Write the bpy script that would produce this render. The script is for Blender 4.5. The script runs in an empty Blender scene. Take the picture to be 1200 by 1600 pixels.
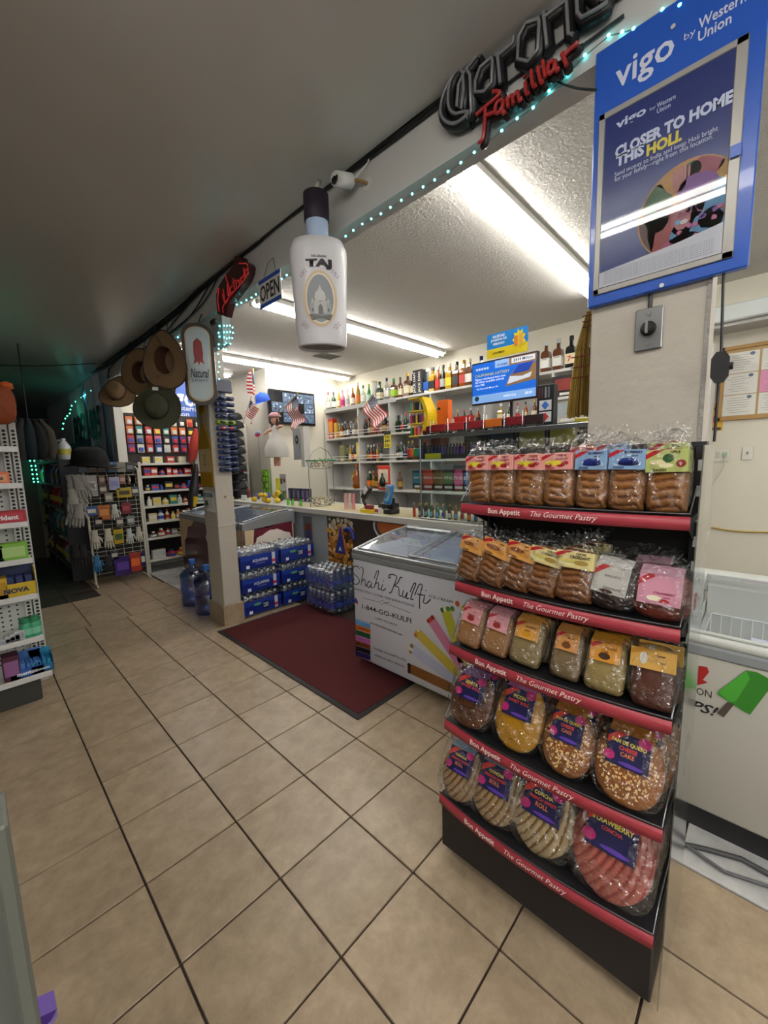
import bpy, bmesh, math, random
from mathutils import Vector, Matrix
sc = bpy.context.scene
COL = sc.collection
PI = math.pi
# ---------------------------------------------------------------- camera
CAM_R = Vector((0.691788, -0.721583, -0.027354)); CAM_U = Vector((0.109131, 0.067029, 0.991765)); CAM_F = Vector((0.713807, 0.689076, -0.125117))
CAM_C = Vector((0.0, 0.0, 1.48085)); FPX = 625.234
cd = bpy.data.cameras.new('camera'); cam = bpy.data.objects.new('camera', cd); COL.objects.link(cam)
cd.sensor_fit = 'HORIZONTAL'; cd.sensor_width = 36.0; cd.lens = 36.0 * FPX / 1200.0
cd.clip_start = 0.02; cd.clip_end = 60
_m = Matrix((CAM_R, CAM_U, -CAM_F)).transposed().to_4x4(); _m.translation = CAM_C
cam.matrix_world = _m
sc.camera = cam
# ---------------------------------------------------------------- world, exposure
w = bpy.data.worlds.new('world'); sc.world = w; w.use_nodes = True
w.node_tree.nodes['Background'].inputs[0].default_value = (0.95, 0.97, 1.0, 1)
w.node_tree.nodes['Background'].inputs[1].default_value = 1.0
sc.view_settings.view_transform = 'Standard'; sc.view_settings.look = 'None'
sc.view_settings.gamma = 1.0; sc.view_settings.use_curve_mapping = False
sc.view_settings.exposure = 0.0
try:
    sc.cycles.max_bounces = 7; sc.cycles.diffuse_bounces = 4; sc.cycles.glossy_bounces = 3
    sc.cycles.transmission_bounces = 4; sc.cycles.transparent_max_bounces = 24
    sc.cycles.sample_clamp_indirect = 6.0; sc.cycles.caustics_reflective = False; sc.cycles.caustics_refractive = False
except Exception:
    pass
TUBE = 34.0        # emission of the fluorescent tubes
TEAL = 12.0         # emission of the little LED bulbs

def U(px, py, axis, val):
    """the point of a real plane (axis = value, metres) that the photograph shows at a pixel of its 1200x1600 frame"""
    d = CAM_R * ((px - 600) / FPX) + CAM_U * (-(py - 800) / FPX) + CAM_F
    i = 'XYZ'.index(axis)
    return CAM_C + d * ((val - CAM_C[i]) / d[i])

# ---------------------------------------------------------------- colours and materials
def lin(c):
    return tuple((v / 12.92 if v <= 0.04045 else ((v + 0.055) / 1.055) ** 2.4) for v in c)
def hx(s):
    return tuple(int(s[i:i + 2], 16) / 255 for i in (0, 2, 4))
CN = {'white': 'e6e4de', 'cream': 'e3d6b4', 'grey': '8d8f90', 'dark grey': '3c3e41', 'black': '141416', 'red': 'b5231f',
      'dark red': '6b1620', 'orange': 'd9701f', 'yellow': 'e0bd1e', 'gold': 'b08a2c', 'amber': '8a4712', 'brown': '5c3620', 'tan': 'b58d5a',
      'green': '2c7d3c', 'dark green': '173c22', 'lime': '9cc72a', 'teal': '1f8f86', 'light blue': '7fb4d8', 'blue': '1d56ad',
      'navy': '141c50', 'purple': '4c2585', 'pink': 'dc86a0', 'magenta': 'b3236c', 'clear': 'cfd8d8', 'silver': 'b0b3b6', 'silver blue': '8ea6b8',
      'burgundy': '571826', 'mint': 'a9d8c8'}
_M = {}
def mat(col, rough=0.5, metal=0.0, emit=0.0, alpha=1.0, noise=0.0, scale=20.0, bump=0.0, bscale=60.0, spec=0.5, coat=0.0, col2=None, trans=0.0):
    if isinstance(col, str):
        c = hx(CN.get(col, col))
    else:
        c = col
    key = (c, rough, metal, emit, alpha, noise, scale, bump, bscale, spec, coat, col2, trans)
    if key in _M: return _M[key]
    m = bpy.data.materials.new('mat_%d' % len(_M)); m.use_nodes = True
    nt = m.node_tree; N = nt.nodes; L = nt.links
    b = N['Principled BSDF']
    lc = lin(c) + (1,)
    b.inputs['Base Color'].default_value = lc
    b.inputs['Roughness'].default_value = rough
    b.inputs['Metallic'].default_value = metal
    b.inputs['Specular IOR Level'].default_value = spec
    if coat: b.inputs['Coat Weight'].default_value = coat; b.inputs['Coat Roughness'].default_value = 0.05
    if emit:
        b.inputs['Emission Color'].default_value = lc; b.inputs['Emission Strength'].default_value = emit
    if alpha < 1: b.inputs['Alpha'].default_value = alpha
    if trans: b.inputs['Transmission Weight'].default_value = trans
    if noise or bump:
        tc = N.new('ShaderNodeTexCoord')
    if noise:
        nz = N.new('ShaderNodeTexNoise'); nz.inputs['Scale'].default_value = scale; nz.inputs['Detail'].default_value = 5
        nz.inputs['Roughness'].default_value = 0.65
        L.new(tc.outputs['Object'], nz.inputs['Vector'])
        mr = N.new('ShaderNodeMapRange'); mr.inputs[1].default_value = 1.0; mr.inputs[2].default_value = 0.7
        L.new(nz.outputs['Fac'], mr.inputs[0])
        mx = N.new('ShaderNodeMix'); mx.data_type = 'RGBA'
        c2 = lin(hx(CN.get(col2, col2))) if col2 else tuple(v * (1 - noise) for v in lc[:3])
        mx.inputs[6].default_value = lc
        mx.inputs[7].default_value = tuple(c2[:3]) + (1,)
        L.new(mr.outputs[0], mx.inputs[0])
        L.new(mx.outputs[2], b.inputs['Base Color'])
    if bump:
        nb = N.new('ShaderNodeTexNoise'); nb.inputs['Scale'].default_value = bscale; nb.inputs['Detail'].default_value = 4
        L.new(tc.outputs['Object'], nb.inputs['Vector'])
        bp = N.new('ShaderNodeBump'); bp.inputs['Strength'].default_value = bump; bp.inputs['Distance'].default_value = 0.01
        L.new(nb.outputs['Fac'], bp.inputs['Height']); L.new(bp.outputs['Normal'], b.inputs['Normal'])
    _M[key] = m
    return m
def film(tint=(1, 1, 1), gloss=0.12, bump=0.6, bscale=40, rough=0.08):
    """thin clear plastic: see-through with sharp creased highlights"""
    key = ('film', tint, gloss, bump, bscale, rough)
    if key in _M: return _M[key]
    m = bpy.data.materials.new('film_%d' % len(_M)); m.use_nodes = True
    nt = m.node_tree; N = nt.nodes; L = nt.links
    for n in list(N): N.remove(n)
    out = N.new('ShaderNodeOutputMaterial'); mx = N.new('ShaderNodeMixShader')
    tr = N.new('ShaderNodeBsdfTransparent'); tr.inputs[0].default_value = tint + (1,)
    gl = N.new('ShaderNodeBsdfGlossy'); gl.inputs['Roughness'].default_value = rough; gl.inputs[0].default_value = (1, 1, 1, 1)
    lw = N.new('ShaderNodeLayerWeight'); lw.inputs[0].default_value = 0.5
    pw = N.new('ShaderNodeMath'); pw.operation = 'POWER'; pw.inputs[1].default_value = 4.0
    ma = N.new('ShaderNodeMath'); ma.operation = 'MULTIPLY_ADD'; ma.use_clamp = True; ma.inputs[1].default_value = 0.85; ma.inputs[2].default_value = gloss
    L.new(lw.outputs['Facing'], pw.inputs[0]); L.new(pw.outputs[0], ma.inputs[0]); L.new(ma.outputs[0], mx.inputs[0])
    L.new(tr.outputs[0], mx.inputs[1]); L.new(gl.outputs[0], mx.inputs[2]); L.new(mx.outputs[0], out.inputs[0])
    if bump:
        tc = N.new('ShaderNodeTexCoord'); nb = N.new('ShaderNodeTexNoise'); nb.inputs['Scale'].default_value = bscale; nb.inputs['Detail'].default_value = 2
        L.new(tc.outputs['Object'], nb.inputs['Vector'])
        bp = N.new('ShaderNodeBump'); bp.inputs['Strength'].default_value = bump; bp.inputs['Distance'].default_value = 0.02
        L.new(nb.outputs['Fac'], bp.inputs['Height']); L.new(bp.outputs['Normal'], gl.inputs['Normal']); L.new(bp.outputs['Normal'], lw.inputs['Normal'])
    _M[key] = m
    return m
def glass(tint=(0.93, 0.97, 0.97), gloss=0.05):
    return film(tint, gloss, 0, 1, 0.03)

# ---------------------------------------------------------------- mesh builder
class B:
    def __init__(s):
        s.v = []; s.f = []; s.mi = []; s.mats = []; s.sm = []
    def mid(s, m):
        if m not in s.mats: s.mats.append(m)
        return s.mats.index(m)
    def add(s, vs, fs, m, smooth=False):
        o = len(s.v); k = s.mid(m)
        s.v += [tuple(v) for v in vs]
        for f in fs:
            s.f.append([i + o for i in f]); s.mi.append(k); s.sm.append(smooth)
        return s
    def box(s, x0, y0, z0, x1, y1, z1, m, skip=''):
        vs = [(x, y, z) for x in (x0, x1) for y in (y0, y1) for z in (z0, z1)]
        fs = [(0, 1, 3, 2), (4, 6, 7, 5), (0, 4, 5, 1), (2, 3, 7, 6), (0, 2, 6, 4), (1, 5, 7, 3)]
        names = 'xXyYzZ'
        return s.add(vs, [f for f, n in zip(fs, names) if n not in skip], m)
    def cbox(s, x0, y0, z0, x1, y1, z1, m, r=0.01, seg=1):
        """box with bevelled edges"""
        bm = bmesh.new(); bmesh.ops.create_cube(bm, size=1)
        for v in bm.verts:
            v.co = Vector(((x0 + x1) / 2 + v.co.x * (x1 - x0), (y0 + y1) / 2 + v.co.y * (y1 - y0), (z0 + z1) / 2 + v.co.z * (z1 - z0)))
        r = min(r, abs(x1 - x0) * .45, abs(y1 - y0) * .45, abs(z1 - z0) * .45)
        bmesh.ops.bevel(bm, geom=list(bm.edges), offset=r, segments=seg, profile=0.5, affect='EDGES')
        bm.verts.index_update()
        s.add([v.co for v in bm.verts], [[v.index for v in f.verts] for f in bm.faces], m, seg > 1)
        bm.free(); return s
    def lathe(s, prof, m, c=(0, 0, 0), n=12, sx=1, sy=1, smooth=True, caps=True):
        """prof: (radius, z) from bottom to top"""
        vs = []; fs = []
        for r, z in prof:
            for i in range(n):
                a = 2 * PI * i / n
                vs.append((c[0] + r * math.cos(a) * sx, c[1] + r * math.sin(a) * sy, c[2] + z))
        for j in range(len(prof) - 1):
            for i in range(n):
                k = (i + 1) % n
                fs.append((j * n + i, j * n + k, (j + 1) * n + k, (j + 1) * n + i))
        s.add(vs, fs, m, smooth)
        if caps:
            if prof[0][0] > 1e-5: s.add(vs[:n], [list(range(n))[::-1]], m)
            if prof[-1][0] > 1e-5: s.add(vs[-n:], [list(range(n))], m)
        return s
    def tube(s, pts, r, m, n=6, closed=False, smooth=True):
        pts = [Vector(p) for p in pts]; P = len(pts); vs = []; fs = []
        up = None
        for i, p in enumerate(pts):
            if closed: d = pts[(i + 1) % P] - pts[i - 1]
            else: d = pts[min(i + 1, P - 1)] - pts[max(i - 1, 0)]
            if d.length < 1e-9: d = Vector((0, 0, 1))
            d.normalize()
            if up is None:
                up = Vector((0, 0, 1)) if abs(d.z) < 0.9 else Vector((1, 0, 0))
            a = d.cross(up)
            if a.length < 1e-4: a = d.cross(Vector((0.3, 0.9, 0.1)))
            a.normalize(); b = a.cross(d).normalized(); up = b
            rr = r[i] if isinstance(r, (list, tuple)) else r
            for k in range(n):
                t = 2 * PI * k / n
                vs.append(p + (a * math.cos(t) + b * math.sin(t)) * rr)
        for j in range(P if closed else P - 1):
            for k in range(n):
                q = (k + 1) % n; jn = (j + 1) % P
                fs.append((j * n + k, j * n + q, jn * n + q, jn * n + k))
        s.add(vs, fs, m, smooth)
        if not closed: s.add(vs[:n], [list(range(n))[::-1]], m); s.add(vs[-n:], [list(range(n))], m)
        return s
    def prism(s, poly, d0, d1, m, fr=None):
        """poly in local (x, z), extruded along local y from d0 (front) to d1 (back)"""
        n = len(poly)
        vs = [(x, d0, z) for x, z in poly] + [(x, d1, z) for x, z in poly]
        area = sum(poly[i][0] * poly[(i + 1) % n][1] - poly[(i + 1) % n][0] * poly[i][1] for i in range(n))
        r = list(range(n))
        if area < 0: r = r[::-1]
        fs = [r, [i + n for i in r[::-1]]]
        for k in range(n):
            i, j = r[k], r[(k + 1) % n]
            fs.append((j, i, i + n, j + n))
        return s.add(vs, fs, m)
    def grid(s, fn, nu, nv, m, smooth=True, cu=False, pick=None):
        vs = [fn(i / nu, j / nv) for j in range(nv + 1) for i in range(nu + (0 if cu else 1))]
        W = nu if cu else nu + 1
        a = []; b = []
        for j in range(nv):
            for i in range(nu):
                k = (i + 1) % W if cu else i + 1
                f = (j * W + i, j * W + k, (j + 1) * W + k, (j + 1) * W + i)
                (b if pick and pick((i + .5) / nu, (j + .5) / nv) else a).append(f)
        o = len(s.v)
        s.add(vs, a, m if not isinstance(m, tuple) else m[0], smooth)
        if b:
            k = s.mid(m[1])
            for f in b: s.f.append([i + o for i in f]); s.mi.append(k); s.sm.append(smooth)
        return s
    def mesh(s, name):
        me = bpy.data.meshes.new(name); me.from_pydata(s.v, [], s.f)
        for m in s.mats: me.materials.append(m)
        me.polygons.foreach_set('material_index', s.mi); me.polygons.foreach_set('use_smooth', s.sm)
        me.update(); return me
    def obj(s, name, parent=None, loc=None, rz=0, **kw):
        return link(name, s.mesh(name), parent, loc, rz, **kw)
def link(name, me, parent=None, loc=None, rz=0, label=None, cat=None, group=None, kind=None, mw=None):
    o = bpy.data.objects.new(name, me); COL.objects.link(o)
    if parent: o.parent = parent
    if mw is not None: o.matrix_basis = mw
    else:
        if loc is not None: o.location = loc
        if rz: o.rotation_euler = (0, 0, rz)
    if label: o['label'] = label
    if cat: o['category'] = cat
    if group: o['group'] = group
    if kind: o['kind'] = kind
    return o
def thing(name, label, cat, loc=(0, 0, 0), rz=0, group=None):
    return link(name, None, None, loc, rz, label, cat, group)
def dup(o, parent=None):
    c = o.copy(); COL.objects.link(c); c.parent = parent
    for ch in list(o.children): dup(ch, c)
    return c
FX = -PI / 2      # rotation of a thing that faces -X (its local front is -Y)
ORD = ['first', 'second', 'third', 'fourth', 'fifth', 'sixth', 'seventh', 'eighth', 'ninth', 'tenth', 'eleventh', 'twelfth', 'thirteenth',
       'fourteenth', 'fifteenth', 'sixteenth', 'seventeenth', 'eighteenth', 'nineteenth', 'twentieth', 'twenty-first', 'twenty-second', 'twenty-third',
       'twenty-fourth', 'twenty-fifth', 'twenty-sixth', 'twenty-seventh', 'twenty-eighth', 'twenty-ninth', 'thirtieth']
def nth(i): return ORD[i] if i < len(ORD) else 'number %d' % (i + 1)
# ---------------------------------------------------------------- lettering
_T = {}
def tmesh(txt, m, bold=0.0, ext=0.0, shear=0.0, wx=1.0, tubes=0.0, space=1.0, res=2):
    key = (txt, m, bold, ext, shear, wx, tubes, space)
    if key in _T: return _T[key]
    cu = bpy.data.curves.new('text', 'FONT'); cu.body = txt; cu.size = 1; cu.resolution_u = res
    cu.offset = bold; cu.extrude = ext; cu.shear = shear; cu.align_x = 'CENTER'; cu.align_y = 'CENTER'; cu.space_character = space
    if tubes: cu.fill_mode = 'NONE'; cu.bevel_depth = tubes; cu.bevel_resolution = 1
    o = bpy.data.objects.new('t', cu); COL.objects.link(o)
    dg = bpy.context.evaluated_depsgraph_get(); dg.update()
    me = bpy.data.meshes.new_from_object(o.evaluated_get(dg))
    bpy.data.objects.remove(o); bpy.data.curves.remove(cu)
    me.materials.clear(); me.materials.append(m)
    for v in me.vertices: v.co.x *= wx
    xs = [v.co.x for v in me.vertices] or [0, 1]; ys = [v.co.y for v in me.vertices] or [0, 1]
    cx = (min(xs) + max(xs)) / 2; cy = (min(ys) + max(ys)) / 2
    for v in me.vertices: v.co.x -= cx; v.co.y -= cy
    me['w'] = max(xs) - min(xs); me['h'] = max(ys) - min(ys)
    _T[key] = me
    return me
RX90 = Matrix.Rotation(PI / 2, 4, 'X')
def text(txt, m, parent, x, z, y, width=None, size=None, name='lettering', rot=0.0, label=None, tilt=None, height=None, **kw):
    """lettering on a local front (-Y) plane: centre x, z; y = depth of the plane"""
    me = tmesh(txt, m, **kw)
    sx = (width / me['w']) if width else size
    sy = (height / me['h']) if height else (size if size else sx)
    mw = Matrix.Translation((x, y, z)) @ (tilt if tilt is not None else Matrix.Identity(4)) @ RX90 @ Matrix.Rotation(rot, 4, 'Z') @ Matrix.Diagonal((sx, sy, max(sx, sy), 1))
    o = link(name, me, parent, mw=mw)
    if label: o['label'] = label
    return o
# ================================================================ STRUCTURE
H0 = 2.93
rnd = random.Random(5)
GROUT = mat('3d3129', 0.9)
fl = B().box(-4, -3.2, -0.06, 4.8, 12.4, -0.008, GROUT).obj('floor', kind='structure')
TILE = [mat('beab92', 0.3, noise=.0, col2='a58c70', scale=7, bump=.12, bscale=45), ]
def tile_mat(c1, c2, rough, scale=5.0, vary=0.06):
    """ceramic tile: mottled colour, slightly different on each tile"""
    m = bpy.data.materials.new('tile'); m.use_nodes = True
    nt = m.node_tree; N = nt.nodes; L = nt.links; b = N['Principled BSDF']; b.inputs['Roughness'].default_value = rough
    oi = N.new('ShaderNodeObjectInfo'); tc = N.new('ShaderNodeTexCoord')
    ad = N.new('ShaderNodeVectorMath'); ad.operation = 'MULTIPLY_ADD'; ad.inputs[1].default_value = (60, 43, 31)
    L.new(oi.outputs['Random'], ad.inputs[0]); L.new(tc.outputs['Object'], ad.inputs[2])
    nz = N.new('ShaderNodeTexNoise'); nz.inputs['Scale'].default_value = scale; nz.inputs['Detail'].default_value = 7; nz.inputs['Roughness'].default_value = .7
    nz.inputs['Distortion'].default_value = 0.25
    L.new(ad.outputs[0], nz.inputs['Vector'])
    mr = N.new('ShaderNodeMapRange'); mr.inputs[1].default_value = .33; mr.inputs[2].default_value = .68; L.new(nz.outputs['Fac'], mr.inputs[0])
    mx = N.new('ShaderNodeMix'); mx.data_type = 'RGBA'; mx.inputs[6].default_value = lin(hx(c1)) + (1,); mx.inputs[7].default_value = lin(hx(c2)) + (1,)
    L.new(mr.outputs[0], mx.inputs[0])
    hs = N.new('ShaderNodeHueSaturation'); L.new(mx.outputs[2], hs.inputs['Color'])
    m2 = N.new('ShaderNodeMapRange'); m2.inputs[3].default_value = 1 - vary; m2.inputs[4].default_value = 1 + vary; L.new(oi.outputs['Random'], m2.inputs[0])
    L.new(m2.outputs[0], hs.inputs['Value']); L.new(hs.outputs[0], b.inputs['Base Color'])
    bp = N.new('ShaderNodeBump'); bp.inputs['Strength'].default_value = .12; bp.inputs['Distance'].default_value = .01
    L.new(nz.outputs['Fac'], bp.inputs['Height']); L.new(bp.outputs['Normal'], b.inputs['Normal'])
    return m
BEIGE = tile_mat('ad9a81', '8f7d66', .32, 11); SLATE = tile_mat('4a4038', '2b2521', .4, 4); MARBLE = tile_mat('d5d5d2', 'a9a9a8', .25, 3)
_tc = {}
def tile(x0, y0, x1, y1, m):
    g = .0035; w_, d_ = round(x1 - x0 - 2 * g, 3), round(y1 - y0 - 2 * g, 3)
    if w_ < .02 or d_ < .02: return
    k = (w_, d_, m)
    if k not in _tc: _tc[k] = B().cbox(-w_ / 2, -d_ / 2, -.01, w_ / 2, d_ / 2, 0, m, .0015).mesh('floor_tile')
    link('floor_tile', _tc[k], fl, ((x0 + x1) / 2, (y0 + y1) / 2, 0))
T = 0.34
XL = [(a - .155) * T for a in range(-1, 8)]; YL = [(9.462 - b) * T for b in range(11, -15, -1)]
XL = [x for x in XL]
for j in range(len(YL) - 1):
    y0, y1 = YL[j], YL[j + 1]; ym = (y0 + y1) / 2
    sh = .047 if 4.57 < ym < 5.58 else (-.02 if ym > 5.6 else 0)
    for i in range(len(XL) - 1):
        x0, x1 = XL[i] + sh, XL[i + 1] + sh; xm = (x0 + x1) / 2
        if ym > 5.6 and xm < .97: continue
        if x0 > 1.6 and (ym < .1 or ym > 4.57): continue
        if ym > 7.3: continue
        if sh and x1 > 1.647: x1 = 1.645
        if xm > 2.6: continue
        if x1 - x0 > .02: tile(x0, y0, x1, y1, BEIGE)
for i in range(-1, 4):                      # dark slate tiles of the back aisle
    for j in range(0, 14):
        x0 = -.36 + i * .335; y0 = 5.6 + j * .42
        tile(x0, y0, min(x0 + .335, .965), y0 + .42, SLATE)
for i in range(0, 5):                       # white tiles behind the counter
    for j in range(0, 5):
        tile(1.65 + i * .42, 4.59 + j * .42, 1.65 + (i + 1) * .42, 4.59 + (j + 1) * .42, MARBLE)
        if i < 3: tile(1.65 + i * .45, .145 - (j + 1) * .45, 1.65 + (i + 1) * .45, .145 - j * .45, MARBLE)
# ceilings
CEIL = mat('e6e2dc', .3, noise=1, col2='d0ccc6', scale=1.3, bump=.12, bscale=6)
CEILW = mat('dad8d2', .8, noise=1, col2='cfccc5', scale=2, bump=.9, bscale=55)
B().box(-4, -3.2, H0, 1.55, 12.4, H0 + .06, CEIL).obj('ceiling', kind='structure')
B().box(1.55, -3.2, H0, 4.8, 12.4, H0 + .06, CEILW).obj('ceiling', kind='structure')
WALL = mat('e3dfd2', .7, noise=1, col2='dad5c4', scale=2.5, bump=.15, bscale=12)
WHITE = mat('d4d3d0', .6, noise=1, col2='bdbbb7', scale=4, bump=.3, bscale=10)
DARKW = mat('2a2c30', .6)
B().box(4.72, -3.2, 0, 4.8, 5.6, H0, WALL).obj('wall_right', kind='structure')
B().box(3.38, 5.6, 0, 4.8, 5.68, H0, WALL).obj('wall_corner', kind='structure')
B().box(3.3, 5.6, 0, 3.38, 6.75, H0, WALL).obj('wall_return', kind='structure')
B().box(1.60, 6.7, 0, 3.3, 6.78, H0, WALL).obj('wall_far', kind='structure')
B().box(1.50, 6.7, 0, 1.60, 12.4, H0, mat('c9d4da', .6)).obj('wall_aisle', kind='structure')
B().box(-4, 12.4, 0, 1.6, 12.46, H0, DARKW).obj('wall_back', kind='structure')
B().box(-4.06, -3.2, 0, -4, 12.4, H0, mat('b8b6b0', .8)).obj('wall_left', kind='structure')
wf_ = B(); WFm = mat('c8c5bd', .8)
for a in ((-4, 0, -3.6, H0), (-3.6, 0, 1.3, .5), (-3.6, 2.7, 1.3, H0), (1.3, 0, 4.8, H0)): wf_.box(a[0], -3.26, a[1], a[2], -3.2, a[3], WFm)
wf_.obj('wall_front', kind='structure')
wn = B()
for x in (-3.6, -2.4, -1.2, 0, 1.25): wn.box(x, -3.25, .5, x + .05, -3.21, 2.7, mat('5c5e60', .4))
wn = wn.obj('added_window_1', kind='structure'); B().box(-3.6, -3.232, .5, 1.3, -3.228, 2.7, glass()).obj('pane', wn)  # opening added behind the camera to let world daylight onto the ceiling
# header beam along the whole counter opening
bm_ = B().box(1.50, -3.2, 2.69, 1.60, 6.70, H0, WHITE)
bm_.box(1.535, 3.2, 2.45, 1.60, 3.56, 2.69, WHITE)
bm_.obj('trim_1', kind='structure')
# posts
PW = mat('cfcac0', .6, noise=1, col2='b8b1a5', scale=9, bump=.5, bscale=18)
lp = B().cbox(1.535, 3.575, .19, 1.70, 3.855, 2.69, PW, .006).cbox(1.532, 3.572, .93, 1.703, 3.858, .945, PW, .002).obj('post', kind='structure')
lp['label'] = 'white painted square post with a tiled foot beside the water cases'
for a in ((1.515, 3.555, 1.525, 3.875), (1.70, 3.555, 1.715, 3.875)):
    B().cbox(a[0], a[1], 0, a[2], a[3], .188, BEIGE, .002).obj('base_tile', lp)
B().cbox(1.525, 3.555, 0, 1.70, 3.57, .188, BEIGE, .002).obj('base_tile', lp)
B().cbox(1.525, 3.86, 0, 1.70, 3.875, .188, BEIGE, .002).obj('base_tile', lp)
B().box(1.525, 3.57, 0, 1.70, 3.86, .19, PW).obj('core', lp)
B().lathe([(.012, 0), (.012, .002)], mat('8d6a45', .8), n=8).obj('chip', lp, (1.62, 3.5745, 1.2)).rotation_euler = (PI / 2, 0, 0)
rp = B().cbox(1.52, .155, 0, 1.66, .47, 2.69, PW, .004).obj('post', kind='structure')
rp['label'] = 'white painted post at the right carrying the blue poster and switch'
B().box(1.517, .152, .3, 1.521, .163, 2.69, mat('9b9893', .6, bump=.8, bscale=80)).obj('corner_bead', rp)
# soffit shelf on the right wall
B().cbox(4.45, -3.2, 2.50, 4.72, 1.0, 2.53, WHITE, .005).cbox(4.40, -3.2, 2.53, 4.72, 1.0, 2.66, mat('c9cfcd', .4), .01).obj('trim_2', kind='structure')
# dark door frame at the far end of the aisle
df = B().box(.25, 8.9, 0, .31, 8.96, 2.0, mat('8a8378', .6)).box(.82, 8.9, 0, .88, 8.96, 2.0, mat('8a8378', .6)).box(.25, 8.9, 2.0, .88, 8.96, 2.06, mat('8a8378', .6)).obj('door_1', kind='structure')
B().cbox(.31, 8.92, 0, .82, 8.95, 2.0, mat('4d4238', .5), .004).obj('door_panel', df)
# ================================================================ FLUORESCENT FIXTURES
def fixture(name, label, x, y, L, along, z=H0, n=2, grp='ceiling strip lights', e=1.0, drop=0):
    t = thing(name, label, 'light', (x, y, z), 0 if along == 'x' else PI / 2, grp)
    hw = .075 if n == 2 else .04
    bd = B().cbox(0, -hw, -.045, L, hw, 0, mat('e4e3de', .5), .008)
    bd.cbox(0, -hw - .012, -.055, .03, hw + .012, -.0, mat('dddcd6', .5), .004); bd.cbox(L - .03, -hw - .012, -.055, L, hw + .012, -.0, mat('dddcd6', .5), .004)
    bd.obj('housing', t)
    for s in ((-.048, .048) if n == 2 else (0,)):
        B().tube([(.03, s, -.062), (L - .03, s, -.062)], .0165, mat((1, .985, .96), .4, emit=TUBE * e), 8).obj('tube', t)
    if drop:
        for xx in (.3, L - .3): B().tube([(xx, 0, 0), (xx, 0, drop)], .004, mat('7c7c7c', .5), 5).obj('chain', t)
    for s in ((-.048, .048) if n == 2 else (0,)):
        for xx in (.03, L - .03):
            B().cbox(xx - .012, s - .02, -.085, xx + .012, s + .02, -.045, mat('d2d1cc', .5), .004).obj('lamp_holder', t)
    return t
fixture('strip_light', 'twin tube strip light nearest to the counter end by the blue poster', 1.70, 1.20, 2.35, 'x')
fixture('strip_light', 'strip light over the middle of the counter, behind the hanging bottle', 1.85, 3.29, 2.75, 'x')
fixture('strip_light', 'strip light over the far end of the counter, above the flags', 1.75, 5.25, 2.9, 'x')
fixture('strip_light', 'strip light behind the hats at the pharmacy shelves', 1.75, 6.2, 1.3, 'x', e=.5)
fixture('strip_light', 'twin tube strip light over the aisle in front, mirrored in the poster', .04, -1.0, 2.44, 'y', e=.72)
fixture('strip_light', 'added hung strip light behind the viewer that brightens the aisle ceiling', -1.3, -2.9, 2.44, 'y', z=2.3, drop=H0 - 2.3, e=2.8)  # unseen lamp added to brighten the left ceiling
fixture('strip_light', 'added hung strip light behind the viewer, nearer to the counter', .9, -3.0, 2.0, 'y', z=2.3, drop=H0 - 2.3, e=2.8)  # second added lamp out of view, also for the ceiling
fixture('strip_light', 'added strip light over the right end of the counter, beyond the blue poster', 1.8, -.95, 2.5, 'x')  # added lamp, brightens the back wall right of the rack
# ceiling vent
v = thing('ceiling_vent', 'white square ceiling vent beyond the hanging bottle', 'vent', (3.56, 4.43, H0))
B().cbox(-.17, -.13, -.012, .17, .13, 0, mat('bdbab2', .5), .004).obj('frame', v)
for i in range(8): B().box(-.15, -.11 + i * .03, -.02, .15, -.11 + i * .03 + .012, -.012, mat('6d6b66', .6)).obj('slat', v)
# ================================================================ PASTRY RACK
BLK = mat('17171a', .45); BLKM = mat('0f0f11', .6)
def sp(c, e): return math.copysign(abs(c) ** e, c)
def cushion(b, m, w, h, d, e=.6, groove=None, nu=40, nv=24, depth=.006, dark=None, z0=0.0, disp=None):
    """a baked or packed body: rounded cushion standing on z0 with its face to -Y"""
    def P(u, v):
        ph = 2 * PI * u; th = PI * (v ** 1.0)
        x = w / 2 * sp(math.sin(th), e) * sp(math.cos(ph), e); z = h / 2 * sp(math.sin(th), e) * sp(math.sin(ph), e)
        y = -d / 2 * sp(math.cos(th), .8)
        if groove and v < .55: y += depth * groove(x, z)
        if disp: y += disp(x, z, u, v)
        return (x, y, z + h / 2 + z0)
    def pk(u, v):
        if not groove or v > .55: return False
        p = P(u, v); return groove(p[0], p[2] - h / 2 - z0) > .5
    b.grid(P, nu, nv, (m, dark) if dark else m, True, True, pk if dark else None)
    return b
def relief(b, m, w, h, d, gr, depth, dark, disc, n=44):
    """baked body whose front is a height field with grooves; a plain rounded back"""
    def P(u, v, front=True):
        a, c = 2 * u - 1, 2 * v - 1
        if disc: x, z = a * math.sqrt(1 - c * c / 2), c * math.sqrt(1 - a * a / 2); q = min(1, x * x + z * z)
        else: x, z = a * (1 - .05 * c * c), c * (1 - .10 * a * a); q = max(abs(a), abs(c)) ** 3.2
        y = -d / 2 * max(0, 1 - q) ** .45
        X_, Z_ = x * w / 2, z * h / 2
        if front:
            y += depth * gr(X_, Z_) * max(0, 1 - q) ** .3; return (X_, y, Z_ + h / 2)
        return (X_, -y, Z_ + h / 2)
    def pk(u, v):
        p = P(u, v); return gr(p[0], p[2] - h / 2) > .55
    b.grid(P, n, n, (m, dark), True, False, pk)
    o = len(b.f); b.grid(lambda u, v: P(1 - u, v, False), 12, 12, m, True)
    return b
def crinkle(seed):
    r = random.Random(seed); ks = [(r.uniform(60, 190), r.uniform(-190, 190), r.uniform(0, 6)) for _ in range(6)]
    return lambda x, z: sum(abs(math.sin(a * x + c * z + p)) for a, c, p in ks) / 6 - .6
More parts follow.
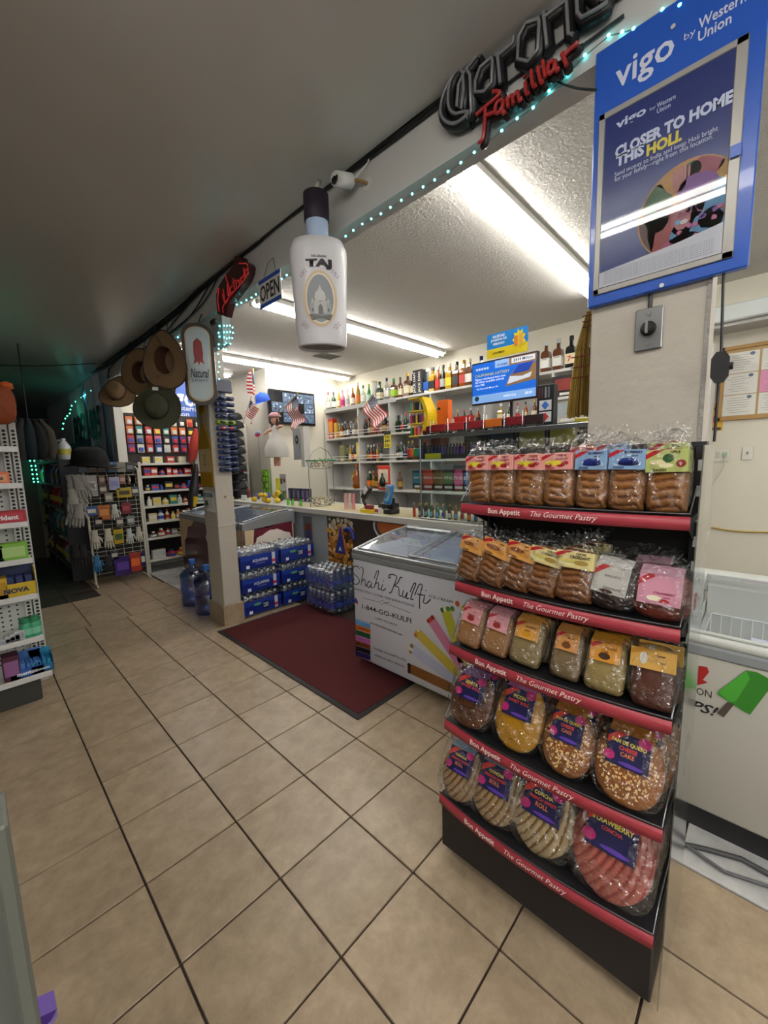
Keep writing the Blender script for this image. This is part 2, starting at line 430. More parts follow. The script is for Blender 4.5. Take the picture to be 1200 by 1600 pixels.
def wrapper(w, h, d, seed, top=.035, e=.55):
    cr = crinkle(seed); b = B(); F = film((1, 1, 1), .10, 1.0, 38, .11)
    def P(u, v):
        ph = 2 * PI * u; th = PI * (.06 + .88 * v)
        x = w / 2 * sp(math.sin(th), e) * sp(math.cos(ph), e); z = h / 2 * sp(math.sin(th), e) * sp(math.sin(ph), e)
        y = -d / 2 * sp(math.cos(th), .7)
        q = cr(x, z + .3 * y); k = 1 + q * .05
        return (x * k, y + (q * .016 if v < .5 else -q * .012), max(.001, z * k + h / 2))
    b.grid(P, 30, 16, F, False, True)
    r = random.Random(seed + 1)                        # the gathered ruffle on top
    def Q(u, v):
        x = (u - .5) * w * (.75 + .25 * v)
        return (x + r.uniform(-.003, .003), (r.uniform(-.014, .014)) * v + .006 * math.sin(u * 40), h * .93 + top * v + r.uniform(-.006, .006) * v)
    b.grid(Q, 14, 3, F, False)
    return b.mesh('wrapper')
def pastry(name, label, loc, w, h, d, lean, roll, body, lab, seed, rz=FX, top=.035, cat='pastry'):
    """body: (kind, colour, dark colour); lab: (z0, z1, half width factor, colour, lines, corner colour, picture colours, flap)"""
    w *= 1.1; h *= 1.1
    if body[0] in ('round', 'concha'): w *= 1.1; h *= 1.06
    t = thing(name, label, cat, loc, rz)
    t.rotation_euler = (Matrix.Rotation(rz, 4, 'Z') @ Matrix.Rotation(-lean, 4, 'X') @ Matrix.Rotation(roll, 4, 'Y')).to_euler()
    kind, c, dk = body
    bm_ = mat(c, .45, noise=.35, scale=30, bump=.25, bscale=70); dm = mat(dk, .55, bump=.2, bscale=60)
    b = B()
    if kind == 'loaf':
        pitch = h / 8.5
        gr = lambda x, z: (.5 + .5 * math.cos(2 * PI * z / pitch + 420 * x * x + .8 * math.sin(x * 90 + seed))) ** 2.4 * (1 if abs(x) < w * (.27 + .05 * math.sin(z * 190 + seed)) else 0)
        relief(b, bm_, w * .92, h * .9, d * .85, gr, .007, dm, False)
        b.obj('loaf', t)
    elif kind == 'concha':
        r_ = random.Random(seed); ax, az = -w * .62, h * .25
        def gr(x, z):
            dd = math.hypot((x - ax), (z - az) * .8) + .25 * abs(x) * (z / h)
            return (.5 + .5 * math.cos(2 * PI * dd / .0185)) ** 3
        relief(b, bm_, w * .94, h * .94, d * .8, gr, .006, dm, True, 56)
        b.obj('bun', t)
    elif kind == 'round':
        gr = None
        cushion(b, bm_, w * .94, h * .94, d * .8, .85, gr, nu=40, nv=24)
        b.obj('bun', t)
        if dk != c:                                    # sugar or seed topping grains
            r_ = random.Random(seed); g = B()
            for i in range(260):
                a = r_.uniform(0, 2 * PI); q = math.sqrt(r_.random()) * .9
                x = q * math.cos(a) * w * .45; z = q * math.sin(a) * h * .45
                y = -d * .4 * max(0, 1 - q ** 2.2) ** .45 - .001; s = r_.uniform(.0012, .003)
                g.box(x - s, y - s, z + h * .47 - s, x + s, y + s, z + h * .47 + s, dm)
            g.obj('topping', t, kind='stuff')
    else:                                              # flat slab cake, one corner colour on the sides
        cushion(b, bm_, w * .88, h * .9, d * .8, .3, None, nu=36, nv=14)
        b.obj('cake', t)
    z0, z1, hw, lc, lines, cc, pic, flap = lab
    yf = -d / 2 - .004; L_ = B(); lm = mat(lc, .35, coat=.3)
    x0, x1 = -w * hw, w * hw
    L_.cbox(x0, yf - .0015, h * z0, x1, yf + .002, h * z1, lm, .001)
    if kind == 'loaf':
        L_.cbox(x1 - .002, yf, h * z0, x1 + .003, d * .25, h * z1, mat(lc, .5, noise=.3, scale=300), .001)
    if flap:
        L_.add([(x0, yf - .002, h * z1), (x1, yf - .002, h * z1), (x1, yf + .03, h * z1 + .03), (x0, yf + .03, h * z1 + .03)], [(0, 1, 2, 3)], mat(flap, .45))
    H_ = h * (z1 - z0); W_ = x1 - x0
    ct = mat(cc, .4)
    L_.add([(x0, yf - .002, h * z1 - H_ * .42), (x0 + W_ * .45, yf - .002, h * z1 - .001), (x0 + W_ * .2, yf - .002, h * z1 - .001), (x0, yf - .002, h * z1 - H_ * .2)], [(0, 1, 2, 3)], ct)
    for (px, pz, rx, rz_, pc) in pic:
        cx, cz = x0 + W_ * px, h * z0 + H_ * pz; n = 10
        L_.add([(cx + rx * W_ * math.cos(2 * PI * i / n), yf - .0024, cz + rz_ * H_ * math.sin(2 * PI * i / n)) for i in range(n)], [list(range(n))], mat(pc, .4))
    lo = L_.obj('label', t)
    for (s, px, pz, ww, tc, bd) in lines:
        text(s, mat(tc, .4), lo, x0 + W_ * px, h * z0 + H_ * pz, yf - .003, width=W_ * ww * min(1, len(s) / 10), bold=bd, wx=.9)
    link('wrapper', wrapper(w * 1.04, h * 1.05, d + .02, seed, top), t)
    return t
RX0, RY0 = 1.10, .47
rack = thing('pastry_rack', 'black slotted pastry rack with five red-fronted shelves of wrapped pastries', 'rack', (RX0, RY0, 0), FX)
B().cbox(-.335, .0, .035, .335, .36, .215, BLK, .004).obj('base', rack)
B().cbox(-.335, .35, .2, .335, .37, 1.5, BLKM, .002).obj('back_panel', rack)
for s in (-1, 1):
    up = B().cbox(s * .33 - .014, .31, .2, s * .33 + .014, .352, 1.5, BLK, .002).obj('upright', rack)
    sl = B()
    for k in range(17):
        z = .28 + k * .072
        sl.box(s * .33 - .005, .3085, z, s * .33 + .005, .3105, z + .03, mat('d9d9d9', .5))
    sl.obj('slot', up, kind='stuff')
pan = B().box(.350, .0, .03, .353, .37, 1.5, film((.72, .73, .72), .12, 0, 1, .15))
pan.v = [((x, y + .14 * z / 1.5 if y < .1 else y, z)) for x, y, z in pan.v]
pan.obj('side_panel', rack, label='clear plastic side panel')
for cx, cy in ((-.3, .04), (.3, .04), (.3, .33), (-.3, .33)):
    cs = B(); cs.tube([(cx - .009, cy, .019), (cx + .009, cy, .019)], .018, BLK, 12); cs.box(cx - .012, cy - .008, .02, cx + .012, cy + .008, .036, BLK)
    cs.obj('caster', rack)
B().box(-.34, .32, 1.49, .34, .37, 1.512, BLK).obj('top_bar', rack)
STRIP = mat('a33744', .35); STXT = mat('f4dcd4', .5)
SHY = [.14, .10, .06, .026, -.01]; SHZ = [1.318, 1.036, .808, .528, .250]
def bend(me, bow, hw, sx, nm):
    m2 = me.copy(); m2.name = nm
    for v in m2.vertices:
        X_ = v.co.x * sx + m2.get('off', 0); v.co.z += bow * (X_ / hw) ** 2 * -1 / sx
    return m2
for k in range(5):
    y0, z = SHY[k], SHZ[k]; bow = .03; n = 14
    fy = lambda x: y0 - bow * (1 - (x / .335) ** 2)
    pts = [(-.335 + .67 * i / n) for i in range(n + 1)]
    b = B(); top = [(x, fy(x) + .003, z) for x in pts] + [(.335, .35, z), (-.335, .35, z)]
    N_ = len(top); vs = top + [(x, y, z - .018) for x, y, _ in top]
    b.add(vs, [list(range(N_)), [i + N_ for i in range(N_)][::-1]] + [(i, (i + 1) % N_, (i + 1) % N_ + N_, i + N_)[::-1] for i in range(N_)], BLK)
    for s in (-1, 1): b.prism([(y0, z - .018), (.35, z - .018), (.35, z - .10)], s * .325 - .002, s * .325 + .002, BLK)
    # brackets were extruded along y: turn them to lie along x
    nb = 12
    for q in range(len(b.v) - nb, len(b.v)):
        x, y, zz = b.v[q]; b.v[q] = (y, x, zz)
    sh = b.obj('shelf', rack)
    s_ = B(); r_ = B()
    vs = []
    for x in pts: vs += [(x, fy(x) - .004, z - .030), (x, fy(x) + .0005, z + .004)]
    fs = [(2 * i, 2 * i + 2, 2 * i + 3, 2 * i + 1) for i in range(n)]
    bk = [(x, y + .0025, zz) for x, y, zz in vs]; M_ = len(vs)
    fs += [tuple(q + M_ for q in f[::-1]) for f in fs] + [(2 * i, 2 * i + M_, 2 * i + 2 + M_, 2 * i + 2) for i in range(n)] + [(2 * i + 1, 2 * i + 3, 2 * i + 3 + M_, 2 * i + 1 + M_) for i in range(n)]
    st = s_.add(vs + bk, fs, STRIP, True).obj('price_strip', sh)
    r_.tube([(x, fy(x) - .001, z + .012) for x in pts], .0022, mat('6a6c70', .3, 1), 5)
    for s in (-1, 1):
        r_.tube([(s * .333, fy(.335) , z + .012), (s * .336, fy(.335) + .06, z + .07), (s * .336, .3, z + .07)], .0022, mat('8a8c90', .3, 1), 5)
    r_.obj('wire_rail', sh)
    for s_t, cx, ww, bd, shr in (('Bon Appetit', -.155, .118, .02, 0), ('The Gourmet Pastry', .035, .19, .0, .35)):
        me = tmesh(s_t, STXT, bold=bd, shear=shr).copy(); sx = ww / me['w']
        for v in me.vertices:
            X_ = v.co.x * sx + cx; v.co.z -= (fy(X_) - y0 + bow) / sx
        mw = Matrix.Translation((cx, y0 - bow - .0042, z - .0135)) @ Matrix.Rotation(-.13, 4, 'X') @ RX90 @ Matrix.Diagonal((sx, sx, sx, 1))
        link('lettering', me, st, mw=mw)
def rp_(k, ymid, back=0.0): return (RX0 + SHY[k] + back, ymid, SHZ[k] + .002)
CH = (('CHEESE', .68, .86, .5, '8e1a22', .03), ('& CHERRY', .68, .66, .5, '8e1a22', .03), ('DANISH', .3, .1, .5, '8e1a22', .03))
CHP = [(.4, .42, .3, .17, 'e3cf3a'), (.25, .28, .12, .13, 'a0141c'), (.65, .3, .14, .14, 'a0141c'), (.8, .4, .1, .12, 'b52a2a')]
BL = (('BLUEBERRY', .68, .86, .55, '16204f', .03), ('CREAM', .7, .68, .4, '16204f', .03), ('DANISH', .3, .1, .5, '16204f', .03))
BLP = [(.55, .4, .28, .2, '1c2f86'), (.55, .3, .3, .12, '101c50')]
AP = (('APPLE', .7, .88, .5, '3c1a10', .03), ('DANISH', .35, .1, .55, '3c1a10', .03))
APP = [(.3, .45, .2, .12, 'e8dcae'), (.55, .62, .14, .2, '2d5a2c'), (.85, .38, .12, .17, '8c1f18'), (.5, .3, .18, .1, 'efe6bc')]
LF = ('loaf', 'b0753a', '744420')
pink = (.60, .86, .44, 'e39c93', CH, 'b2202a', CHP, None); blu = (.60, .88, .44, '86a9cf', BL, 'b2202a', BLP, None)
gre = (.56, .86, .44, 'b7c172', AP, 'b2202a', APP, None)
row1 = [(.80, .705, pink, 'cherry'), (.712, .617, pink, 'cherry'), (.62, .52, pink, 'cherry'), (.523, .425, pink, 'cherry'), (.425, .335, blu, 'blueberry'), (.337, .243, blu, 'blueberry'), (.242, .145, gre, 'apple')]
d1 = ['leftmost pink-labelled danish loaf on the top rack shelf', 'second pink-labelled danish loaf on the top rack shelf', 'third pink-labelled danish loaf on the top rack shelf',
      'last pink-labelled danish loaf, beside the blue ones on the top shelf', 'blue-labelled blueberry danish next to the pink labels on the top shelf',
      'blue-labelled blueberry danish nearer the green apple one', 'green-labelled apple danish loaf at the right of the top rack shelf']
for i, (a, b_, lb, nm) in enumerate(row1):
    pastry('danish_loaf', d1[i], rp_(0, (a + b_) / 2, .05), (a - b_) * .97, .178, .07, .1, .02 * (i % 3 - 1), LF, lb, 10 + i)
for i, (yy, lb, s_) in enumerate(((.42, pink, 'wrapped danish standing behind the blue-labelled loaves, pink label'), (.345, blu, 'wrapped danish standing behind the blue-labelled loaves, blue label'), (.205, gre, 'green-labelled apple danish hidden behind the front apple one'))):
    pastry('danish_loaf', s_, (RX0 + .265 + .0 * i, yy, SHZ[0] + .002), .085, .20, .06, .02, 0, LF, lb, 30 + i)
BC = (('BEAR', .68, .86, .35, '3a1c10', .03), ('CLAW', .68, .66, .35, '3a1c10', .03), ('DANISH', .3, .1, .5, '3a1c10', .03))
BCP = [(.4, .5, .28, .15, '8a4a1c'), (.6, .35, .25, .13, 'c98a3c')]
CC = (('CHEESE', .68, .86, .45, '3a2a10', .03), ('CROISSANT', .66, .66, .6, '3a2a10', .03))
CCP = [(.4, .4, .3, .14, 'd8c76a'), (.7, .35, .2, .14, 'b09040'), (.3, .25, .25, .1, 'e8e0a8')]
org = (.6, .9, .44, 'd79a50', BC, 'b2202a', BCP, None); crm = (.58, .86, .44, 'e0cf8e', CC, 'b2202a', CCP, None)
LF2 = ('loaf', '9a6230', '63381a')
row2 = [(.83, .735, org, 'leftmost orange-labelled pastry loaf on the second shelf'), (.75, .64, org, 'second orange-labelled loaf on the second shelf, leaning'), (.65, .55, org, 'third orange-labelled loaf on the second shelf'),
        (.563, .463, crm, 'cream-labelled croissant loaf beside the orange labels'), (.463, .353, crm, 'cream-labelled croissant loaf beside the dark cake')]
for i, (a, b_, lb, s_) in enumerate(row2):
    pastry('danish_loaf', s_, rp_(1, (a + b_) / 2, .04), (a - b_) * 1.0, .165, .065, .22, (.2, .26, .2, .16, .02)[i], LF2, lb, 50 + i)
for i in range(3):
    pastry('danish_loaf', 'cream-labelled croissant loaf, %s in the file behind the front one' % nth(i), (RX0 + .20 + .055 * i, .425 - .012 * i, SHZ[1] + .002), .08, .165, .05, .18, .02, LF2, crm, 60 + i)
gl_ = (.28, .82, .30, 'b9b6b0', (('ENRIQUETA', .55, .62, .5, '3b3b3b', .0), ('CHOCOLATE', .6, .2, .55, '2a1a14', .02)), 'b2202a', [(.45, .08, .2, .07, '3a2018')], 'c5c3bf')
pk_ = (.25, .80, .30, 'd292a8', (('STRAWBERRY', .62, .38, .5, '8e1a4a', .02), ('CREAM', .68, .26, .3, '8e1a4a', .02)), 'b2202a', [(.4, .2, .18, .09, 'efe6c8'), (.62, .14, .14, .07, 'a8202a')], 'cf9fb4')
pastry('cake_pack', 'dark chocolate roll with a grey label on the second shelf', rp_(1, .315, .045), .125, .13, .07, .35, .1, ('round', '2d1610', '2d1610'), gl_, 70)
pastry('cake_pack', 'chocolate roll with a grey label behind the front one', (RX0 + .235, .345, SHZ[1] + .002), .11, .12, .06, .3, .05, ('round', '2d1610', '2d1610'), gl_, 71)
pastry('cake_pack', 'red round cake with a pink label at the right of the second shelf', rp_(1, .19, .045), .135, .125, .07, .4, .0, ('round', '7b2a18', '7b2a18'), pk_, 72)
pastry('cake_pack', 'red round cake with a pink label behind the front one', (RX0 + .235, .225, SHZ[1] + .002), .12, .13, .06, .3, 0, ('round', '7b2a18', '7b2a18'), pk_, 73)
# third shelf: slab cakes lying back
def lab3(c, words, tc='5a1420', pc='8c2a20', flap=None):
    return (.52, .86, .33, c, ((words[0], .65, .72, .5, tc, .02), (words[1], .5, .5, .6, tc, .02)), 'b2202a', [(.5, .3, .2, .18, pc)], flap or c)
row3 = [(.80, .70, 'b07a4a', lab3('d68f93', ('CONO', 'MARBLE')), 'leftmost slab cake with a pink label on the third shelf', 'slab'),
        (.695, .595, 'ab7a48', lab3('dc98a0', ('CONO', 'MARBLE')), 'second slab cake with a pink label on the third shelf', 'slab'),
        (.59, .485, 'a08a5c', lab3('d89c48', ('PINEAPPLE', 'CAKE'), pc='c89018'), 'slab cake with an orange label beside the pink ones', 'slab'),
        (.455, .365, '8a7350', lab3('c98c48', ('ALMOND', 'CAKE'), pc='6a4020'), 'crinkled clear-wrapped slab cake in the middle of the third shelf', 'slab'),
        (.355, .25, 'ac9358', lab3('cf8e2c', ('CHOCOLATE', 'CHIP'), pc='3a2012'), 'pale slab cake under a stack of gold labels, third shelf', 'slab'),
        (.235, .135, '5d2c1a', (.62, .95, .46, 'cfa04c', (('CREAM', .68, .72, .35, '4a2010', .03), ('CAKE', .7, .4, .3, '4a2010', .03)), 'c98c2a', [(.3, .5, .09, .3, 'd9d5c8')], None), 'brown cream cake with a gold label at the right of the third shelf', 'slab')]
for i, (a, b_, c, lb, s_, kd) in enumerate(row3):
    for j in range(3 if i < 5 else 2):
        pastry('slab_cake', s_ if j == 0 else s_.split(' on the')[0].split(' at the')[0].split(',')[0] + ', %s behind the front one' % nth(j - 1), (RX0 + SHY[2] + .028 + .058 * j, (a + b_) / 2 - .008 * j, SHZ[2] + .004), (a - b_) * 1.02, .145 + .0 * j, .05, .42, .1 - .03 * i, (kd, c, c), lb, 90 + i * 4 + j, top=.012)
# fourth shelf: rounds with navy labels
def nav(words, flap, y='d6c64a'):
    return (.44, .84, .29, '1c1c4a', tuple((s, .5, .72 - .17 * i, .82 - .12 * (i % 2), ('e2cf52', 'd84a38', 'cf7a40')[i % 3], .025) for i, s in enumerate(words)), 'cf3a34', [(.85, .9, .16, .16, 'b3236c'), (.08, .25, .14, .15, 'b3236c'), (.6, .12, .3, .06, '5a3aa0')], flap)
row4 = [(.80, .65, .175, '6a3a18', '3c200c', nav(('SEMITA', 'SWEET ROLL'), '7a5a86'), 'brown crumb sweet roll with a navy label at the left of the fourth shelf'),
        (.62, .475, .195, 'cf9410', 'cf9410', nav(('PICON', 'SWEET ROLL'), 'b06a9c'), 'glossy yellow sweet roll with a navy label on the fourth shelf'),
        (.455, .325, .18, 'a0612a', 'd9b070', nav(('PAN DE QUESO', 'CHEESE', 'CAKE'), 'a56a2c'), 'seeded round cheese bread, the left of the two on the fourth shelf'),
        (.305, .155, .185, 'a8662c', 'e0ba80', nav(('PAN DE QUESO', 'CHEESE', 'CAKE'), 'a56a2c'), 'seeded round cheese bread at the right of the fourth shelf')]
for i, (a, b_, h, c, dk, lb, s_) in enumerate(row4):
    for j in range(3):
        cc = c if j == 0 or i != 1 else '96561e'
        pastry('sweet_bread', s_ if j == 0 else s_.split(' with')[0].split(',')[0].split(' at the')[0] + ', %s behind the front one at its %s' % (nth(j - 1), ('far left', 'second place', 'third place', 'right end')[i]), (RX0 + SHY[3] + .015 + .068 * j, (a + b_) / 2 - .012 * j, SHZ[3] + .004), (a - b_) * .98, h, .055, .5, .0, ('round', cc, dk if cc == c else cc), lb, 120 + i * 4 + j, top=.02)
row5 = [(.815, .68, .175, 'b3936a', '6a4826', nav(('CONCHA', 'FRENCH SWEET', 'ROLL'), '6f8796'), 'narrow pale shell-ridged roll at the left of the bottom shelf'),
        (.685, .53, .185, 'b8996e', '6a4826', nav(('CONCHA', 'FRENCH SWEET', 'ROLL'), '6f8796'), 'second pale shell-ridged roll from the left on the bottom shelf'),
        (.53, .365, .20, 'c4ad82', '74522c', nav(('CONCHA', 'FRENCH SWEET', 'ROLL'), '39424a'), 'large pale shell-ridged roll beside the pink one, bottom shelf'),
        (.345, .165, .225, 'c06a5c', '8a3a34', nav(('STRAWBERRY', 'CONCHA'), 'b07a98'), 'pink strawberry shell-ridged roll on the bottom shelf')]
for i, (a, b_, h, c, dk, lb, s_) in enumerate(row5):
    for j in range(3):
        pastry('sweet_bread', s_ if j == 0 else s_.split(' at the')[0].split(' from the')[0].split(' beside')[0].split(' on the')[0] + ', %s behind the front one' % nth(j - 1), (RX0 + SHY[4] + .012 + .07 * j, (a + b_) / 2 - (.012 if i < 3 else .0) * j, SHZ[4] + .004), (a - b_) * 1.02, h, .055, .52, .0, ('concha', c, dk), lb, 150 + i * 4 + j, top=.02)
# ================================================================ MAT
t = thing('floor_mat', 'dark red ribbed floor mat with a black border in front of the freezer', 'mat', (1.905, 2.555, 0))
B().cbox(-.49, -.935, 0, .49, .935, .007, mat('1c1a1c', .7), .003).obj('border', t)
mm = B().box(-.455, -.90, .004, .455, .90, .0095, mat('701419', .95, noise=.5, scale=90, bump=.8, bscale=300))
mm.obj('pile', t, kind='stuff')
# ================================================================ FREEZERS
ALU = mat('a3a6a8', .35, .6); GREYP = mat('83878b', .5); ICE = mat('cfdcf0', .45, noise=.3, scale=8)
def freezer(name, label, loc, w, d, zb, zr, zt, body, rim=ALU, cas=True, liner='e2eaf8', curved=True, cat='freezer'):
    t = thing(name, label, cat, loc, FX); hw = w / 2
    b = B(); bmx = body
    b.cbox(-hw, 0, zb, hw, .06, zr - .07, bmx, .012, 2); b.cbox(-hw, d - .06, zb, hw, d, zr - .02, bmx, .012)
    b.cbox(-hw, .03, zb, -hw + .06, d - .03, zr - .07, bmx, .012, 2); b.cbox(hw - .06, .03, zb, hw, d - .03, zr - .07, bmx, .012, 2)
    b.box(-hw + .03, .03, zb, hw - .03, d - .03, zb + .06, bmx)
    cab = b.obj('cabinet', t)
    r = B(); r.cbox(-hw - .006, -.008, zr - .075, hw + .006, .07, zr - .03, GREYP, .008); r.cbox(-hw - .004, -.004, zr - .032, hw + .004, .075, zr, rim, .012, 2)
    for s in (-1, 1):
        x0, x1 = (s * hw - .035, s * hw + .005) if s > 0 else (-hw - .005, -hw + .035)
        prof = [(0, zr - .075)] + [(d * q / 10, zr - .005 + (zt - zr) * math.sin(PI / 2 * q / 10) ** 1.1) for q in range(11)] + [(d, zr - .075)]
        n = len(prof)
        vs = [(x0, y, z) for y, z in prof] + [(x1, y, z) for y, z in prof]
        r.add(vs, [list(range(n)), [i + n for i in range(n)][::-1]] + [(i, i + n, (i + 1) % n + n, (i + 1) % n) for i in range(n)], rim)
    r.cbox(-hw, d - .07, zt - .09, hw, d, zt + .005, rim, .01)
    r.obj('rim', t)
    l = B(); lm = mat(liner, .5, noise=.12, scale=6)
    l.box(-hw + .05, .05, zr - .30, hw - .05, d - .05, zr - .05, lm, skip='Z')
    l.box(-hw + .05, d - .078, zr - .3, hw - .05, d - .072, zt - .03, lm).box(-hw + .04, .04, zr - .3, -hw + .045, d - .05, zr, lm).box(hw - .045, .04, zr - .3, hw - .04, d - .05, zr, lm)
    l.obj('liner', t)
    # frozen packets lying in the chest
    rr = random.Random(int(w * 1000)); k = 0
    pk = B()
    cols = ['e8eefa', 'd7e2f4', 'c4d4ee', 'f0f2f8', 'b9cbe8']
    for i in range(60):
        x = rr.uniform(-hw + .12, hw - .12); y = rr.uniform(.1, d - .1); z = zr - .24 + rr.uniform(0, .09); a = rr.uniform(.02, .06)
        pk.cbox(x - .07, y - a, z, x + .07, y + a, z + .03, mat(rr.choice(cols), .4), .008)
    pk.obj('frozen_packets', t, kind='stuff')
    gl = film((.93, .96, 1.0), .10, 0, 1, .04)
    for s in (0, 1):
        x0, x1 = (-hw + .035, .02) if s == 0 else (-.02, hw - .035); off = .012 * s
        def P(u, v): return (x0 + (x1 - x0) * u, .03 + (d - .08) * v, zr - .002 + off + (zt - zr) * math.sin(PI / 2 * (.03 + (d - .08) * v) / d) ** 1.1 if curved else zr + off + (zt - zr) * v)
        lid = B().grid(P, 1, 10, gl, True).obj('glass_lid', t)
        f = B(); f.tube([P(0, q / 10) for q in range(11)], .009, rim, 5); f.tube([P(1, q / 10) for q in range(11)], .009, rim, 5)
        f.tube([P(0, 0), P(1, 0)], .008, rim, 5); f.tube([P(0, 1), P(1, 1)], .008, rim, 5); f.obj('lid_frame', lid)
    bk = B()
    for i in range(9):
        x = -hw + .07 + i * .035; bk.tube([(x, .07, zr - .05), (x, .07, zr - .22), (x, d - .1, zr - .22), (x, d - .1, zr - .05)], .0018, mat('e9eaec', .4), 4)
    bk.tube([(-hw + .07, .07, zr - .05), (-hw + .35, .07, zr - .05), (-hw + .35, d - .1, zr - .05), (-hw + .07, d - .1, zr - .05)], .003, mat('e9eaec', .4), 4, True)
    bk.obj('wire_basket', t)
    if cas:
        for cx in (-hw + .07, hw - .07):
            for cy in (.07, d - .07):
                c = B(); c.tube([(cx - .012, cy, .022), (cx + .012, cy, .022)], .022, BLK, 12); c.cbox(cx - .02, cy - .02, .03, cx + .02, cy + .02, zb + .01, GREYP, .004)
                c.obj('caster', t)
    return t, cab
WB = mat('d9dbe6', .35, coat=.2)
KY = 1.605; KX = 1.87
kf, kc = freezer('ice_cream_freezer', 'white curved-glass ice cream freezer printed with kulfi sticks beside the pastry rack', (KX, KY, .008), 1.06, .63, .040, .857, .945, WB)
def on(px, py, X0=KX, Y0=KY, z0=.008):
    p = U(px, py, 'X', X0); return (Y0 - p.y, p.z - z0)
INK = mat('1a1a22', .5)
def face(poly, m, parent, y=-.0015, name='print', d=.001, pix=True, X0=KX, Y0=KY):
    pts = [on(a, b_, X0, Y0) for a, b_ in poly] if pix else poly
    return B().prism(pts, y - d, y, m).obj(name, parent)
def ptext(s, m, parent, a, b_, X0=KX, Y0=KY, height=None, y=-.0025, **kw):
    (xa, za), (xb, zb) = on(*a, X0, Y0), on(*b_, X0, Y0)
    return text(s, m, parent, (xa + xb) / 2, (za + zb) / 2, y, width=xb - xa, height=height, rot=math.atan2(zb - za, xb - xa) if kw.pop('slope', False) else 0, **kw)
def strokes(ls, r, m, parent, X0=KX, Y0=KY, y=-.002, name='lettering'):
    """hand-drawn lettering: Catmull-Rom strokes in photo pixels laid on the panel"""
    b = B()
    for l in ls:
        P = [Vector((q[0], y, q[1])) for q in [on(a, c, X0, Y0) for a, c in l]]
        P2 = [P[0]] + P + [P[-1]]; out = []
        for i in range(1, len(P2) - 2):
            for k in range(5):
                u = k / 5; a, c, d, e = P2[i - 1:i + 3]
                out.append(.5 * ((2 * c) + (d - a) * u + (2 * a - 5 * c + 4 * d - e) * u * u + (3 * c - a - 3 * d + e) * u ** 3))
        out.append(P[-1])
        b.tube(out, r, m, 4)
    for i, v in enumerate(b.v): b.v[i] = (v[0], y + (v[1] - y) * .25, v[2])
    return b.obj(name, parent)
# "Shahi Kulfi" in script, traced letter by letter in the face's own plane
strokes([
 [(562, 889), (559, 885), (554, 885), (551, 890), (553, 896), (559, 902), (562, 908), (558, 913), (552, 911), (551, 907), (554, 905)],
 [(564, 886), (568, 890), (566, 902), (565, 914)], [(565, 909), (569, 905), (571, 909), (571, 915), (574, 914)],
 [(579, 909), (576, 909), (574, 914), (576, 918), (580, 914), (581, 910), (580, 917), (583, 918)],
 [(585, 904), (589, 893), (592, 893), (589, 904), (585, 918)], [(586, 914), (590, 910), (592, 913), (591, 920), (595, 920)],
 [(598, 913), (596, 921), (600, 922), (603, 919)], [(599, 907), (600, 908)],
 [(611, 901), (608, 903), (609, 898), (616, 898), (620, 902), (616, 914), (611, 926), (608, 925)], [(629, 903), (626, 902), (622, 910), (617, 915), (623, 918), (624, 930), (629, 931)],
 [(631, 922), (629, 931), (633, 933), (637, 925), (635, 934), (639, 935)],
 [(641, 925), (647, 912), (650, 913), (645, 925), (642, 936), (646, 936)],
 [(648, 930), (655, 914), (660, 915), (656, 932), (656, 951)], [(652, 928), (662, 930)],
 [(664, 929), (662, 941), (667, 942), (673, 936)], [(665, 922), (666, 923)]], .0034, INK, kc)
ptext('PERFECTED OVER GENERATIONS.', INK, kc, (552, 919), (649, 947), height=.016, slope=True)
ptext('ICE-CREAM', INK, kc, (671, 931), (708, 941), height=.018, slope=True)
strokes([[(567, 934), (593, 941)], [(612, 946), (643, 958)], [(594, 941), (598, 938), (603, 944), (608, 940), (612, 946)], [(596, 945), (603, 941), (609, 947)]], .0012, INK, kc)
ptext('1-844-GO-KULFI', INK, kc, (566, 947), (643, 970), height=.034, bold=.01, slope=True)
ptext('1-844-465-8034', INK, kc, (587, 965), (621, 977), height=.013, slope=True)
ptext('www.SHAHIKULFIUSA.com', INK, kc, (578, 972), (629, 992), height=.012, bold=.02, slope=True)
ptext('Indulge yourself in this', INK, kc, (583, 1012), (635, 1032), height=.022, shear=.4, slope=True)
ptext('delicious dairy dessert.', INK, kc, (586, 1023), (633, 1042), height=.022, shear=.4, slope=True)
for i, (c, s) in enumerate((('64a5dc', 'PISTACHIO'), ('cf6a2c', 'MANGO'), ('1f5c34', 'PISTACHIO'), ('c86ab8', 'STRAWBERRY'), ('7c3c20', 'BANANA'), ('17171c', 'COCONUT'), ('26205c', 'CHOCOLATE'))):
    y0 = 968 + i * 8.2; y1 = y0 + 7.6; k = .33
    face([(556, y0 - 1), (579, y0 + 7), (579, y1 + 7), (556, y1 - 1)], mat(c, .4), kc)
    ptext(s, mat('e8e6e2', .4), kc, (558, y0 + 4.4), (577, y0 + 10), height=.011, slope=True)
for c, s in (('2c3f98', [(553, 937), (557, 934), (559, 939), (555, 942)]), ('c03030', [(557, 940), (560, 939), (559, 944), (556, 943)])): face(s, mat(c, .4), kc)
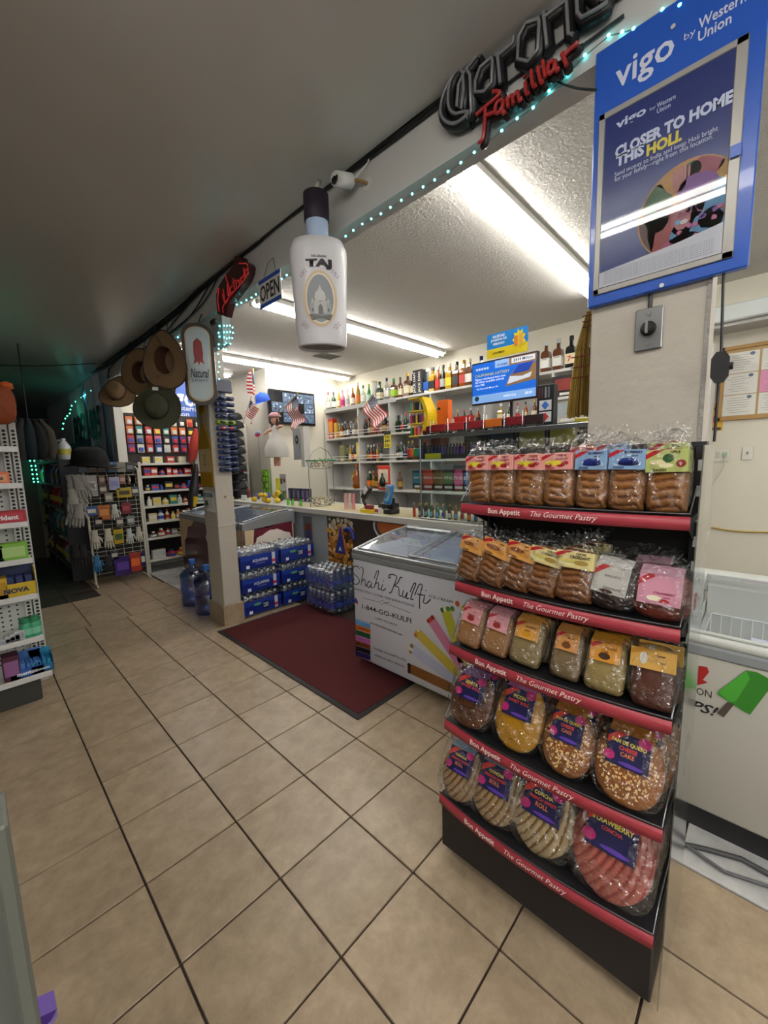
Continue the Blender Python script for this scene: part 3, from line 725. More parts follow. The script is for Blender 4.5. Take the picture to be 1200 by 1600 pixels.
def stick(c, tip, a, b_, wd, dark):
    """a printed kulfi stick: rounded bar between two points of the panel with fruit drawn at its upper end"""
    p = Vector(on(*a)); q = Vector(on(*b_)); d = (q - p).normalized(); n = Vector((-d.y, d.x)); W_ = wd / 2
    pl = [p - n * W_] + [p - d * W_ * .5 * math.sin(PI * i / 6) + n * (-W_ + wd * i / 6) for i in range(1, 6)] + [p + n * W_, q + n * W_] + [q + d * W_ * .5 * math.sin(PI * i / 6) + n * (W_ - wd * i / 6) for i in range(1, 6)] + [q - n * W_]
    B().prism([tuple(v) for v in pl], -.0025, -.001, mat(c, .35)).obj('print', kc)
    e = q - d * .0
    B().prism([tuple(e + Vector((math.cos(2 * PI * i / 10), math.sin(2 * PI * i / 10))) * W_ * .8) for i in range(10)], -.003, -.0025, mat(dark, .4)).obj('print', kc)
    for k, tc in enumerate(tip):
        c0 = p - d * .012 + n * (k - (len(tip) - 1) / 2) * .022
        B().prism([(c0.x + .014 * math.cos(2 * PI * i / 10), c0.y + .015 * math.sin(2 * PI * i / 10)) for i in range(10)], -.0045 - .0004 * k, -.003, mat(tc, .4)).obj('print', kc)
stick('c3c43a', ('3d7a2c', 'dfe6c8', '5b9a3a'), (697, 955), (727, 1045), .068, '9a9a2c')
stick('d889b0', ('b83428', 'c85038', 'a02c24'), (675, 970), (722, 1042), .068, 'c070a0')
stick('d3bf4e', ('c87a28', 'e0a83c', 'e8e0c8'), (654, 990), (714, 1050), .068, 'b8a43c')
stick('c4cbe8', ('a89060', 'e8e4da', '8a7040'), (645, 1015), (715, 1066), .068, 'aab2d8')
stick('8a5a2c', ('3a1c14', '4a241a', '2c140e'), (642, 1045), (706, 1075), .068, '6a4420')
for a, c in (((715, 943), 'c8581c'), ((724, 950), 'e0b82c'), ((707, 951), '3f7a2c')):
    p = on(*a); B().prism([(p[0] + .014 * math.cos(i * PI / 5), p[1] + .016 * math.sin(i * PI / 5)) for i in range(10)], -.0035, -.001, mat(c, .4)).obj('print', kc)
# ---- maroon freezer
HY = 4.855; HX = 1.95
MAR = mat('4b1421', .35, coat=.2)
hf, hc = freezer('ice_cream_freezer', 'maroon curved-glass ice cream freezer with a cream oval badge behind the post', (HX, HY, 0), 1.80, .64, .09, .87, .955, MAR)
def badge(parent, x, z, y, s, face_x=False):
    W_ = mat('e6ddd0', .5); pts = []
    for i in range(40):
        a = 2 * PI * i / 40; r = 1 + .05 * math.cos(a * 10) + (.12 if abs(a - PI / 2) < .2 else 0)
        pts.append((x + s * r * math.cos(a), z + s * .55 * r * math.sin(a)))
    mw = Matrix.Rotation(PI / 2, 4, 'Z') if face_x else Matrix.Identity(4)
    g = link('badge', B().prism(pts, y - .004, y, W_).mesh('badge'), parent, mw=mw)
    text('Häagen-Dazs', mat('3a0f1a', .5), g, x, z, y - .0055, width=s * 1.5, bold=.02)
    return g
badge(hc, .22, .62, 0, .27)
B().prism([(.45, .1), (.9, .1), (.9, .8), (.75, .8), (.7, .65), (.62, .6), (.6, .45), (.5, .35)], -.002, 0, mat('c9b08c', .5)).obj('cream_panel', hc)
B().prism([(-.9, .8), (-.4, .8), (-.5, .72), (-.62, .70), (-.7, .55), (-.78, .5), (-.8, .3), (-.9, .25)], -.002, 0, mat('c9b08c', .5)).obj('cream_panel', hc)
# end panel facing the counter aisle (local +x side)
ep = B().box(.90, .02, .12, .903, .62, .80, mat('cdb894', .5)).obj('end_panel', hc)
B().prism([(.13, .8), (.60, .83), (.62, .1), (.05, .1)], -.905, -.9, mat('5c1a2b', .35)).obj('end_print', hc)
for o in [c for c in hc.children if c.name.startswith('end_print')]:
    o.matrix_basis = Matrix.Rotation(PI / 2, 4, 'Z')
badge(hc, .36, .62, -.906, .24, True)
# ---- white freezer at the right
WF = mat('b9b7ae', .45)
wf, wc = freezer('ice_cream_freezer', 'white chest freezer with a printed green popsicle at the right edge', (1.84, -.40, 0), 1.24, .56, .10, .80, .93, WF, rim=mat('bfc2bd', .4), cas=False, liner='cfcfc4')
B().box(-.6, .03, .0, .6, .5, .1, mat('1d1d1e', .7)).obj('plinth', wc)
on2 = lambda a, b_: on(a, b_, 1.84, -.40, 0)
pp = [on2(*q) for q in ((1166, 1047), (1176, 1049), (1183, 1050), (1203, 1061), (1203, 1075), (1172, 1116), (1158, 1108), (1122, 1085), (1122, 1080))]
B().prism(pp, -.004, -.001, mat('2f7a24', .4)).obj('popsicle_print', wc)
B().prism([on2(*q) for q in ((1122, 1080), (1166, 1047), (1172, 1060), (1150, 1095), (1140, 1096))], -.005, -.004, mat('46a035', .4)).obj('popsicle_print', wc)
B().prism([on2(*q) for q in ((1137, 1096), (1147, 1100), (1131, 1120), (1121, 1113))], -.006, -.004, mat('4a4038', .5)).obj('popsicle_stick', wc)
B().prism([on2(*q) for q in ((1092, 1040), (1105, 1042), (1108, 1050), (1098, 1062), (1106, 1066), (1090, 1070))], -.004, -.001, mat('a01c1c', .5)).obj('emblem', wc)
z_ = on2(1100, 1082); text('ON', INK, wc, z_[0], z_[1], -.002, width=.045, height=.028)
z_ = on2(1100, 1106); text('PS!', INK, wc, z_[0], z_[1], -.002, width=.085, height=.04, shear=.4, bold=.02)
z_ = on2(1176, 922); 
hs = B().tube([(1.72, .16, .012), (1.76, .08, .012), (1.80, -.02, .012), (1.79, -.12, .012), (1.82, -.25, .012)], .009, mat('3b3b3c', .6), 6).tube([(1.74, .16, .012), (1.70, .02, .012), (1.74, -.10, .012), (1.78, -.2, .03)], .006, mat('56565a', .6), 6)
hs.obj('drain_hose', label='dark drain hose lying on the white tiles under the popsicle freezer', cat='hose')
# ================================================================ COUNTER
CX = 2.62
ct = thing('sales_counter', 'long white sales counter behind the freezers and the water cases', 'counter', (CX, 2.85, 0), FX)
B().cbox(-2.95, 0, .925, 2.6, .62, .985, mat('cfcdc6', .4, noise=.12, scale=10), .006).obj('countertop', ct)
B().cbox(-2.9, .05, 0, 2.55, .07, .925, mat('9fa6ac', .6), .003).obj('front_panel', ct)
B().cbox(-2.9, .07, 0, -2.87, .6, .925, WHITE, .003).cbox(2.5, .07, 0, 2.55, .6, .925, WHITE, .003).obj('end_panel', ct)
pb = thing('food_poster', 'printed poster of golden nuggets fixed under the counter', 'poster', (CX + .046, 2.85, 0), FX)
oc = lambda a, b_: (2.85 - U(a, b_, 'X', CX + .046).y, U(a, b_, 'X', CX + .046).z)
(x0, z0), (x1, z1) = oc(514, 868), oc(575, 800)
B().box(x0, -.004, z0 - .06, x1 + .1, 0, .91, mat('3b3128', .5)).obj('sheet', pb)
nb = B(); rr = random.Random(3)
for i in range(150):
    x = rr.uniform(x0 + .01, x0 + .42); z = rr.uniform(z0 - .05, .85); s = rr.uniform(.015, .032); n = 7
    nb.add([(x + s * math.cos(2 * PI * k / n) * rr.uniform(.7, 1.2), -.005 - i * .00002, z + s * math.sin(2 * PI * k / n) * rr.uniform(.7, 1.1)) for k in range(n)], [list(range(n))], mat(rr.choice(['c98a2c', 'e0a84a', 'b5721c', 'd99a38', 'a8621a', 'e8c07a']), .5))
for i in range(26):
    x = rr.uniform(x0 + .02, x0 + .4); z = rr.uniform(.8, .89); s = rr.uniform(.015, .03); n = 7
    nb.add([(x + s * math.cos(2 * PI * k / n), -.0085 - i * .00002, z + s * math.sin(2 * PI * k / n)) for k in range(n)], [list(range(n))], mat(rr.choice(['c9c2a8', 'b0a888', 'dad2b8']), .5))
nb.obj('nugget_print', pb, kind='stuff')
pb2 = thing('food_poster', 'printed poster of a white plate of food under the counter, above the kulfi freezer', 'poster', (CX + .044, 2.85, 0), FX)
cx, cz = oc(612, 818); cx += .02
B().box(cx - .3, -.003, .55, cx + .42, 0, .915, mat('2c2a2c', .5)).obj('sheet', pb2)
for rx, rz_, c, k in ((.26, .17, 'c9ccd4', 1), (.235, .145, '4a423c', 2), (.2, .115, 'b0622c', 3)):
    B().prism([(cx + rx * math.cos(a * PI / 16), min(.912, cz - .03 + rz_ * math.sin(a * PI / 16))) for a in range(32)], -.003 - .001 * k, -.003, mat(c, .5)).obj('plate_print', pb2)
la = thing('letter_sign', 'blue letter A cut-out leaning beside the nugget poster', 'sign', (CX - .02, 2.85, 0), FX)
a1 = [(x0 + .22, .56), (x0 + .31, .56), (x0 + .335, .60), (x0 + .345, .8), (x0 + .36, .8), (x0 + .40, .56), (x0 + .46, .56), (x0 + .375, .85), (x0 + .33, .85)]
B().prism([(x0 + .20, .55), (x0 + .36, .55), (x0 + .30, .84)], -.006, 0, mat('1c2a7c', .5)).prism([(x0 + .185, .54), (x0 + .375, .54), (x0 + .30, .865)], .001, .005, mat('d8743c', .5)).obj('letter', la)
ar = B(); ar.tube([(x0 + .36, 0, .80), (x0 + .42, 0, .83), (x0 + .47, 0, .80), (x0 + .49, 0, .72)], .022, mat('1c2a7c', .5), 6)
ar.obj('arc', la)
text('A', mat('e9e9ef', .5), la, x0 + .285, .60, -.008, width=.05, bold=.03)
dp = thing('door_panel_poster', 'small dark poster with a red and blue emblem at the counter corner', 'poster', (CX + .046, 3.78, 0), FX)
B().box(-.10, -.004, .5, .06, 0, .88, mat('5c6468', .5)).box(-.05, -.006, .6, .05, -.004, .8, mat('7c2c24', .5)).box(-.035, -.008, .62, .035, -.006, .72, mat('24408c', .5)).obj('sheet', dp)
# ================================================================ WATER
BOT = film((.80, .88, .95), .16, 0, 1, .06); CAP = mat('dfe3e8', .5); BLUEW = mat('12267a', .3, coat=.4); BLUEL = mat('2a4aa8', .35)
_b = B(); _b.lathe([(.024, 0), (.030, .006), (.031, .12), (.031, .14), (.020, .175), (.0125, .185), (.0125, .192)], BOT, n=8)
_b.lathe([(.0315, .065), (.0315, .115)], BLUEL, n=8, caps=False); _b.lathe([(.0145, .187), (.0145, .204), (.012, .206)], CAP, n=8)
BOTM = _b.mesh('water_bottle')
def water_case(label, loc, rz, style):
    t = thing('water_case', label, 'water', loc, rz, 'cases of bottled water by the post')
    for i in range(6):
        for j in range(4): link('water_bottle', BOTM, t, ((i - 2.5) * .0655, (j - 1.5) * .0655, .003))
    b = B(); F = film((.9, .95, 1), .2, .8, 30, .06); cr = crinkle(hash(label) % 97)
    def P(u, v):
        ph = 2 * PI * u; th = PI * (.02 + .96 * v)
        x, y, z = .206 * sp(math.sin(th), .25) * sp(math.cos(ph), .25), .142 * sp(math.sin(th), .25) * sp(math.sin(ph), .25), .108 * sp(-math.cos(th), .35)
        q = cr(x + y, z); return (x + q * .006, y + q * .006, max(0.0, z + .106 + (q * .008 if z > .05 else 0)))
    b.grid(P, 36, 12, F, False, True); b.obj('shrink_wrap', t)
    if style != 'clear':
        g = B()
        for s in (-1, 1):
            g.cbox(-.204, s * .1425 - .0015, .02, .204, s * .1425 + .0015, .155, BLUEW, .001)
        g.cbox(-.2065, -.142, .02, -.2035, .142, .155, BLUEW, .001).cbox(.2035, -.142, .02, .2065, .142, .155, BLUEW, .001)
        g.box(-.204, -.1445, .11, .204, -.1439, .15, mat('1d3c98', .3)).box(.13, -.1448, .03, .165, -.1443, .15, mat('c9ccd4', .4)).box(.13, -.1452, .05, .165, -.1447, .08, mat('c0302c', .4))
        g.box(-.15, -.1448, .03, -.115, -.1443, .06, mat('dfe3e8', .4))
        go = g.obj('printed_band', t)
        if style == 'aqua':
            text('AQUAFINA', mat('dfe6f2', .4), go, 0, .095, -.146, width=.17, height=.034, bold=.02, rot=.0)
            text('PURIFIED WATER', mat('b9c6e2', .4), go, 0, .065, -.146, width=.1, height=.008)
        else:
            B().prism([(.03 + .042 * math.cos(i * PI / 10), .088 + .042 * math.sin(i * PI / 10)) for i in range(20)], -.1462, -.144, mat('0e1440', .4)).obj('print', go)
            text('PURE', mat('dfe6f2', .4), go, .03, .1, -.1475, width=.055, height=.018, bold=.03); text('LIFE', mat('dfe6f2', .4), go, .03, .077, -.1475, width=.05, height=.018, bold=.03)
            B().prism([(-.06 + .04 * math.cos(i * PI / 8), .115 + .014 * math.sin(i * PI / 8)) for i in range(16)], -.1462, -.144, mat('5aa06c', .4)).obj('print', go)
    return t
CHh = .228
for k, st in enumerate(('pure', 'aqua', 'aqua')):
    water_case(('bottom blue water case of the stack beside the post, round dark badge', 'middle blue water case of the stack beside the post', 'top blue water case of the stack beside the post')[k], (1.925, 3.72, k * CHh), 0, st)
for k in range(3):
    water_case('%s blue water case of the stack in the counter corner' % ('bottom', 'middle', 'top')[k], (2.362, 3.715, k * CHh), 0, 'pure')
for k in range(2):
    water_case('%s clear-wrapped case of water bottles next to the kulfi freezer' % ('lower', 'upper')[k], (2.455, 3.16, k * CHh), PI / 2, 'clear').scale = (1.08, 1.2, 1.07)
JUG = film((.32, .52, .85), .14, .3, 12, .08)
def jug(label, loc):
    t = thing('water_jug', label, 'water jug', loc)
    b = B(); b.lathe([(.09, 0), (.128, .012), (.132, .03), (.132, .10), (.126, .115), (.132, .13), (.132, .20), (.126, .215), (.132, .23), (.132, .30), (.126, .345), (.09, .385), (.045, .405), (.032, .42), (.030, .455)], JUG, n=28)
    b.obj('bottle', t)
    B().lathe([(.034, .44), (.036, .45), (.036, .485), (.032, .492)], mat('2c62b0', .4), n=18).obj('cap', t)
    B().lathe([(.124, .004), (.126, .03), (.126, .10), (.12, .115), (.126, .13), (.126, .2), (.12, .215), (.125, .26)], film((.45, .62, .9), .05, 0, 1, .05), n=24).obj('water', t)
    return t
jug('blue water jug standing against the foot of the post', (1.585, 4.06, 0)); jug('blue water jug farther from the post, behind the other', (1.59, 4.44, 0))
# ================================================================ BACK SHELVING WITH BOTTLES
SX = 4.35; SZ = [2.375, U(511, 684, 'X', SX).z - .02, U(562, 719, 'X', SX).z - .02, U(577, 762, 'X', SX).z - .02]
SHW = mat('cbc9c4', .5); BKW = mat('b9b9b6', .6)
sh = thing('shelving_unit', 'tall white built-in shelving of liquor bottles along the back wall', 'shelf', (SX, 3.2, 0), FX)
def ly(Y): return 3.2 - Y
B().box(ly(5.55), .335, .3, ly(.4), .345, 2.37, BKW).obj('back_board', sh)
for i, z in enumerate(SZ):
    b = B(); b.cbox(ly(5.55), 0, z - .03, ly(.4), .34, z, SHW, .003)
    o = b.obj('shelf_board', sh)
    if i == 0: B().box(ly(5.55), -.003, z - .055, ly(3.9), 0, z + .004, mat('d9d7d2', .4, noise=.4, scale=60)).obj('edge_paper', o)
    if i in (1, 2):
        for dz in (.045, .085):
            B().tube([(ly(5.5), -.005, z + dz), (ly(2.9), -.005, z + dz)], .006, mat('dedcd8', .4), 6).obj('guard_rail', o)
B().cbox(ly(5.55), 0, .35, ly(.4), .34, .38, SHW, .003).obj('shelf_board', sh)
for Y in (5.54, 4.717, 4.05, 3.3, 2.5, 1.7, .9, .41):
    B().cbox(ly(Y) - .012, .002, .3, ly(Y) + .012, .335, 2.345, SHW, .002).obj('divider', sh)
SHAPES = {'round': [(.30, 0), (.33, .02), (.33, .55), (.28, .64), (.12, .74), (.10, .92)],
          'tall': [(.22, 0), (.25, .02), (.25, .6), (.2, .68), (.10, .78), (.09, .93)],
          'square': [(.36, 0), (.38, .02), (.38, .56), (.33, .66), (.13, .72), (.11, .92)],
          'jug': [(.38, 0), (.44, .08), (.46, .35), (.36, .58), (.14, .74), (.12, .92)]}
def bottle_mesh(shape, body, cap, label, clear=False):
    key = ('bot', shape, body, cap, label)
    if key in _T: return _T[key]
    pr = SHAPES[shape]; n = 4 if shape == 'square' else 10; b = B()
    s = .3
    gm = mat(body, .12, coat=.5) if not clear else film(tuple(.55 + .45 * v for v in lin(hx(CN.get(body, body)))), .14, 0, 1, .05)
    def rl(p): return [(r * s * .42 * (1.2 if n == 4 else 1), z * s) for r, z in p]
    b.lathe(rl(pr), gm, n=n, smooth=n > 4)
    m0 = b.mesh('liquor_bottle')
    m1 = B().lathe(rl([(pr[-1][0] + .03, .86), (pr[-1][0] + .03, .99), (pr[-1][0], 1.0)]), mat(cap, .35), n=8).mesh('cap')
    rr = max(r for r, z in pr) + .012
    m2 = B().lathe(rl([(rr, .16), (rr, .46)]), mat(label, .5), n=n, smooth=n > 4, caps=False).mesh('label')
    if n == 4:
        for m_ in (m0, m2): m_.transform(Matrix.Rotation(PI / 4, 4, 'Z'))
    _T[key] = (m0, m1, m2)
    return _T[key]
BW = {'black': 'black', 'amber': 'amber', 'gold': 'gold', 'clear': 'clear', 'green': 'green', 'dark green': 'dark green', 'pink': 'pink', 'white': 'white', 'brown': 'brown', 'light blue': 'light blue', 'red': 'red', 'mint': 'mint'}
def bottle(body, cap, label, shape, loc, desc, group, sc_=1.0, cls='bottle'):
    m0, m1, m2 = bottle_mesh(shape, body, cap, label, body in ('clear', 'mint', 'light blue'))
    o = link('liquor_bottle', m0, None, loc, FX, desc, cls, group); o.scale = (sc_ * .95, sc_ * .95, sc_)
    link('cap', m1, o); link('bottle_label', m2, o)
    return o
TOP = [(508, 'pink', 'red', 'cream', 'round'), (514, 'clear', 'red', 'white', 'round'), (522, 'dark green', 'black', 'white', 'round'), (530, 'gold', 'cream', 'cream', 'tall'), (536, 'pink', 'pink', 'magenta', 'round'), (543, 'white', 'white', 'silver', 'round'),
       (552, 'amber', 'gold', 'white', 'round'), (560, 'gold', 'cream', 'orange', 'tall'), (568, 'mint', 'green', 'white', 'round'), (577, 'green', 'lime', 'mint', 'tall'), (594, 'dark green', 'dark green', 'cream', 'square'), (605, 'clear', 'navy', 'white', 'round'),
       (616, 'brown', 'green', 'lime', 'square'), (626, 'brown', 'brown', 'cream', 'round'), (638, 'brown', 'gold', 'cream', 'square'), (646, 'black', 'black', 'cream', 'round'),
       (668, 'light blue', 'silver', 'blue', 'square'), (677, 'gold', 'black', 'black', 'square'), (685, 'amber', 'silver', 'red', 'round'), (693, 'black', 'black', 'silver', 'round'), (703, 'gold', 'cream', 'yellow', 'square'), (714, 'brown', 'black', 'black', 'square'),
       (725, 'amber', 'gold', 'red', 'square'), (734, 'brown', 'cream', 'white', 'square'), (752, 'clear', 'navy', 'blue', 'square'), (853, 'brown', 'silver', 'white', 'square'), (872, 'brown', 'silver', 'white', 'square'), (892, 'black', 'black', 'cream', 'square'), (908, 'black', 'gold', 'cream', 'round')]
for i, (px, bd, cp, lb, shp) in enumerate(TOP):
    Y = U(px, 740 - (px + 55) * .185 + 8, 'X', SX + .12).y
    k = {560: 1.22, 605: 1.1, 638: 1.12, 514: 1.05}.get(px, 1.0) * (1.12 if px > 660 else 1)
    o = bottle(bd, cp, lb, shp, (SX + .12, Y, SZ[0]), '%s bottle, %s label and %s cap, %s along the top shelf' % (bd, lb, cp, nth(i)), 'bottles on the top shelf', k)
    if px == 892: text('7', mat('c0402a', .5), o, 0, .09, -.052, width=.035, bold=.03)
    if px in (853, 872): text('JIM BEAM', mat('26262a', .5), o, 0, .125, -.052, width=.05, bold=.02)
bx = thing('gift_tube', 'tall white gift tube among the bottles on the top shelf', 'box', (SX + .12, U(585, 615, 'X', SX + .12).y, SZ[0]))
B().lathe([(.045, 0), (.045, .31)], mat('d7d5cd', .5), n=16).obj('tube', bx); B().lathe([(.047, .3), (.047, .325)], mat('c2b68c', .4), n=16).obj('lid', bx)
bx = thing('gift_box', 'black gift box with white lettering on the top shelf', 'box', (SX + .10, U(657, 598, 'X', SX + .12).y, SZ[0]), FX)
jb = B().cbox(-.08, -.05, 0, .08, .06, .33, mat('151517', .4), .004).obj('carton', bx)
for xx in (-.045, .04): text('JACK DAN', mat('d8d6d0', .5), jb, xx, .16, -.052, width=.27, height=.05, rot=PI / 2, bold=.02)
rr = random.Random(11)
DK = ['black', 'brown', 'amber', 'dark green', 'black', 'gold', 'brown', 'clear']
LBc = ['white', 'cream', 'red', 'black', 'gold', 'navy', 'silver', 'orange']
CPc = ['black', 'red', 'gold', 'silver', 'white']
def shelf_row(zi, y0, y1, name, step=.07, skip=(), dep=.12, sc_=.9):
    Y = y0; i = 0
    while Y > y1:
        if not any(abs(Y - d) < .05 for d in (5.54, 4.717, 4.05, 3.3, 2.5, 1.7, .9)) and not any(a > Y > b for a, b in skip):
            bd, lb, cp = rr.choice(DK), rr.choice(LBc), rr.choice(CPc)
            bottle(bd, cp, lb, rr.choice(['round', 'tall', 'square', 'round']), (SX + dep, Y, SZ[zi]), '%s bottle, %s label, %s cap, %s on %s' % (bd, lb, cp, nth(i), name), 'bottles on the %s' % name, sc_ * rr.uniform(.88, 1.05))
            i += 1
        Y -= step * rr.uniform(.92, 1.08)
shelf_row(1, 5.30, 3.0, 'second shelf')
shelf_row(2, 5.12, 3.05, 'third shelf', skip=((4.3, 4.05),))
shelf_row(3, 5.0, 3.2, 'fourth shelf', step=.08, skip=((4.4, 4.2), (3.95, 3.7)))
shelf_row(1, 2.95, .75, 'shelf behind the glass case', step=.1, sc_=.8)
def carton(label, loc, w, h, d, c, c2, rz=FX, cat='box', txt=None, tc='white', name='carton_box', grp=None):
    t = thing(name, label, cat, loc, rz, grp)
    b = B().cbox(-w / 2, 0, 0, w / 2, d, h, mat(c, .45), .002).obj('carton', t)
    B().box(-w * .42, -.0015, h * .3, w * .42, 0, h * .85, mat(c2, .45)).box(-w * .3, -.0015, h * .08, w * .3, 0, h * .2, mat('d6d2c8', .5)).obj('printed_panel', t)
    if txt: text(txt, mat(tc, .5), b, 0, h * .6, -.003, width=w * .7, bold=.02)
    return t
carton('red carton at the left end of the second shelf', (SX + .06, 5.47, SZ[1]), .12, .34, .1, 'b03a24', 'd8903c')
carton('tall yellow carton beside the red one on the second shelf', (SX + .06, 5.35, SZ[1]), .06, .26, .07, 'd8b84c', 'c8a43c')
carton('olive carton at the left of the third shelf', (SX + .06, 5.2, SZ[2]), .11, .28, .08, '8c8a5c', '7a7850')
carton('narrow yellow carton among the bottles of the third shelf', (SX + .03, 4.78, SZ[2]), .06, .3, .05, 'dcc04a', 'e2d07c')
o = bottle('amber', 'orange', 'amber', 'jug', (SX + .05, U(558, 745, 'X', SX + .05).y, SZ[3]), 'large amber jug-shaped bottle on the lowest visible shelf', None, 1.35)
t = carton('orange gift box holding a dark bottle on the lowest visible shelf', (SX - .02, U(600, 740, 'X', SX).y, SZ[3]), .24, .36, .12, 'c8402a', 'e8d4bc', txt='BUCHANANS')
B().lathe([(.035, .05), (.05, .07), (.05, .14), (.015, .2), (.015, .25)], mat('1a2a1c', .2), (0, -.02, 0), n=12).obj('bottle', t)
# ================================================================ TV MONITOR WALL
tv = thing('security_monitor', 'wide black monitor of small camera views on the far wall', 'monitor', (3.72, 5.52, 2.36))
B().cbox(-.42, 0, -.26, .42, .05, .26, mat('0e0e10', .3), .008).obj('housing', tv)
B().cbox(-.05, .05, -.05, .05, .08, .05, BLK, .004).obj('wall_mount', tv)
scn = B().box(-.40, -.004, -.235, .40, 0, .235, mat('0c0e14', .2)).obj('screen', tv)
rr = random.Random(8)
for i in range(4):
    for j in range(3):
        if (i, j) in ((0, 2), (2, 1), (0, 0)): continue
        x0 = -.39 + i * .197; z0 = -.225 + j * .152; b = B().box(x0, -.006, z0, x0 + .19, -.004, z0 + .145, mat('46566a', .4, emit=.5))
        for k in range(14):
            x = x0 + rr.uniform(.0, .15); z = z0 + rr.uniform(0, .11)
            b.box(x, -.0068 - .00005 * k, z, x + rr.uniform(.01, .04), -.006, z + rr.uniform(.008, .035), mat(rr.choice(['8fa6bc', '2a3644', 'aebccc', '5c7088', '1c2430']), .4, emit=.5))
        b.obj('camera_view', scn)
# ================================================================ GLASS DISPLAY CASE
GX, GY0, GY1, GZ0, GZ1 = 2.66, 2.13, .62, .985, 1.675
gc = thing('glass_display_case', 'clear glass display case of small goods standing on the counter', 'case', (GX, (GY0 + GY1) / 2, GZ0), FX)
gw = (GY0 - GY1) / 2; gh = GZ1 - GZ0; GL = glass(); TR = mat('9fa3a5', .3, 1)
B().box(-gw, 0, 0, gw, .004, gh, GL).obj('front_pane', gc); B().box(-gw, .004, 0, -gw + .004, .38, gh, GL).obj('side_pane', gc); B().box(gw - .004, .004, 0, gw, .38, gh, GL).obj('side_pane', gc)
B().box(-gw - .01, -.01, gh, gw + .01, .39, gh + .008, glass((.80, .86, .85), .25)).obj('top_pane', gc)
b = B()
for s in (-1, 1):
    b.cbox(s * gw - .006, -.004, 0, s * gw + .006, .008, gh, TR, .002)
b.cbox(-gw, -.012, gh - .02, gw, .0, gh + .012, TR, .003).cbox(-gw, -.006, 0, gw, .006, .015, TR, .002)
b.obj('metal_trim', gc)
GSZ = [U(645, 764, 'X', GX + .03).z - GZ0, U(645, 718, 'X', GX + .03).z - GZ0]
for z in GSZ: B().box(-gw + .006, .02, z - .008, gw - .006, .36, z - .002, glass((.78, .86, .84), .2)).obj('glass_shelf', gc)
def gy(px, py): return U(px, py, 'X', GX + .04).y
rr = random.Random(21)
# miniature bottles on the case floor
for r_ in range(2):
    for i in range(22):
        Y = gy(645, 800) - .062 * i - .02 * r_
        if Y < .72: continue
        bd, lb = rr.choice(['clear', 'amber', 'mint', 'brown', 'green', 'clear']), rr.choice(['white', 'light blue', 'blue', 'red', 'orange', 'silver'])
        bottle(bd, rr.choice(['gold', 'yellow', 'silver']), lb, 'tall', (GX + .06 + .075 * r_, Y, GZ0 + .002), 'miniature %s bottle, %s label, %s in the %s row of the glass case' % (bd, lb, nth(i), ('front', 'rear')[r_]), 'miniature bottles in the glass case', .42)
for i, (c, c2, nm, tx) in enumerate((('1c4048', '3a7a86', 'dark teal', 'DURATION'), ('a8322a', 'c85a48', 'red', 'RHINO'), ('5e4428', '84683c', 'brown', 'BRONSON'), ('26281f', '5c7a48', 'dark green', 'VITAL'), ('b03a64', 'd4709a', 'pink', 'PINK'), ('24467c', '4a7ab8', 'blue', 'BLUE'))):
    carton('%s cardboard box on the middle glass shelf of the display case' % nm, (GX + .04, gy(648 + i * 15.7, 750) - .035, GZ0 + GSZ[0]), .125, .165, .05, c, c2, txt=tx, grp='boxes on the middle glass shelf')
for i in range(24):
    c = ['red', 'orange', 'green', 'teal', 'purple', 'navy', 'black', 'dark grey'][min(i, 7) if i < 5 else rr.randint(4, 7)]
    Y = gy(636 + i * 5.0, 705); 
    if Y < .75: break
    t = link('vape_pen', B().cbox(-.014, -.012, 0, .014, .012, .075, mat(c, .3), .003).cbox(-.008, -.006, .075, .008, .006, .09, BLK, .002).mesh('vape_pen'), None, (GX + .07, Y, GZ0 + GSZ[1] + .02), FX, 'small %s vapour pen, %s from the left on the upper glass shelf' % (c, nth(i)), 'vape', 'pens on the upper glass shelf')
    link('mouthpiece', B().box(-.006, -.005, .09, .006, .005, .098, mat('3c3c40', .4)).mesh('mouthpiece'), t)
t = thing('display_tray', 'black tray with white lettering holding the pens in the glass case', 'tray', (GX + .05, 1.45, GZ0 + GSZ[1]), FX)
tb = B().cbox(-.66, 0, 0, .6, .12, .02, BLK, .003).cbox(-.66, -.004, 0, .6, 0, .035, BLK, .001).obj('tray', t)
B().box(-.66, -.006, .002, -.5, -.004, .045, mat('c8c02c', .5)).obj('price_card', tb)
text('SWEETS', mat('d8d8d8', .5), tb, -.2, .017, -.006, width=.1); text('GUARDIAN', mat('b0b0b0', .5), tb, .1, .017, -.006, width=.14)
for i, (pa, h, c, c2, nm) in enumerate(((652, .16, 'b8b0a4', '8a4a3c', 'grey and red flyer'), (706, .11, '1a1a1c', '333336', 'black long'), (745, .12, '23303a', '44586a', 'dark blue'), (790, .13, '2c2c26', 'a89c4c', 'black and yellow'), (838, .14, '20241c', 'b8a83c', 'black and gold'), (880, .16, 'a8a030', '2c2c1c', 'yellow and black'))):
    carton('%s carton at the back of the upper glass shelf' % nm, (GX + .2, gy(pa, 690) - .12, GZ0 + GSZ[1]), .22, h + .08, .07, c, c2, grp='cartons in the glass case')
for i, c in enumerate(('b8bcc0', '8c9094', '30343a', '8a3a4a', '2a3a5a', '4c5a30')):
    carton('%s carton hanging back behind the boxes, %s in the case' % (('pale grey', 'mid grey', 'charcoal', 'dusky red', 'navy', 'olive')[i], nth(i)), (GX + .2, 2.02 - i * .16, GZ0 + GSZ[0]), .14, .2, .06, c, 'aaaaaa' if i < 2 else c, grp='cartons behind the boxes')
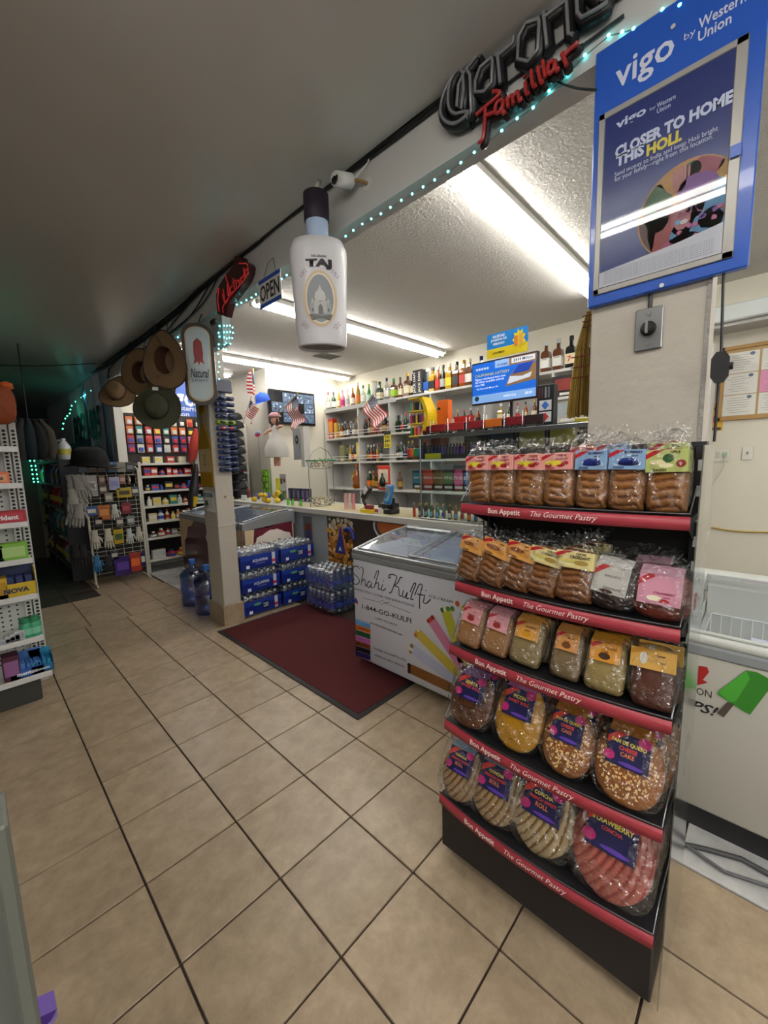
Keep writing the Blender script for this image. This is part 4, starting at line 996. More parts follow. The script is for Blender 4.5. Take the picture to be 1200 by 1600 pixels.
# ---- on top of the case
ZT = GZ1 + .009
ls = thing('lighter_stand', 'yellow curved three-tier lighter stand on top of the glass case', 'display', (GX + .06, U(650, 660, 'X', GX + .06).y, ZT), FX)
YEL = mat('d9b91c', .4); hgt = .33; wd_ = .17
prf = [(wd_ / 2 - .02 + .045 * math.sin(PI * q / 12) * 1.4, hgt * q / 12) for q in range(13)]
pts = prf + [(x - .035, z) for x, z in prf[::-1]]
B().prism(pts, 0, .13, YEL).obj('curved_side', ls)
for k in range(3):
    z = .0 + k * .105
    B().cbox(-wd_ / 2, 0, z, wd_ / 2 + .02, .13, z + .012, YEL, .002).obj('tier', ls)
    for i in range(7):
        c = [['green', 'dark green', 'orange', 'red', 'pink', 'magenta', 'teal'], ['magenta', 'dark red', 'black', 'yellow', 'black', 'purple', 'red'], ['teal', 'gold', 'dark grey', 'black', 'black', 'silver', 'dark grey']][k][i]
        B().cbox(-.075 + i * .021, .01, z + .012, -.059 + i * .021, .022, z + .078, mat(c, .3), .002).box(-.073 + i * .021, .011, z + .078, -.061 + i * .021, .021, z + .086, TR).obj('lighter', ls)
B().cbox(-wd_ / 2, 0, hgt - .012, wd_ / 2 - .02, .13, hgt, YEL, .002).obj('top', ls)
ob = thing('orange_box', 'plain orange box behind the yellow lighter stand', 'box', (GX + .2, U(691, 625, 'X', GX + .2).y, ZT), FX)
B().cbox(-.06, 0, .06, .06, .06, .30, mat('d8641c', .5), .004).box(-.05, .01, 0, .05, .05, .06, BLK).obj('carton', ob); B().box(-.05, -.002, .22, -.02, 0, .24, BLK).obj('label', ob)
def truck(label, loc, cab, trailer):
    t = thing('model_truck', label, 'toy truck', loc, FX, 'model trucks on the glass case'); CR = mat('c9cccf', .2, 1)
    B().cbox(-.115, -.02, .016, -.045, .02, .045, mat(cab, .3), .006).cbox(-.075, -.022, .03, -.03, .022, .078, mat(cab, .3), .005).obj('cab', t)
    B().cbox(-.02, -.024, .024, .12, .024, .085, mat(trailer, .35), .004).obj('trailer', t)
    B().box(-.076, -.018, .055, -.074, .018, .073, mat('22303c', .1)).obj('windscreen', t)
    b = B().box(-.03, -.022, .016, .12, .022, .024, CR); B().cbox(-.122, -.022, .01, -.115, .022, .026, CR, .002).obj('bumper', t)
    b.obj('chrome_trim', t)
    for s in (-.024, .024): B().tube([(-.028, s, .02), (-.028, s, .12)], .004, CR, 6).obj('exhaust_stack', t)
    for x in (-.098, -.05, -.03, .08, .10):
        for s in (-1, 1): B().tube([(x, s * .024, .014), (x, s * .014, .014)], .014, BLK, 10).tube([(x, s * .0245, .014), (x, s * .024, .014)], .007, CR, 8).obj('wheel', t)
    return t
for i, (px, cab, trl, nm) in enumerate(((678, '6b1620', '8a2020', 'dark red toy truck nearest to the yellow lighter stand'), (706, 'a02a2a', 'a83030', 'second toy truck, dark red cab and red box'), (735, '24262a', '8c2a30', 'toy truck with a black cab in the middle of the row'), (762, '7c1c20', 'c86a24', 'toy truck with a red cab and orange load'), (795, '2a2a30', '7c2028', 'toy truck with a black cab and dark red box'), (824, '5a1a22', '33201e', 'toy truck nearest to the card box'))):
    p = U(px, 662 - (px - 680) * .13, 'X', GX + .05 + .0 * i); truck(nm, (GX + .06, p.y, ZT), cab, trl)
t = thing('red_bowl', 'red open tray with small flags behind the trucks', 'tray', (GX + .22, U(722, 640, 'X', GX + .22).y, ZT), FX)
B().prism([(-.07, .1), (.07, .1), (.085, .15), (-.085, .15)], 0, .06, mat('c02a24', .4)).box(-.06, .01, 0, .06, .05, .1, mat('8a8c8e', .4)).obj('tray', t)
cb = thing('card_box', 'tall black box of playing cards at the right of the toy trucks', 'box', (GX + .05, U(852, 640, 'X', GX + .05).y, ZT), FX)
c_ = B().cbox(-.058, 0, 0, .058, .06, .27, mat('17181c', .4), .003).obj('carton', cb)
for k, c in enumerate(('c03a3a', '3a6ab8')):
    B().box(-.04, -.002, .03 + k * .075, .04, 0, .095 + k * .075, mat('d9d9de', .4)).prism([(0, .035 + k * .075), (.025, .062 + k * .075), (0, .09 + k * .075), (-.025, .062 + k * .075)], -.004, -.002, mat(c, .4)).obj('card_print', cb)
for k in range(4): B().box(-.045 + k * .02, -.003, .185, -.033 + k * .02, 0, .255, mat(['6a2a30', '3a3a40', '8a8a92', '6a6a70'][k], .4)).obj('slot_print', cb)
carton('red and black toy car box on the shelf behind the card box', (SX - .3, U(895, 600, 'X', SX - .3).y, 2.05), .40, .2, .12, '1c1c20', '7c2c28')
carton('pale board-game box with a red stripe behind the card box', (SX - .3, U(898, 630, 'X', SX - .3).y, 1.8), .42, .22, .12, 'a8a49c', '9aa4a8')
B().cbox(SX - .32, .6, 1.77, SX, 1.6, 1.8, SHW, .003).cbox(SX - .32, .6, 2.02, SX, 1.6, 2.05, SHW, .003).obj('side_shelf', label='white shelf boards carrying the toy car box by the post', cat='shelf')
# ---- lottery screen
LX = 2.72; p0, p1, p2, p3 = U(738, 572, 'X', LX), U(838, 545, 'X', LX), U(838, 618, 'X', LX), U(738, 628, 'X', LX)
lc = ((p0 + p2) / 2); lw = p0.y - p1.y; lh = (p0.z - p3.z + p1.z - p2.z) / 2
lt = thing('lottery_screen', 'flat blue lottery screen with a black frame above the glass case', 'screen', (LX, lc.y, lc.z), FX)
B().cbox(-lw / 2 - .01, 0, -lh / 2 - .012, lw / 2 + .01, .03, lh / 2 + .012, BLK, .005).obj('frame', lt)
B().tube([(0, .03, 0), (0, .14, 0), (0, .14, ZT - lc.z)], .012, BLK, 8).cbox(-.09, .08, ZT - lc.z, .09, .2, ZT - lc.z + .012, BLK, .003).obj('stand', lt)
sc_b = B().box(-lw / 2, -.002, -lh / 2, lw / 2, 0, lh / 2, mat('1c62c8', .3, emit=.55)).obj('display', lt)
def sb(x0, z0, x1, z1, c, k=1): B().box(x0 * lw - lw / 2, -.002 - .001 * k, z0 * lh - lh / 2, x1 * lw - lw / 2, -.002, z1 * lh - lh / 2, mat(c, .4, emit=.5)).obj('display_panel', sc_b)
sb(0, 0, 1, .2, '7fa8e0'); sb(.6, .82, 1, 1, '8a6a50'); sb(.64, .86, .98, .98, 'd8dce4', 2); sb(.38, .82, .6, 1, '8fb4e8')
B().prism([(.05 * lw, -.17 * lh), (.5 * lw, -.1 * lh), (.5 * lw, .3 * lh), (.2 * lw, .22 * lh), (.1 * lw, .05 * lh)], -.004, -.002, mat('8a6844', .4, emit=.4)).obj('display_panel', sc_b)
B().prism([(.08 * lw, -.12 * lh), (.42 * lw, -.03 * lh), (.44 * lw, .08 * lh), (.3 * lw, .02 * lh), (.12 * lw, .06 * lh)], -.006, -.004, mat('c9d0dc', .4, emit=.5)).obj('display_panel', sc_b)
B().prism([(.15 * lw, .1 * lh), (.4 * lw, .12 * lh), (.46 * lw, .32 * lh), (.25 * lw, .3 * lh)], -.006, -.004, mat('1a3f9c', .4, emit=.5)).obj('display_panel', sc_b)
WT = mat('e8eef8', .4, emit=.6)
for s, cx_, cz_, ww, c in (('CALIFORNIA LOTTERY', -.17, .2, .56, 'd8d46c'), ('Players contributed more than', -.2, .1, .5, None), ('$2 billion to public schools', -.21, .03, .47, None), ('since 1985', -.37, -.04, .16, None), ('Play Responsibly. Must be 18+.', -.24, -.14, .36, None), ('SUBTOTAL', .12, -.4, .2, None), ('$0.00', .40, -.4, .1, None), ('$434 Million', .31, .42, .28, 'k'), ('POWER', 0, .38, .16, 'k')):
    text(s, WT if c is None else mat('26303c' if c == 'k' else c, .4, emit=.3), sc_b, cx_ * lw, cz_ * lh, -.0045, width=ww * lw, bold=.01)
B().prism([(-.42 * lw + .018 * math.cos(i * PI / 8), -.38 * lh + .018 * math.sin(i * PI / 8)) for i in range(16)], -.005, -.003, mat('1c4a4c', .4)).obj('display_panel', sc_b)
for i in range(5): B().prism([((-.42 + i * .045) * lw + .009 * math.cos(q * PI / 5), .36 * lh + .009 * math.sin(q * PI / 5)) for q in range(10)], -.004, -.002, mat('c9d6ea', .4, emit=.4)).obj('display_panel', sc_b)
p0, p1, p2, p3 = U(760, 524, 'X', LX), U(824, 508, 'X', LX), U(824, 548, 'X', LX), U(760, 562, 'X', LX)
bc = (p0 + p2) / 2; bw = p0.y - p1.y; bh = (p0.z - p3.z + p1.z - p2.z) / 2
bn = thing('promo_card', 'blue and yellow promotional card standing on top of the lottery screen', 'sign', (LX + .01, bc.y, bc.z), FX)
pn = B().box(-bw / 2, -.002, -bh / 2, bw / 2, .002, bh / 2, mat('1c7cc8', .4)).obj('card', bn)
B().box(-bw / 2, -.003, -bh / 2, bw / 2, -.002, -bh * .12, mat('e0c81c', .4)).prism([(bw * (.3 + (.17 if i % 2 else .10) * math.cos(i * PI / 9)), bh * (.05 + (.42 if i % 2 else .28) * math.sin(i * PI / 9))) for i in range(18)], -.004, -.003, mat('e8d02c', .4)).box(bw * .18, -.006, -bh * .2, bw * .27, -.004, bh * .2, mat('c87a2c', .4)).box(bw * .3, -.006, -bh * .2, bw * .4, -.004, bh * .25, mat('d8a43c', .4)).obj('print', pn)
for k, s in enumerate(('NUEVAS', 'JUGADAS DE', 'VERANO')): text(s, mat('e8eef4', .4), pn, -bw * .2, bh * (.36 - .15 * k), -.004, width=bw * (.3, .4, .3)[k], bold=.04)
text('JUGUEMOS', mat('1a1a1a', .4), pn, -bw * .2, -bh * .32, -.0045, width=bw * .3, bold=.03)
# ================================================================ ON THE COUNTER
CZ = .985
def cpt(px, py, X_=CX + .12): p = U(px, py, 'X', X_); return p.y
t = thing('card_reader', 'blue card payment reader on a black stand beside the glass case', 'card reader', (CX + .10, cpt(608, 790), CZ), FX)
B().cbox(-.055, -.01, 0, .055, .11, .05, BLK, .01, 2).prism([(-.04, .04), (.04, .04), (.03, .15), (-.03, .15)], .03, .07, BLK).obj('stand', t)
rd = B().cbox(-.05, -.02, -.085, .05, .018, .105, mat('2272b8', .35), .014, 2).obj('reader_body', t, (0, .02, .175)); rd.rotation_euler = (-.22, 0, -.25)
B().box(-.034, -.0225, .02, .034, -.019, .082, mat('7a8894', .15)).obj('reader_screen', rd)
B().prism([(.01, -.02), (.04, .04), (.03, -.03), (-.005, -.07)], -.0225, -.02, mat('c8c04c', .4)).prism([(-.045, -.04), (-.01, -.03), (.04, -.045), (.04, -.055), (-.045, -.055)], -.0222, -.02, mat('5aa4d8', .4)).obj('print', rd)
t = thing('barcode_scanner', 'black handheld barcode scanner with a white top on a curved stand', 'scanner', (CX + .22, cpt(573, 785, CX + .22), CZ), FX)
B().lathe([(.07, 0), (.07, .015), (.03, .03)], BLK, n=16).tube([(0, 0, .02), (-.05, 0, .10), (-.03, 0, .17)], .016, BLK, 8).obj('stand', t)
hd = B().cbox(-.03, -.03, 0, .03, .03, .16, BLK, .014, 2).cbox(-.031, -.034, .06, .02, .025, .15, mat('c9ccd0', .35), .012, 2).obj('head', t, (-.05, 0, .12)); hd.rotation_euler = (0, .7, 0)
B().tube([(.02, 0, .2), (.12, 0, .16), (.2, 0, .06), (.24, .02, .01)], .004, BLK, 6).obj('cable', t)
t = thing('yellow_tray', 'shallow yellow box of red packets near the card reader', 'tray', (CX + .05, cpt(580, 792), CZ), FX)
B().cbox(-.085, 0, 0, .085, .10, .035, mat('d8b81c', .5), .003).obj('tray', t)
for i in range(5): B().cbox(-.035 + i * .018, .02, .035, -.02 + i * .018, .06, .075, mat('a02030' if i % 2 else '7c2a2a', .5), .002).obj('packet', t)
carton('small white and red carton between the yellow box and card reader', (CX + .06, cpt(595, 795) + .0, CZ), .055, .055, .05, 'd8d2d0', 'b04a4a')
t = thing('receipt_printer', 'black low printer base behind the scanner', 'printer', (CX + .36, cpt(600, 790, CX + .36), CZ), FX)
B().cbox(-.09, 0, 0, .09, .14, .06, BLK, .01, 2).obj('housing', t); B().box(-.05, .03, .06, .05, .035, .075, mat('e2e0dc', .6)).obj('paper', t)
for i in range(3):
    t = thing('pink_roll', 'tall %s roll of wrapped paper on the counter, %s of three' % (('pale pink', 'white and pink', 'salmon pink')[i], nth(i)), 'roll', (CX + .18, cpt(540 + 6 * i, 780, CX + .18), CZ))
    B().lathe([(.018, 0), (.018, .17)], mat(('d8a4a8', 'dccac4', 'd88c90')[i], .5), n=12).obj('paper', t); B().lathe([(.008, .17), (.008, .172)], BLK, n=8).obj('core', t)
def wire_basket(label, px, z, r, fill, col, up=False):
    Y = cpt(px, 780, CX + .25); t = thing('wire_basket', label, 'basket', (CX + .25, Y, z))
    W_ = mat('9aa09c', .3, 1); b = B(); R2 = [(.55, 0), (.8, .04), (1, .09)]
    for f, zz in R2: b.tube([(r * f * math.cos(2 * PI * i / 20), r * f * math.sin(2 * PI * i / 20), zz + .003) for i in range(20)], .0025, W_, 4, True)
    for i in range(16): a = 2 * PI * i / 16; b.tube([(r * f * math.cos(a), r * f * math.sin(a), zz + .003) for f, zz in R2], .0018, W_, 4)
    b.obj('wire_frame', t)
    rr = random.Random(int(px)); q = B()
    for i in range(90):
        a = rr.uniform(0, 6.28); k = math.sqrt(rr.random()) * .8; h = rr.uniform(.02, .10 + .03 * (1 - k))
        q.lathe([(0, -.008), (.010, -.003), (.011, .003), (0, .009)], mat(rr.choice(fill), .6), (r * k * math.cos(a), r * k * math.sin(a), h), 6)
    q.obj('contents', t, kind='stuff')
    return t
t = wire_basket('upper wire basket of a two-tier stand, heaped with small packets, green rim', 504, CZ + .43, .17, ['c2b08c', '7a5a3c', 'd8ccb0', '5c7c50', 'a0886a'], 0)
B().tube([(.172 * math.cos(2 * PI * i / 24), .172 * math.sin(2 * PI * i / 24), .10) for i in range(24)], .007, mat('2c8c58', .5), 6, True).obj('green_rim', t)
B().tube([(-.175, 0, -.43), (-.176, 0, .1), (-.11, 0, .2), (0, 0, .25), (.11, 0, .2), (.176, 0, .1), (.175, 0, -.43)], .005, mat('8c908c', .3, 1), 6).obj('upright', t)
wire_basket('lower wire basket on the counter full of beige packets', 504, CZ + .001, .165, ['b8a684', 'a89470', 'd2c6a8', '8a7a5c'], 0)
rr = random.Random(4)
for i, (px, dz) in enumerate(((398, 0), (409, .0), (420, .0), (404, .055), (415, .06), (426, .055), (434, .01), (430, .1))):
    t = link('lemon', B().lathe([(0, -.045), (.010, -.040), (.030, -.02), (.034, 0), (.030, .02), (.010, .040), (0, .045)], mat('d2b01c', .5, bump=.3, bscale=120), n=12).mesh('lemon'), None, (CX + .08 + .05 * (i % 2), cpt(px + 4, 785), CZ + .035 + dz), 0, 'yellow lemon in the heap on the counter, %s counting from the left' % nth(i), 'lemon', 'lemons on the counter')
    t.rotation_euler = (rr.uniform(0, 3), PI / 2, rr.uniform(0, 3))
def pouch(label, px, X_, z, w, h, cols, seed, kind='candy_bag', cat='candy', d=.06):
    rr = random.Random(seed); t = thing(kind, label, cat, (X_, cpt(px, 780, X_), z), FX + rr.uniform(-.3, .3)); b = B(); F = cols
    cushion(b, mat(cols[0], .3, noise=.8, col2=cols[1 % len(cols)], scale=60), w, h, d, .6, nu=16, nv=8); b.obj('bag', t)
    q = B()
    for i in range(10):
        x, zz, s = rr.uniform(-.38, .38) * w, rr.uniform(.15, .85) * h, rr.uniform(.08, .18) * w
        q.cbox(x - s, -d * .5 - .001, zz - s * .6, x + s, -d * .3, zz + s * .6, mat(rr.choice(cols), .35), .003)
    q.obj('sweets', t, kind='stuff'); return t
pouch('orange and dark candy bunch next to the post', 357, CX + .15, CZ, .10, .12, ('b84a20', '501c14', 'd8702c', '2a1a1a'), 1)
pouch('clear green candy jar behind the orange bunch', 372, CX + .3, CZ, .10, .16, ('6a9a4c', '9ac07a', 'd8e0c8'), 2)
pouch('red bottle-shaped candy on the counter beyond the post', 388, CX + .35, CZ, .05, .14, ('b02a30', '7c1c24'), 3)
pouch('heap of colourful wrappers spilling beside the lemons', 418, CX + .16, CZ, .12, .13, ('c83c30', '3c4ab0', 'd8a42c', '4c9a4c', 'c86aa0'), 4)
pouch('bunch of green leaves and fruit behind the lemons', 437, CX + .3, CZ, .16, .15, ('3c7a34', '28502a', 'c85a2c', '7aa04c'), 5)
pouch('green foil-capped candy cluster at the counter edge', 362, CX + .05, CZ, .07, .05, ('58a03c', 'c8902c', 'b0b8a8'), 6)
pouch('silver wrapped candies heaped on the counter', 402, CX + .28, CZ, .16, .09, ('8a8c9c', '4a4c7c', 'c0a0a8', '7a3a4a'), 7)
t = thing('battery_rack', 'white rack of small white tubes on the counter', 'rack', (CX + .08, cpt(383, 785), CZ), FX)
B().cbox(-.075, 0, 0, .075, .07, .025, mat('c9cabf', .5), .003).obj('tray', t)
for i in range(8): B().lathe([(.007, 0), (.007, .045), (.004, .05)], mat('dfe3e0', .3), (-.066 + i * .019, .03, .025), 8).obj('tube', t)
for i in range(3):
    t = thing('juice_bottle', 'small green juice bottle in the counter rack, %s of three' % nth(i), 'bottle', (CX + .06, cpt((457, 464, 477)[i], 788), CZ))
    B().lathe([(.014, 0), (.016, .01), (.016, .06), (.008, .075)], mat('5cae2c', .25), n=10).obj('bottle', t); B().lathe([(.009, .072), (.009, .085)], mat('2a5c20', .4), n=8).obj('cap', t)
t = thing('counter_rack', 'brown wooden frame around the small green bottles', 'rack', (CX + .06, cpt(467, 788), CZ), FX)
B().box(-.06, .02, .07, .06, .024, .085, mat('7a4a28', .6)).box(-.06, .02, 0, -.055, .024, .085, mat('7a4a28', .6)).box(.055, .02, 0, .06, .024, .085, mat('7a4a28', .6)).obj('frame', t)
for i in range(5):
    carton('%s soap carton at the back of the counter, %s of five' % (('dark violet', 'slate', 'dark navy', 'violet', 'charcoal')[i], nth(i)), (CX + .42, cpt(452 + i * 7, 770, CX + .42), CZ), .055, .17, .05, ('2c2840', '3c4454', '20263c', '40305c', '2a2c34')[i], '6a6a80', grp='dark cartons at the back of the counter')
B().box(CX + .03, 1.0, CZ, CX + .5, 4.2, CZ + .002, mat('c9c6b4', .3, noise=.8, col2='cdc49c', scale=7)).obj('counter_mat', label='scattered printed cards and receipts under a clear sheet on the counter', cat='mat')
# flags
def flag(label, loc, w, h, rot, wave=.02):
    t = thing('flag', label, 'flag', loc, 0, None); t.rotation_euler = rot
    b = B(); R_, W_, N_ = mat('b02a30', .6), mat('dedad6', .6), mat('1f2748', .6)
    def P(u, v): return (u * w, wave * math.sin(u * 9 + v * 3) * (.3 + u), -v * h)
    for s in range(13):
        for k in range(12):
            u0, u1, v0, v1 = k / 12, (k + 1) / 12, s / 13, (s + 1) / 13
            m = N_ if (s < 7 and k < 5) else (R_ if s % 2 == 0 else W_)
            b.add([P(u0, v1), P(u1, v1), P(u1, v0), P(u0, v0)], [(0, 1, 2, 3)], m, True)
    b.obj('cloth', t); q = B()
    for i in range(5):
        for j in range(5):
            p = P((i + .5) / 12, (j + .6) / 10); s = w * .012
            for e in (-.0015, .0015): q.add([(p[0] - s, p[1] + e, p[2] - s), (p[0] + s, p[1] + e, p[2] - s), (p[0] + s, p[1] + e, p[2] + s), (p[0] - s, p[1] + e, p[2] + s)], [(0, 1, 2, 3)], W_)
    q.obj('stars', t, kind='stuff')
    B().tube([(0, 0, .04), (0, 0, -h * 1.9)], .005, mat('b08a4c', .5), 6).lathe([(0, .035), (.009, .045), (0, .065)], mat('c8a43c', .3), n=8).obj('pole', t)
    return t
FXX = CX + .35
def fp(px, py): p = U(px, py, 'X', FXX); return (FXX, p.y, p.z)
flag('tall flag hanging limp in front of the blue cap', fp(396, 583), .18, .30, (0, 0, FX - .9), .03)
flag('folded flag under the blue cap, left of the doll', fp(391, 625), .26, .24, (0, .7, FX), .03)
flag('flag drooping at the right of the doll', fp(462, 618), .36, .25, (0, 1.15, FX), .03)
p = U(582, 622, 'X', SX - .2); fl3 = flag('flag pinned in front of the liquor shelves', (SX - .2, p.y, p.z + .05), .42, .28, (0, -.35 + 1.2, FX), .03)
B().tube([(0, 0, 0), (0, .20, 0)], .004, TR, 5).obj('bracket', fl3)
# doll
p = U(432, 700, 'X', FXX + .05); p.z += .0; dl = thing('doll', 'doll in a white dress and pink hat with arms spread, hanging over the counter', 'doll', (FXX + .05, p.y, p.z), FX)
SK = mat('d8a48c', .5); DR = mat('e0dcd6', .7, noise=.3, scale=40); HAIR = mat('4a2c1c', .8, noise=.4, scale=80)
dl.scale = (1.5, 1.3, 1.25)
b = B(); b.lathe([(.15, -.10), (.155, -.02), (.11, .08), (.045, .16), (.05, .20), (.035, .235), (.015, .25)], DR, n=20, sy=.7)
for i, v in enumerate(b.v):
    a = math.atan2(v[1], v[0]); k = 1 + .08 * math.sin(a * 8) * (1 if v[2] < .1 else 0); b.v[i] = (v[0] * k, v[1] * k, v[2])
b.obj('dress', dl)
B().tube([(-.03, 0, .215), (-.10, -.02, .19), (-.15, -.05, .15)], [.02, .016, .011], SK, 8).tube([(.03, 0, .215), (.11, -.02, .225), (.19, -.04, .22)], [.02, .016, .011], SK, 8).lathe([(.014, .24), (.014, .27)], SK, n=8).lathe([(0, .255), (.03, .265), (.042, .30), (.036, .335), (0, .35)], SK, n=14).tube([(-.03, 0, -.1), (-.03, 0, -.2)], .017, SK, 8).tube([(.03, 0, -.1), (.03, 0, -.2)], .017, SK, 8).obj('body', dl)
b = B()
for i in range(16):
    a = PI * (.05 + i / 15 * .9); b.lathe([(0, -.02), (.016, 0), (0, .02)], HAIR, (.043 * math.cos(a) * 1.05, .045 * math.sin(a) * .7 + .005, .30 - .03 * abs(math.cos(a))), 7)
for s in (-1, 1):
    for k in range(4): b.lathe([(0, -.018), (.015, 0), (0, .018)], HAIR, (s * .046, -.005, .305 - k * .022), 7)
b.obj('hair', dl)
B().lathe([(.062, .335), (.066, .345), (.05, .365), (.03, .385), (0, .39)], mat('cf9aa4', .7, noise=.3, scale=60), n=18).obj('hat', dl)
B().lathe([(0, -.003), (.004, 0), (0, .003)], mat('22303c', .3), (-.014, -.040, .305), 6).lathe([(0, -.003), (.004, 0), (0, .003)], mat('22303c', .3), (.014, -.040, .305), 6).lathe([(0, -.002), (.006, 0), (0, .002)], mat('a83c44', .4), (0, -.039, .282), 6).obj('face', dl)
B().tube([(0, 0, .39), (0, .01, (H0 - dl.location.z) / 1.25)], .002, BLK, 4).obj('string', dl)
# black caps on a rack, left of the flags
def cap(label, loc, c, rz, grp=None, s=1.0, tilt=0):
    t = thing('baseball_cap', label, 'cap', loc, rz, grp); t.scale = (s, s, s); t.rotation_euler = (tilt, 0, rz)
    m = mat(c, .8)
    key = ('cap', c)
    if key not in _T:
        b = B().lathe([(.088, 0), (.092, .02), (.085, .07), (.055, .105), (.01, .118), (.0, .12)], m, n=18, sy=1.1)
        b2 = B()
        def P(u, v): a = PI * (1.15 + .7 * u); r = .088 + .07 * v * math.sin(PI * u) ** .5; return (r * math.cos(a), r * math.sin(a) * 1.1, .012 - .012 * v - .01 * abs(math.cos(a)))
        b2.grid(P, 12, 3, m)
        _T[key] = (b.mesh('crown'), b2.mesh('brim'))
    link('crown', _T[key][0], t); link('brim', _T[key][1], t)
    B().lathe([(.007, .118), (.007, .124), (0, .126)], m, n=8).obj('button', t)
    return t
KX_ = 2.95; cr_ = thing('cap_rack', 'tall rack of dark caps standing behind the counter next to the post', 'rack', (KX_, U(372, 700, 'X', KX_).y, 0), FX)
B().tube([(0, 0, .03), (0, 0, 2.26)], .014, BLK, 8).lathe([(.2, 0), (.2, .02), (.03, .035)], BLK, n=20).obj('pole', cr_)
i = 0; rr = random.Random(9); yc = U(372, 700, 'X', KX_).y
arms = B()
for k in range(10):
    for s in (-1, 0, 1):
        z = 1.02 + k * .125; yy = yc + s * .16 + rr.uniform(-.03, .03)
        cap('%s cap on the dark cap rack, %s tier from the bottom, %s' % (('black', 'dark grey', 'black')[k % 3], nth(k), ('right side', 'middle', 'left side')[s + 1]), (KX_ - .07, yy, z), ('black', '2a2a2e', 'black')[k % 3], FX, 'caps on the cap rack', 1, .25)
        arms.tube([(0, 0, z - .01), (-(yy - yc), -.05, z - .01)], .004, BLK, 4)
arms.obj('arm', cr_)
p = U(411, 628, 'X', 3.2); cap('bright blue cap above the flags', (3.2, p.y, p.z), '1f4ab0', FX, None, 1.15, .3)
p = U(403, 678, 'X', FXX); t = thing('oval_sign', 'small oval red white and blue sign under the flags', 'sign', (FXX, p.y, p.z), FX)
B().prism([(.085 * math.cos(a * PI / 12), .045 * math.sin(a * PI / 12)) for a in range(24)], -.004, 0, mat('c9d4e8', .4)).prism([(.08 * math.cos(a * PI / 12), .04 * math.sin(a * PI / 12)) for a in range(12, 25)], -.006, -.004, mat('b02a3c', .4)).obj('board', t)
B().tube([(0, .004, -.04), (0, .004, CZ - p.z)], .004, TR, 5).obj('stick', t)
text('AMERICA', mat('24408c', .4), t, 0, .012, -.007, width=.12, bold=.02)
p = U(408, 735, 'X', CX + .5); t = thing('lime_display', 'lime green wire display hung with small packs behind the counter candies', 'display', (CX + .5, p.y, CZ), FX)
B().cbox(-.10, 0, 0, .10, .08, .02, mat('3c6a1c', .5), .004).box(-.10, .06, .02, .10, .07, .42, mat('7ab82c', .5)).obj('back_card', t)
for i in range(4):
    for j in range(3): B().cbox(-.085 + j * .06, .03, .06 + i * .09, -.035 + j * .06, .05, .13 + i * .09, mat(('6aa82c', '9cc04c', '4a7a20', 'a8b868')[(i + j) % 4], .4), .003).obj('pack', t)
p = U(436, 722, 'X', CX + .45); t = thing('ticket_holder', 'yellow strip display and white ticket sheets behind the lemons', 'display', (CX + .45, p.y, CZ), FX)
B().box(-.12, .0, 0, -.06, .04, .30, mat('d8d82c', .5)).obj('yellow_strip', t); B().box(-.04, .02, .1, .12, .03, .36, mat('c9c8c4', .6)).box(-.02, .015, .22, .02, .02, .3, mat('3a3c44', .5)).prism([(.075 + .022 * math.cos(i * PI / 8), .27 + .03 * math.sin(i * PI / 8)) for i in range(16)], .015, .02, mat('8a2a2a', .5)).box(-.06, .02, 0, .1, .03, .12, mat('8a8c6a', .5)).obj('sheets', t)
p = U(466, 695, 'X', CX + .55); t = thing('wall_calendar', 'grey poster panel with a round black emblem beside the flag', 'poster', (CX + .55, p.y, p.z), FX)
B().box(-.12, 0, -.20, .06, .012, .22, mat('9aa0a4', .5)).obj('sheet', t); B().prism([(-.03 + .035 * math.cos(i * PI / 8), .07 + .06 * math.sin(i * PI / 8)) for i in range(16)], -.002, 0, mat('17181a', .5)).prism([(-.03 + .018 * math.cos(i * PI / 8), .07 + .025 * math.sin(i * PI / 8)) for i in range(16)], -.004, -.002, mat('8a8c8e', .5)).obj('emblem', t)
text('POWER', mat('3a4a5c', .5), t, .03, -.06, -.002, width=.14, height=.025, rot=PI / 2); B().box(.062, .0, -.3, .13, .1, .24, mat('b8b6b0', .5)).obj('side_board', t)
p = U(607, 700, 'X', CX + .9)
t = thing('price_card', 'yellow and black hand-lettered price card on the shelf divider', 'sign', (SX - .02, U(607, 688, 'X', SX).y, U(607, 688, 'X', SX).z), FX)
B().box(-.07, -.004, -.11, .07, 0, .11, mat('c8b82c', .5)).box(-.07, -.005, .08, .07, -.004, .13, BLK).obj('card', t)
for k, s in enumerate(('2 for', '$40', '2 for')): text(s, BLK, t, 0, .05 - .06 * k, -.006, width=.1, height=.045, bold=.03)
# ================================================================ BLUE POSTER ON THE RIGHT POST
PX, PY = 1.492, .28
po = thing('framed_poster', 'blue framed money transfer poster hanging on the right post', 'poster', (PX, PY, 0), FX)
PB = mat('1450b4', .3, coat=.3)
def oq(a, b_): p = U(a, b_, 'X', PX); return (PY - p.y, p.z)
B().cbox(-.195, 0, 1.968, .202, .026, 2.715, PB, .003).obj('backing_board', po)
c4 = [oq(*q) for q in ((937, 183), (1184, 48), (1161, 401), (932, 462))]
xl, xr = c4[0][0], .17; zt, zb = c4[0][1], c4[3][1]
PF = B(); w_ = .018
for a in ((xl, zb, xr, zb + w_), (xl, zt - w_, xr, zt), (xl, zb, xl + w_, zt), (xr - w_ * 1.4, zb, xr, zt)): PF.cbox(a[0], -.006, a[1], a[2], 0, a[3], mat('9a9894', .35, .3), .002)
PF.obj('metal_frame', po)
sheet = B().box(xl + w_, -.003, zb + w_, xr - w_ * 1.4, 0, zt - w_, mat('1c2c6c', .25)).obj('sheet', po)
def pz(a, b_, y=-.0035): q = oq(a, b_); return (q[0], y, q[1])
WH = mat('c9cfe2', .4)
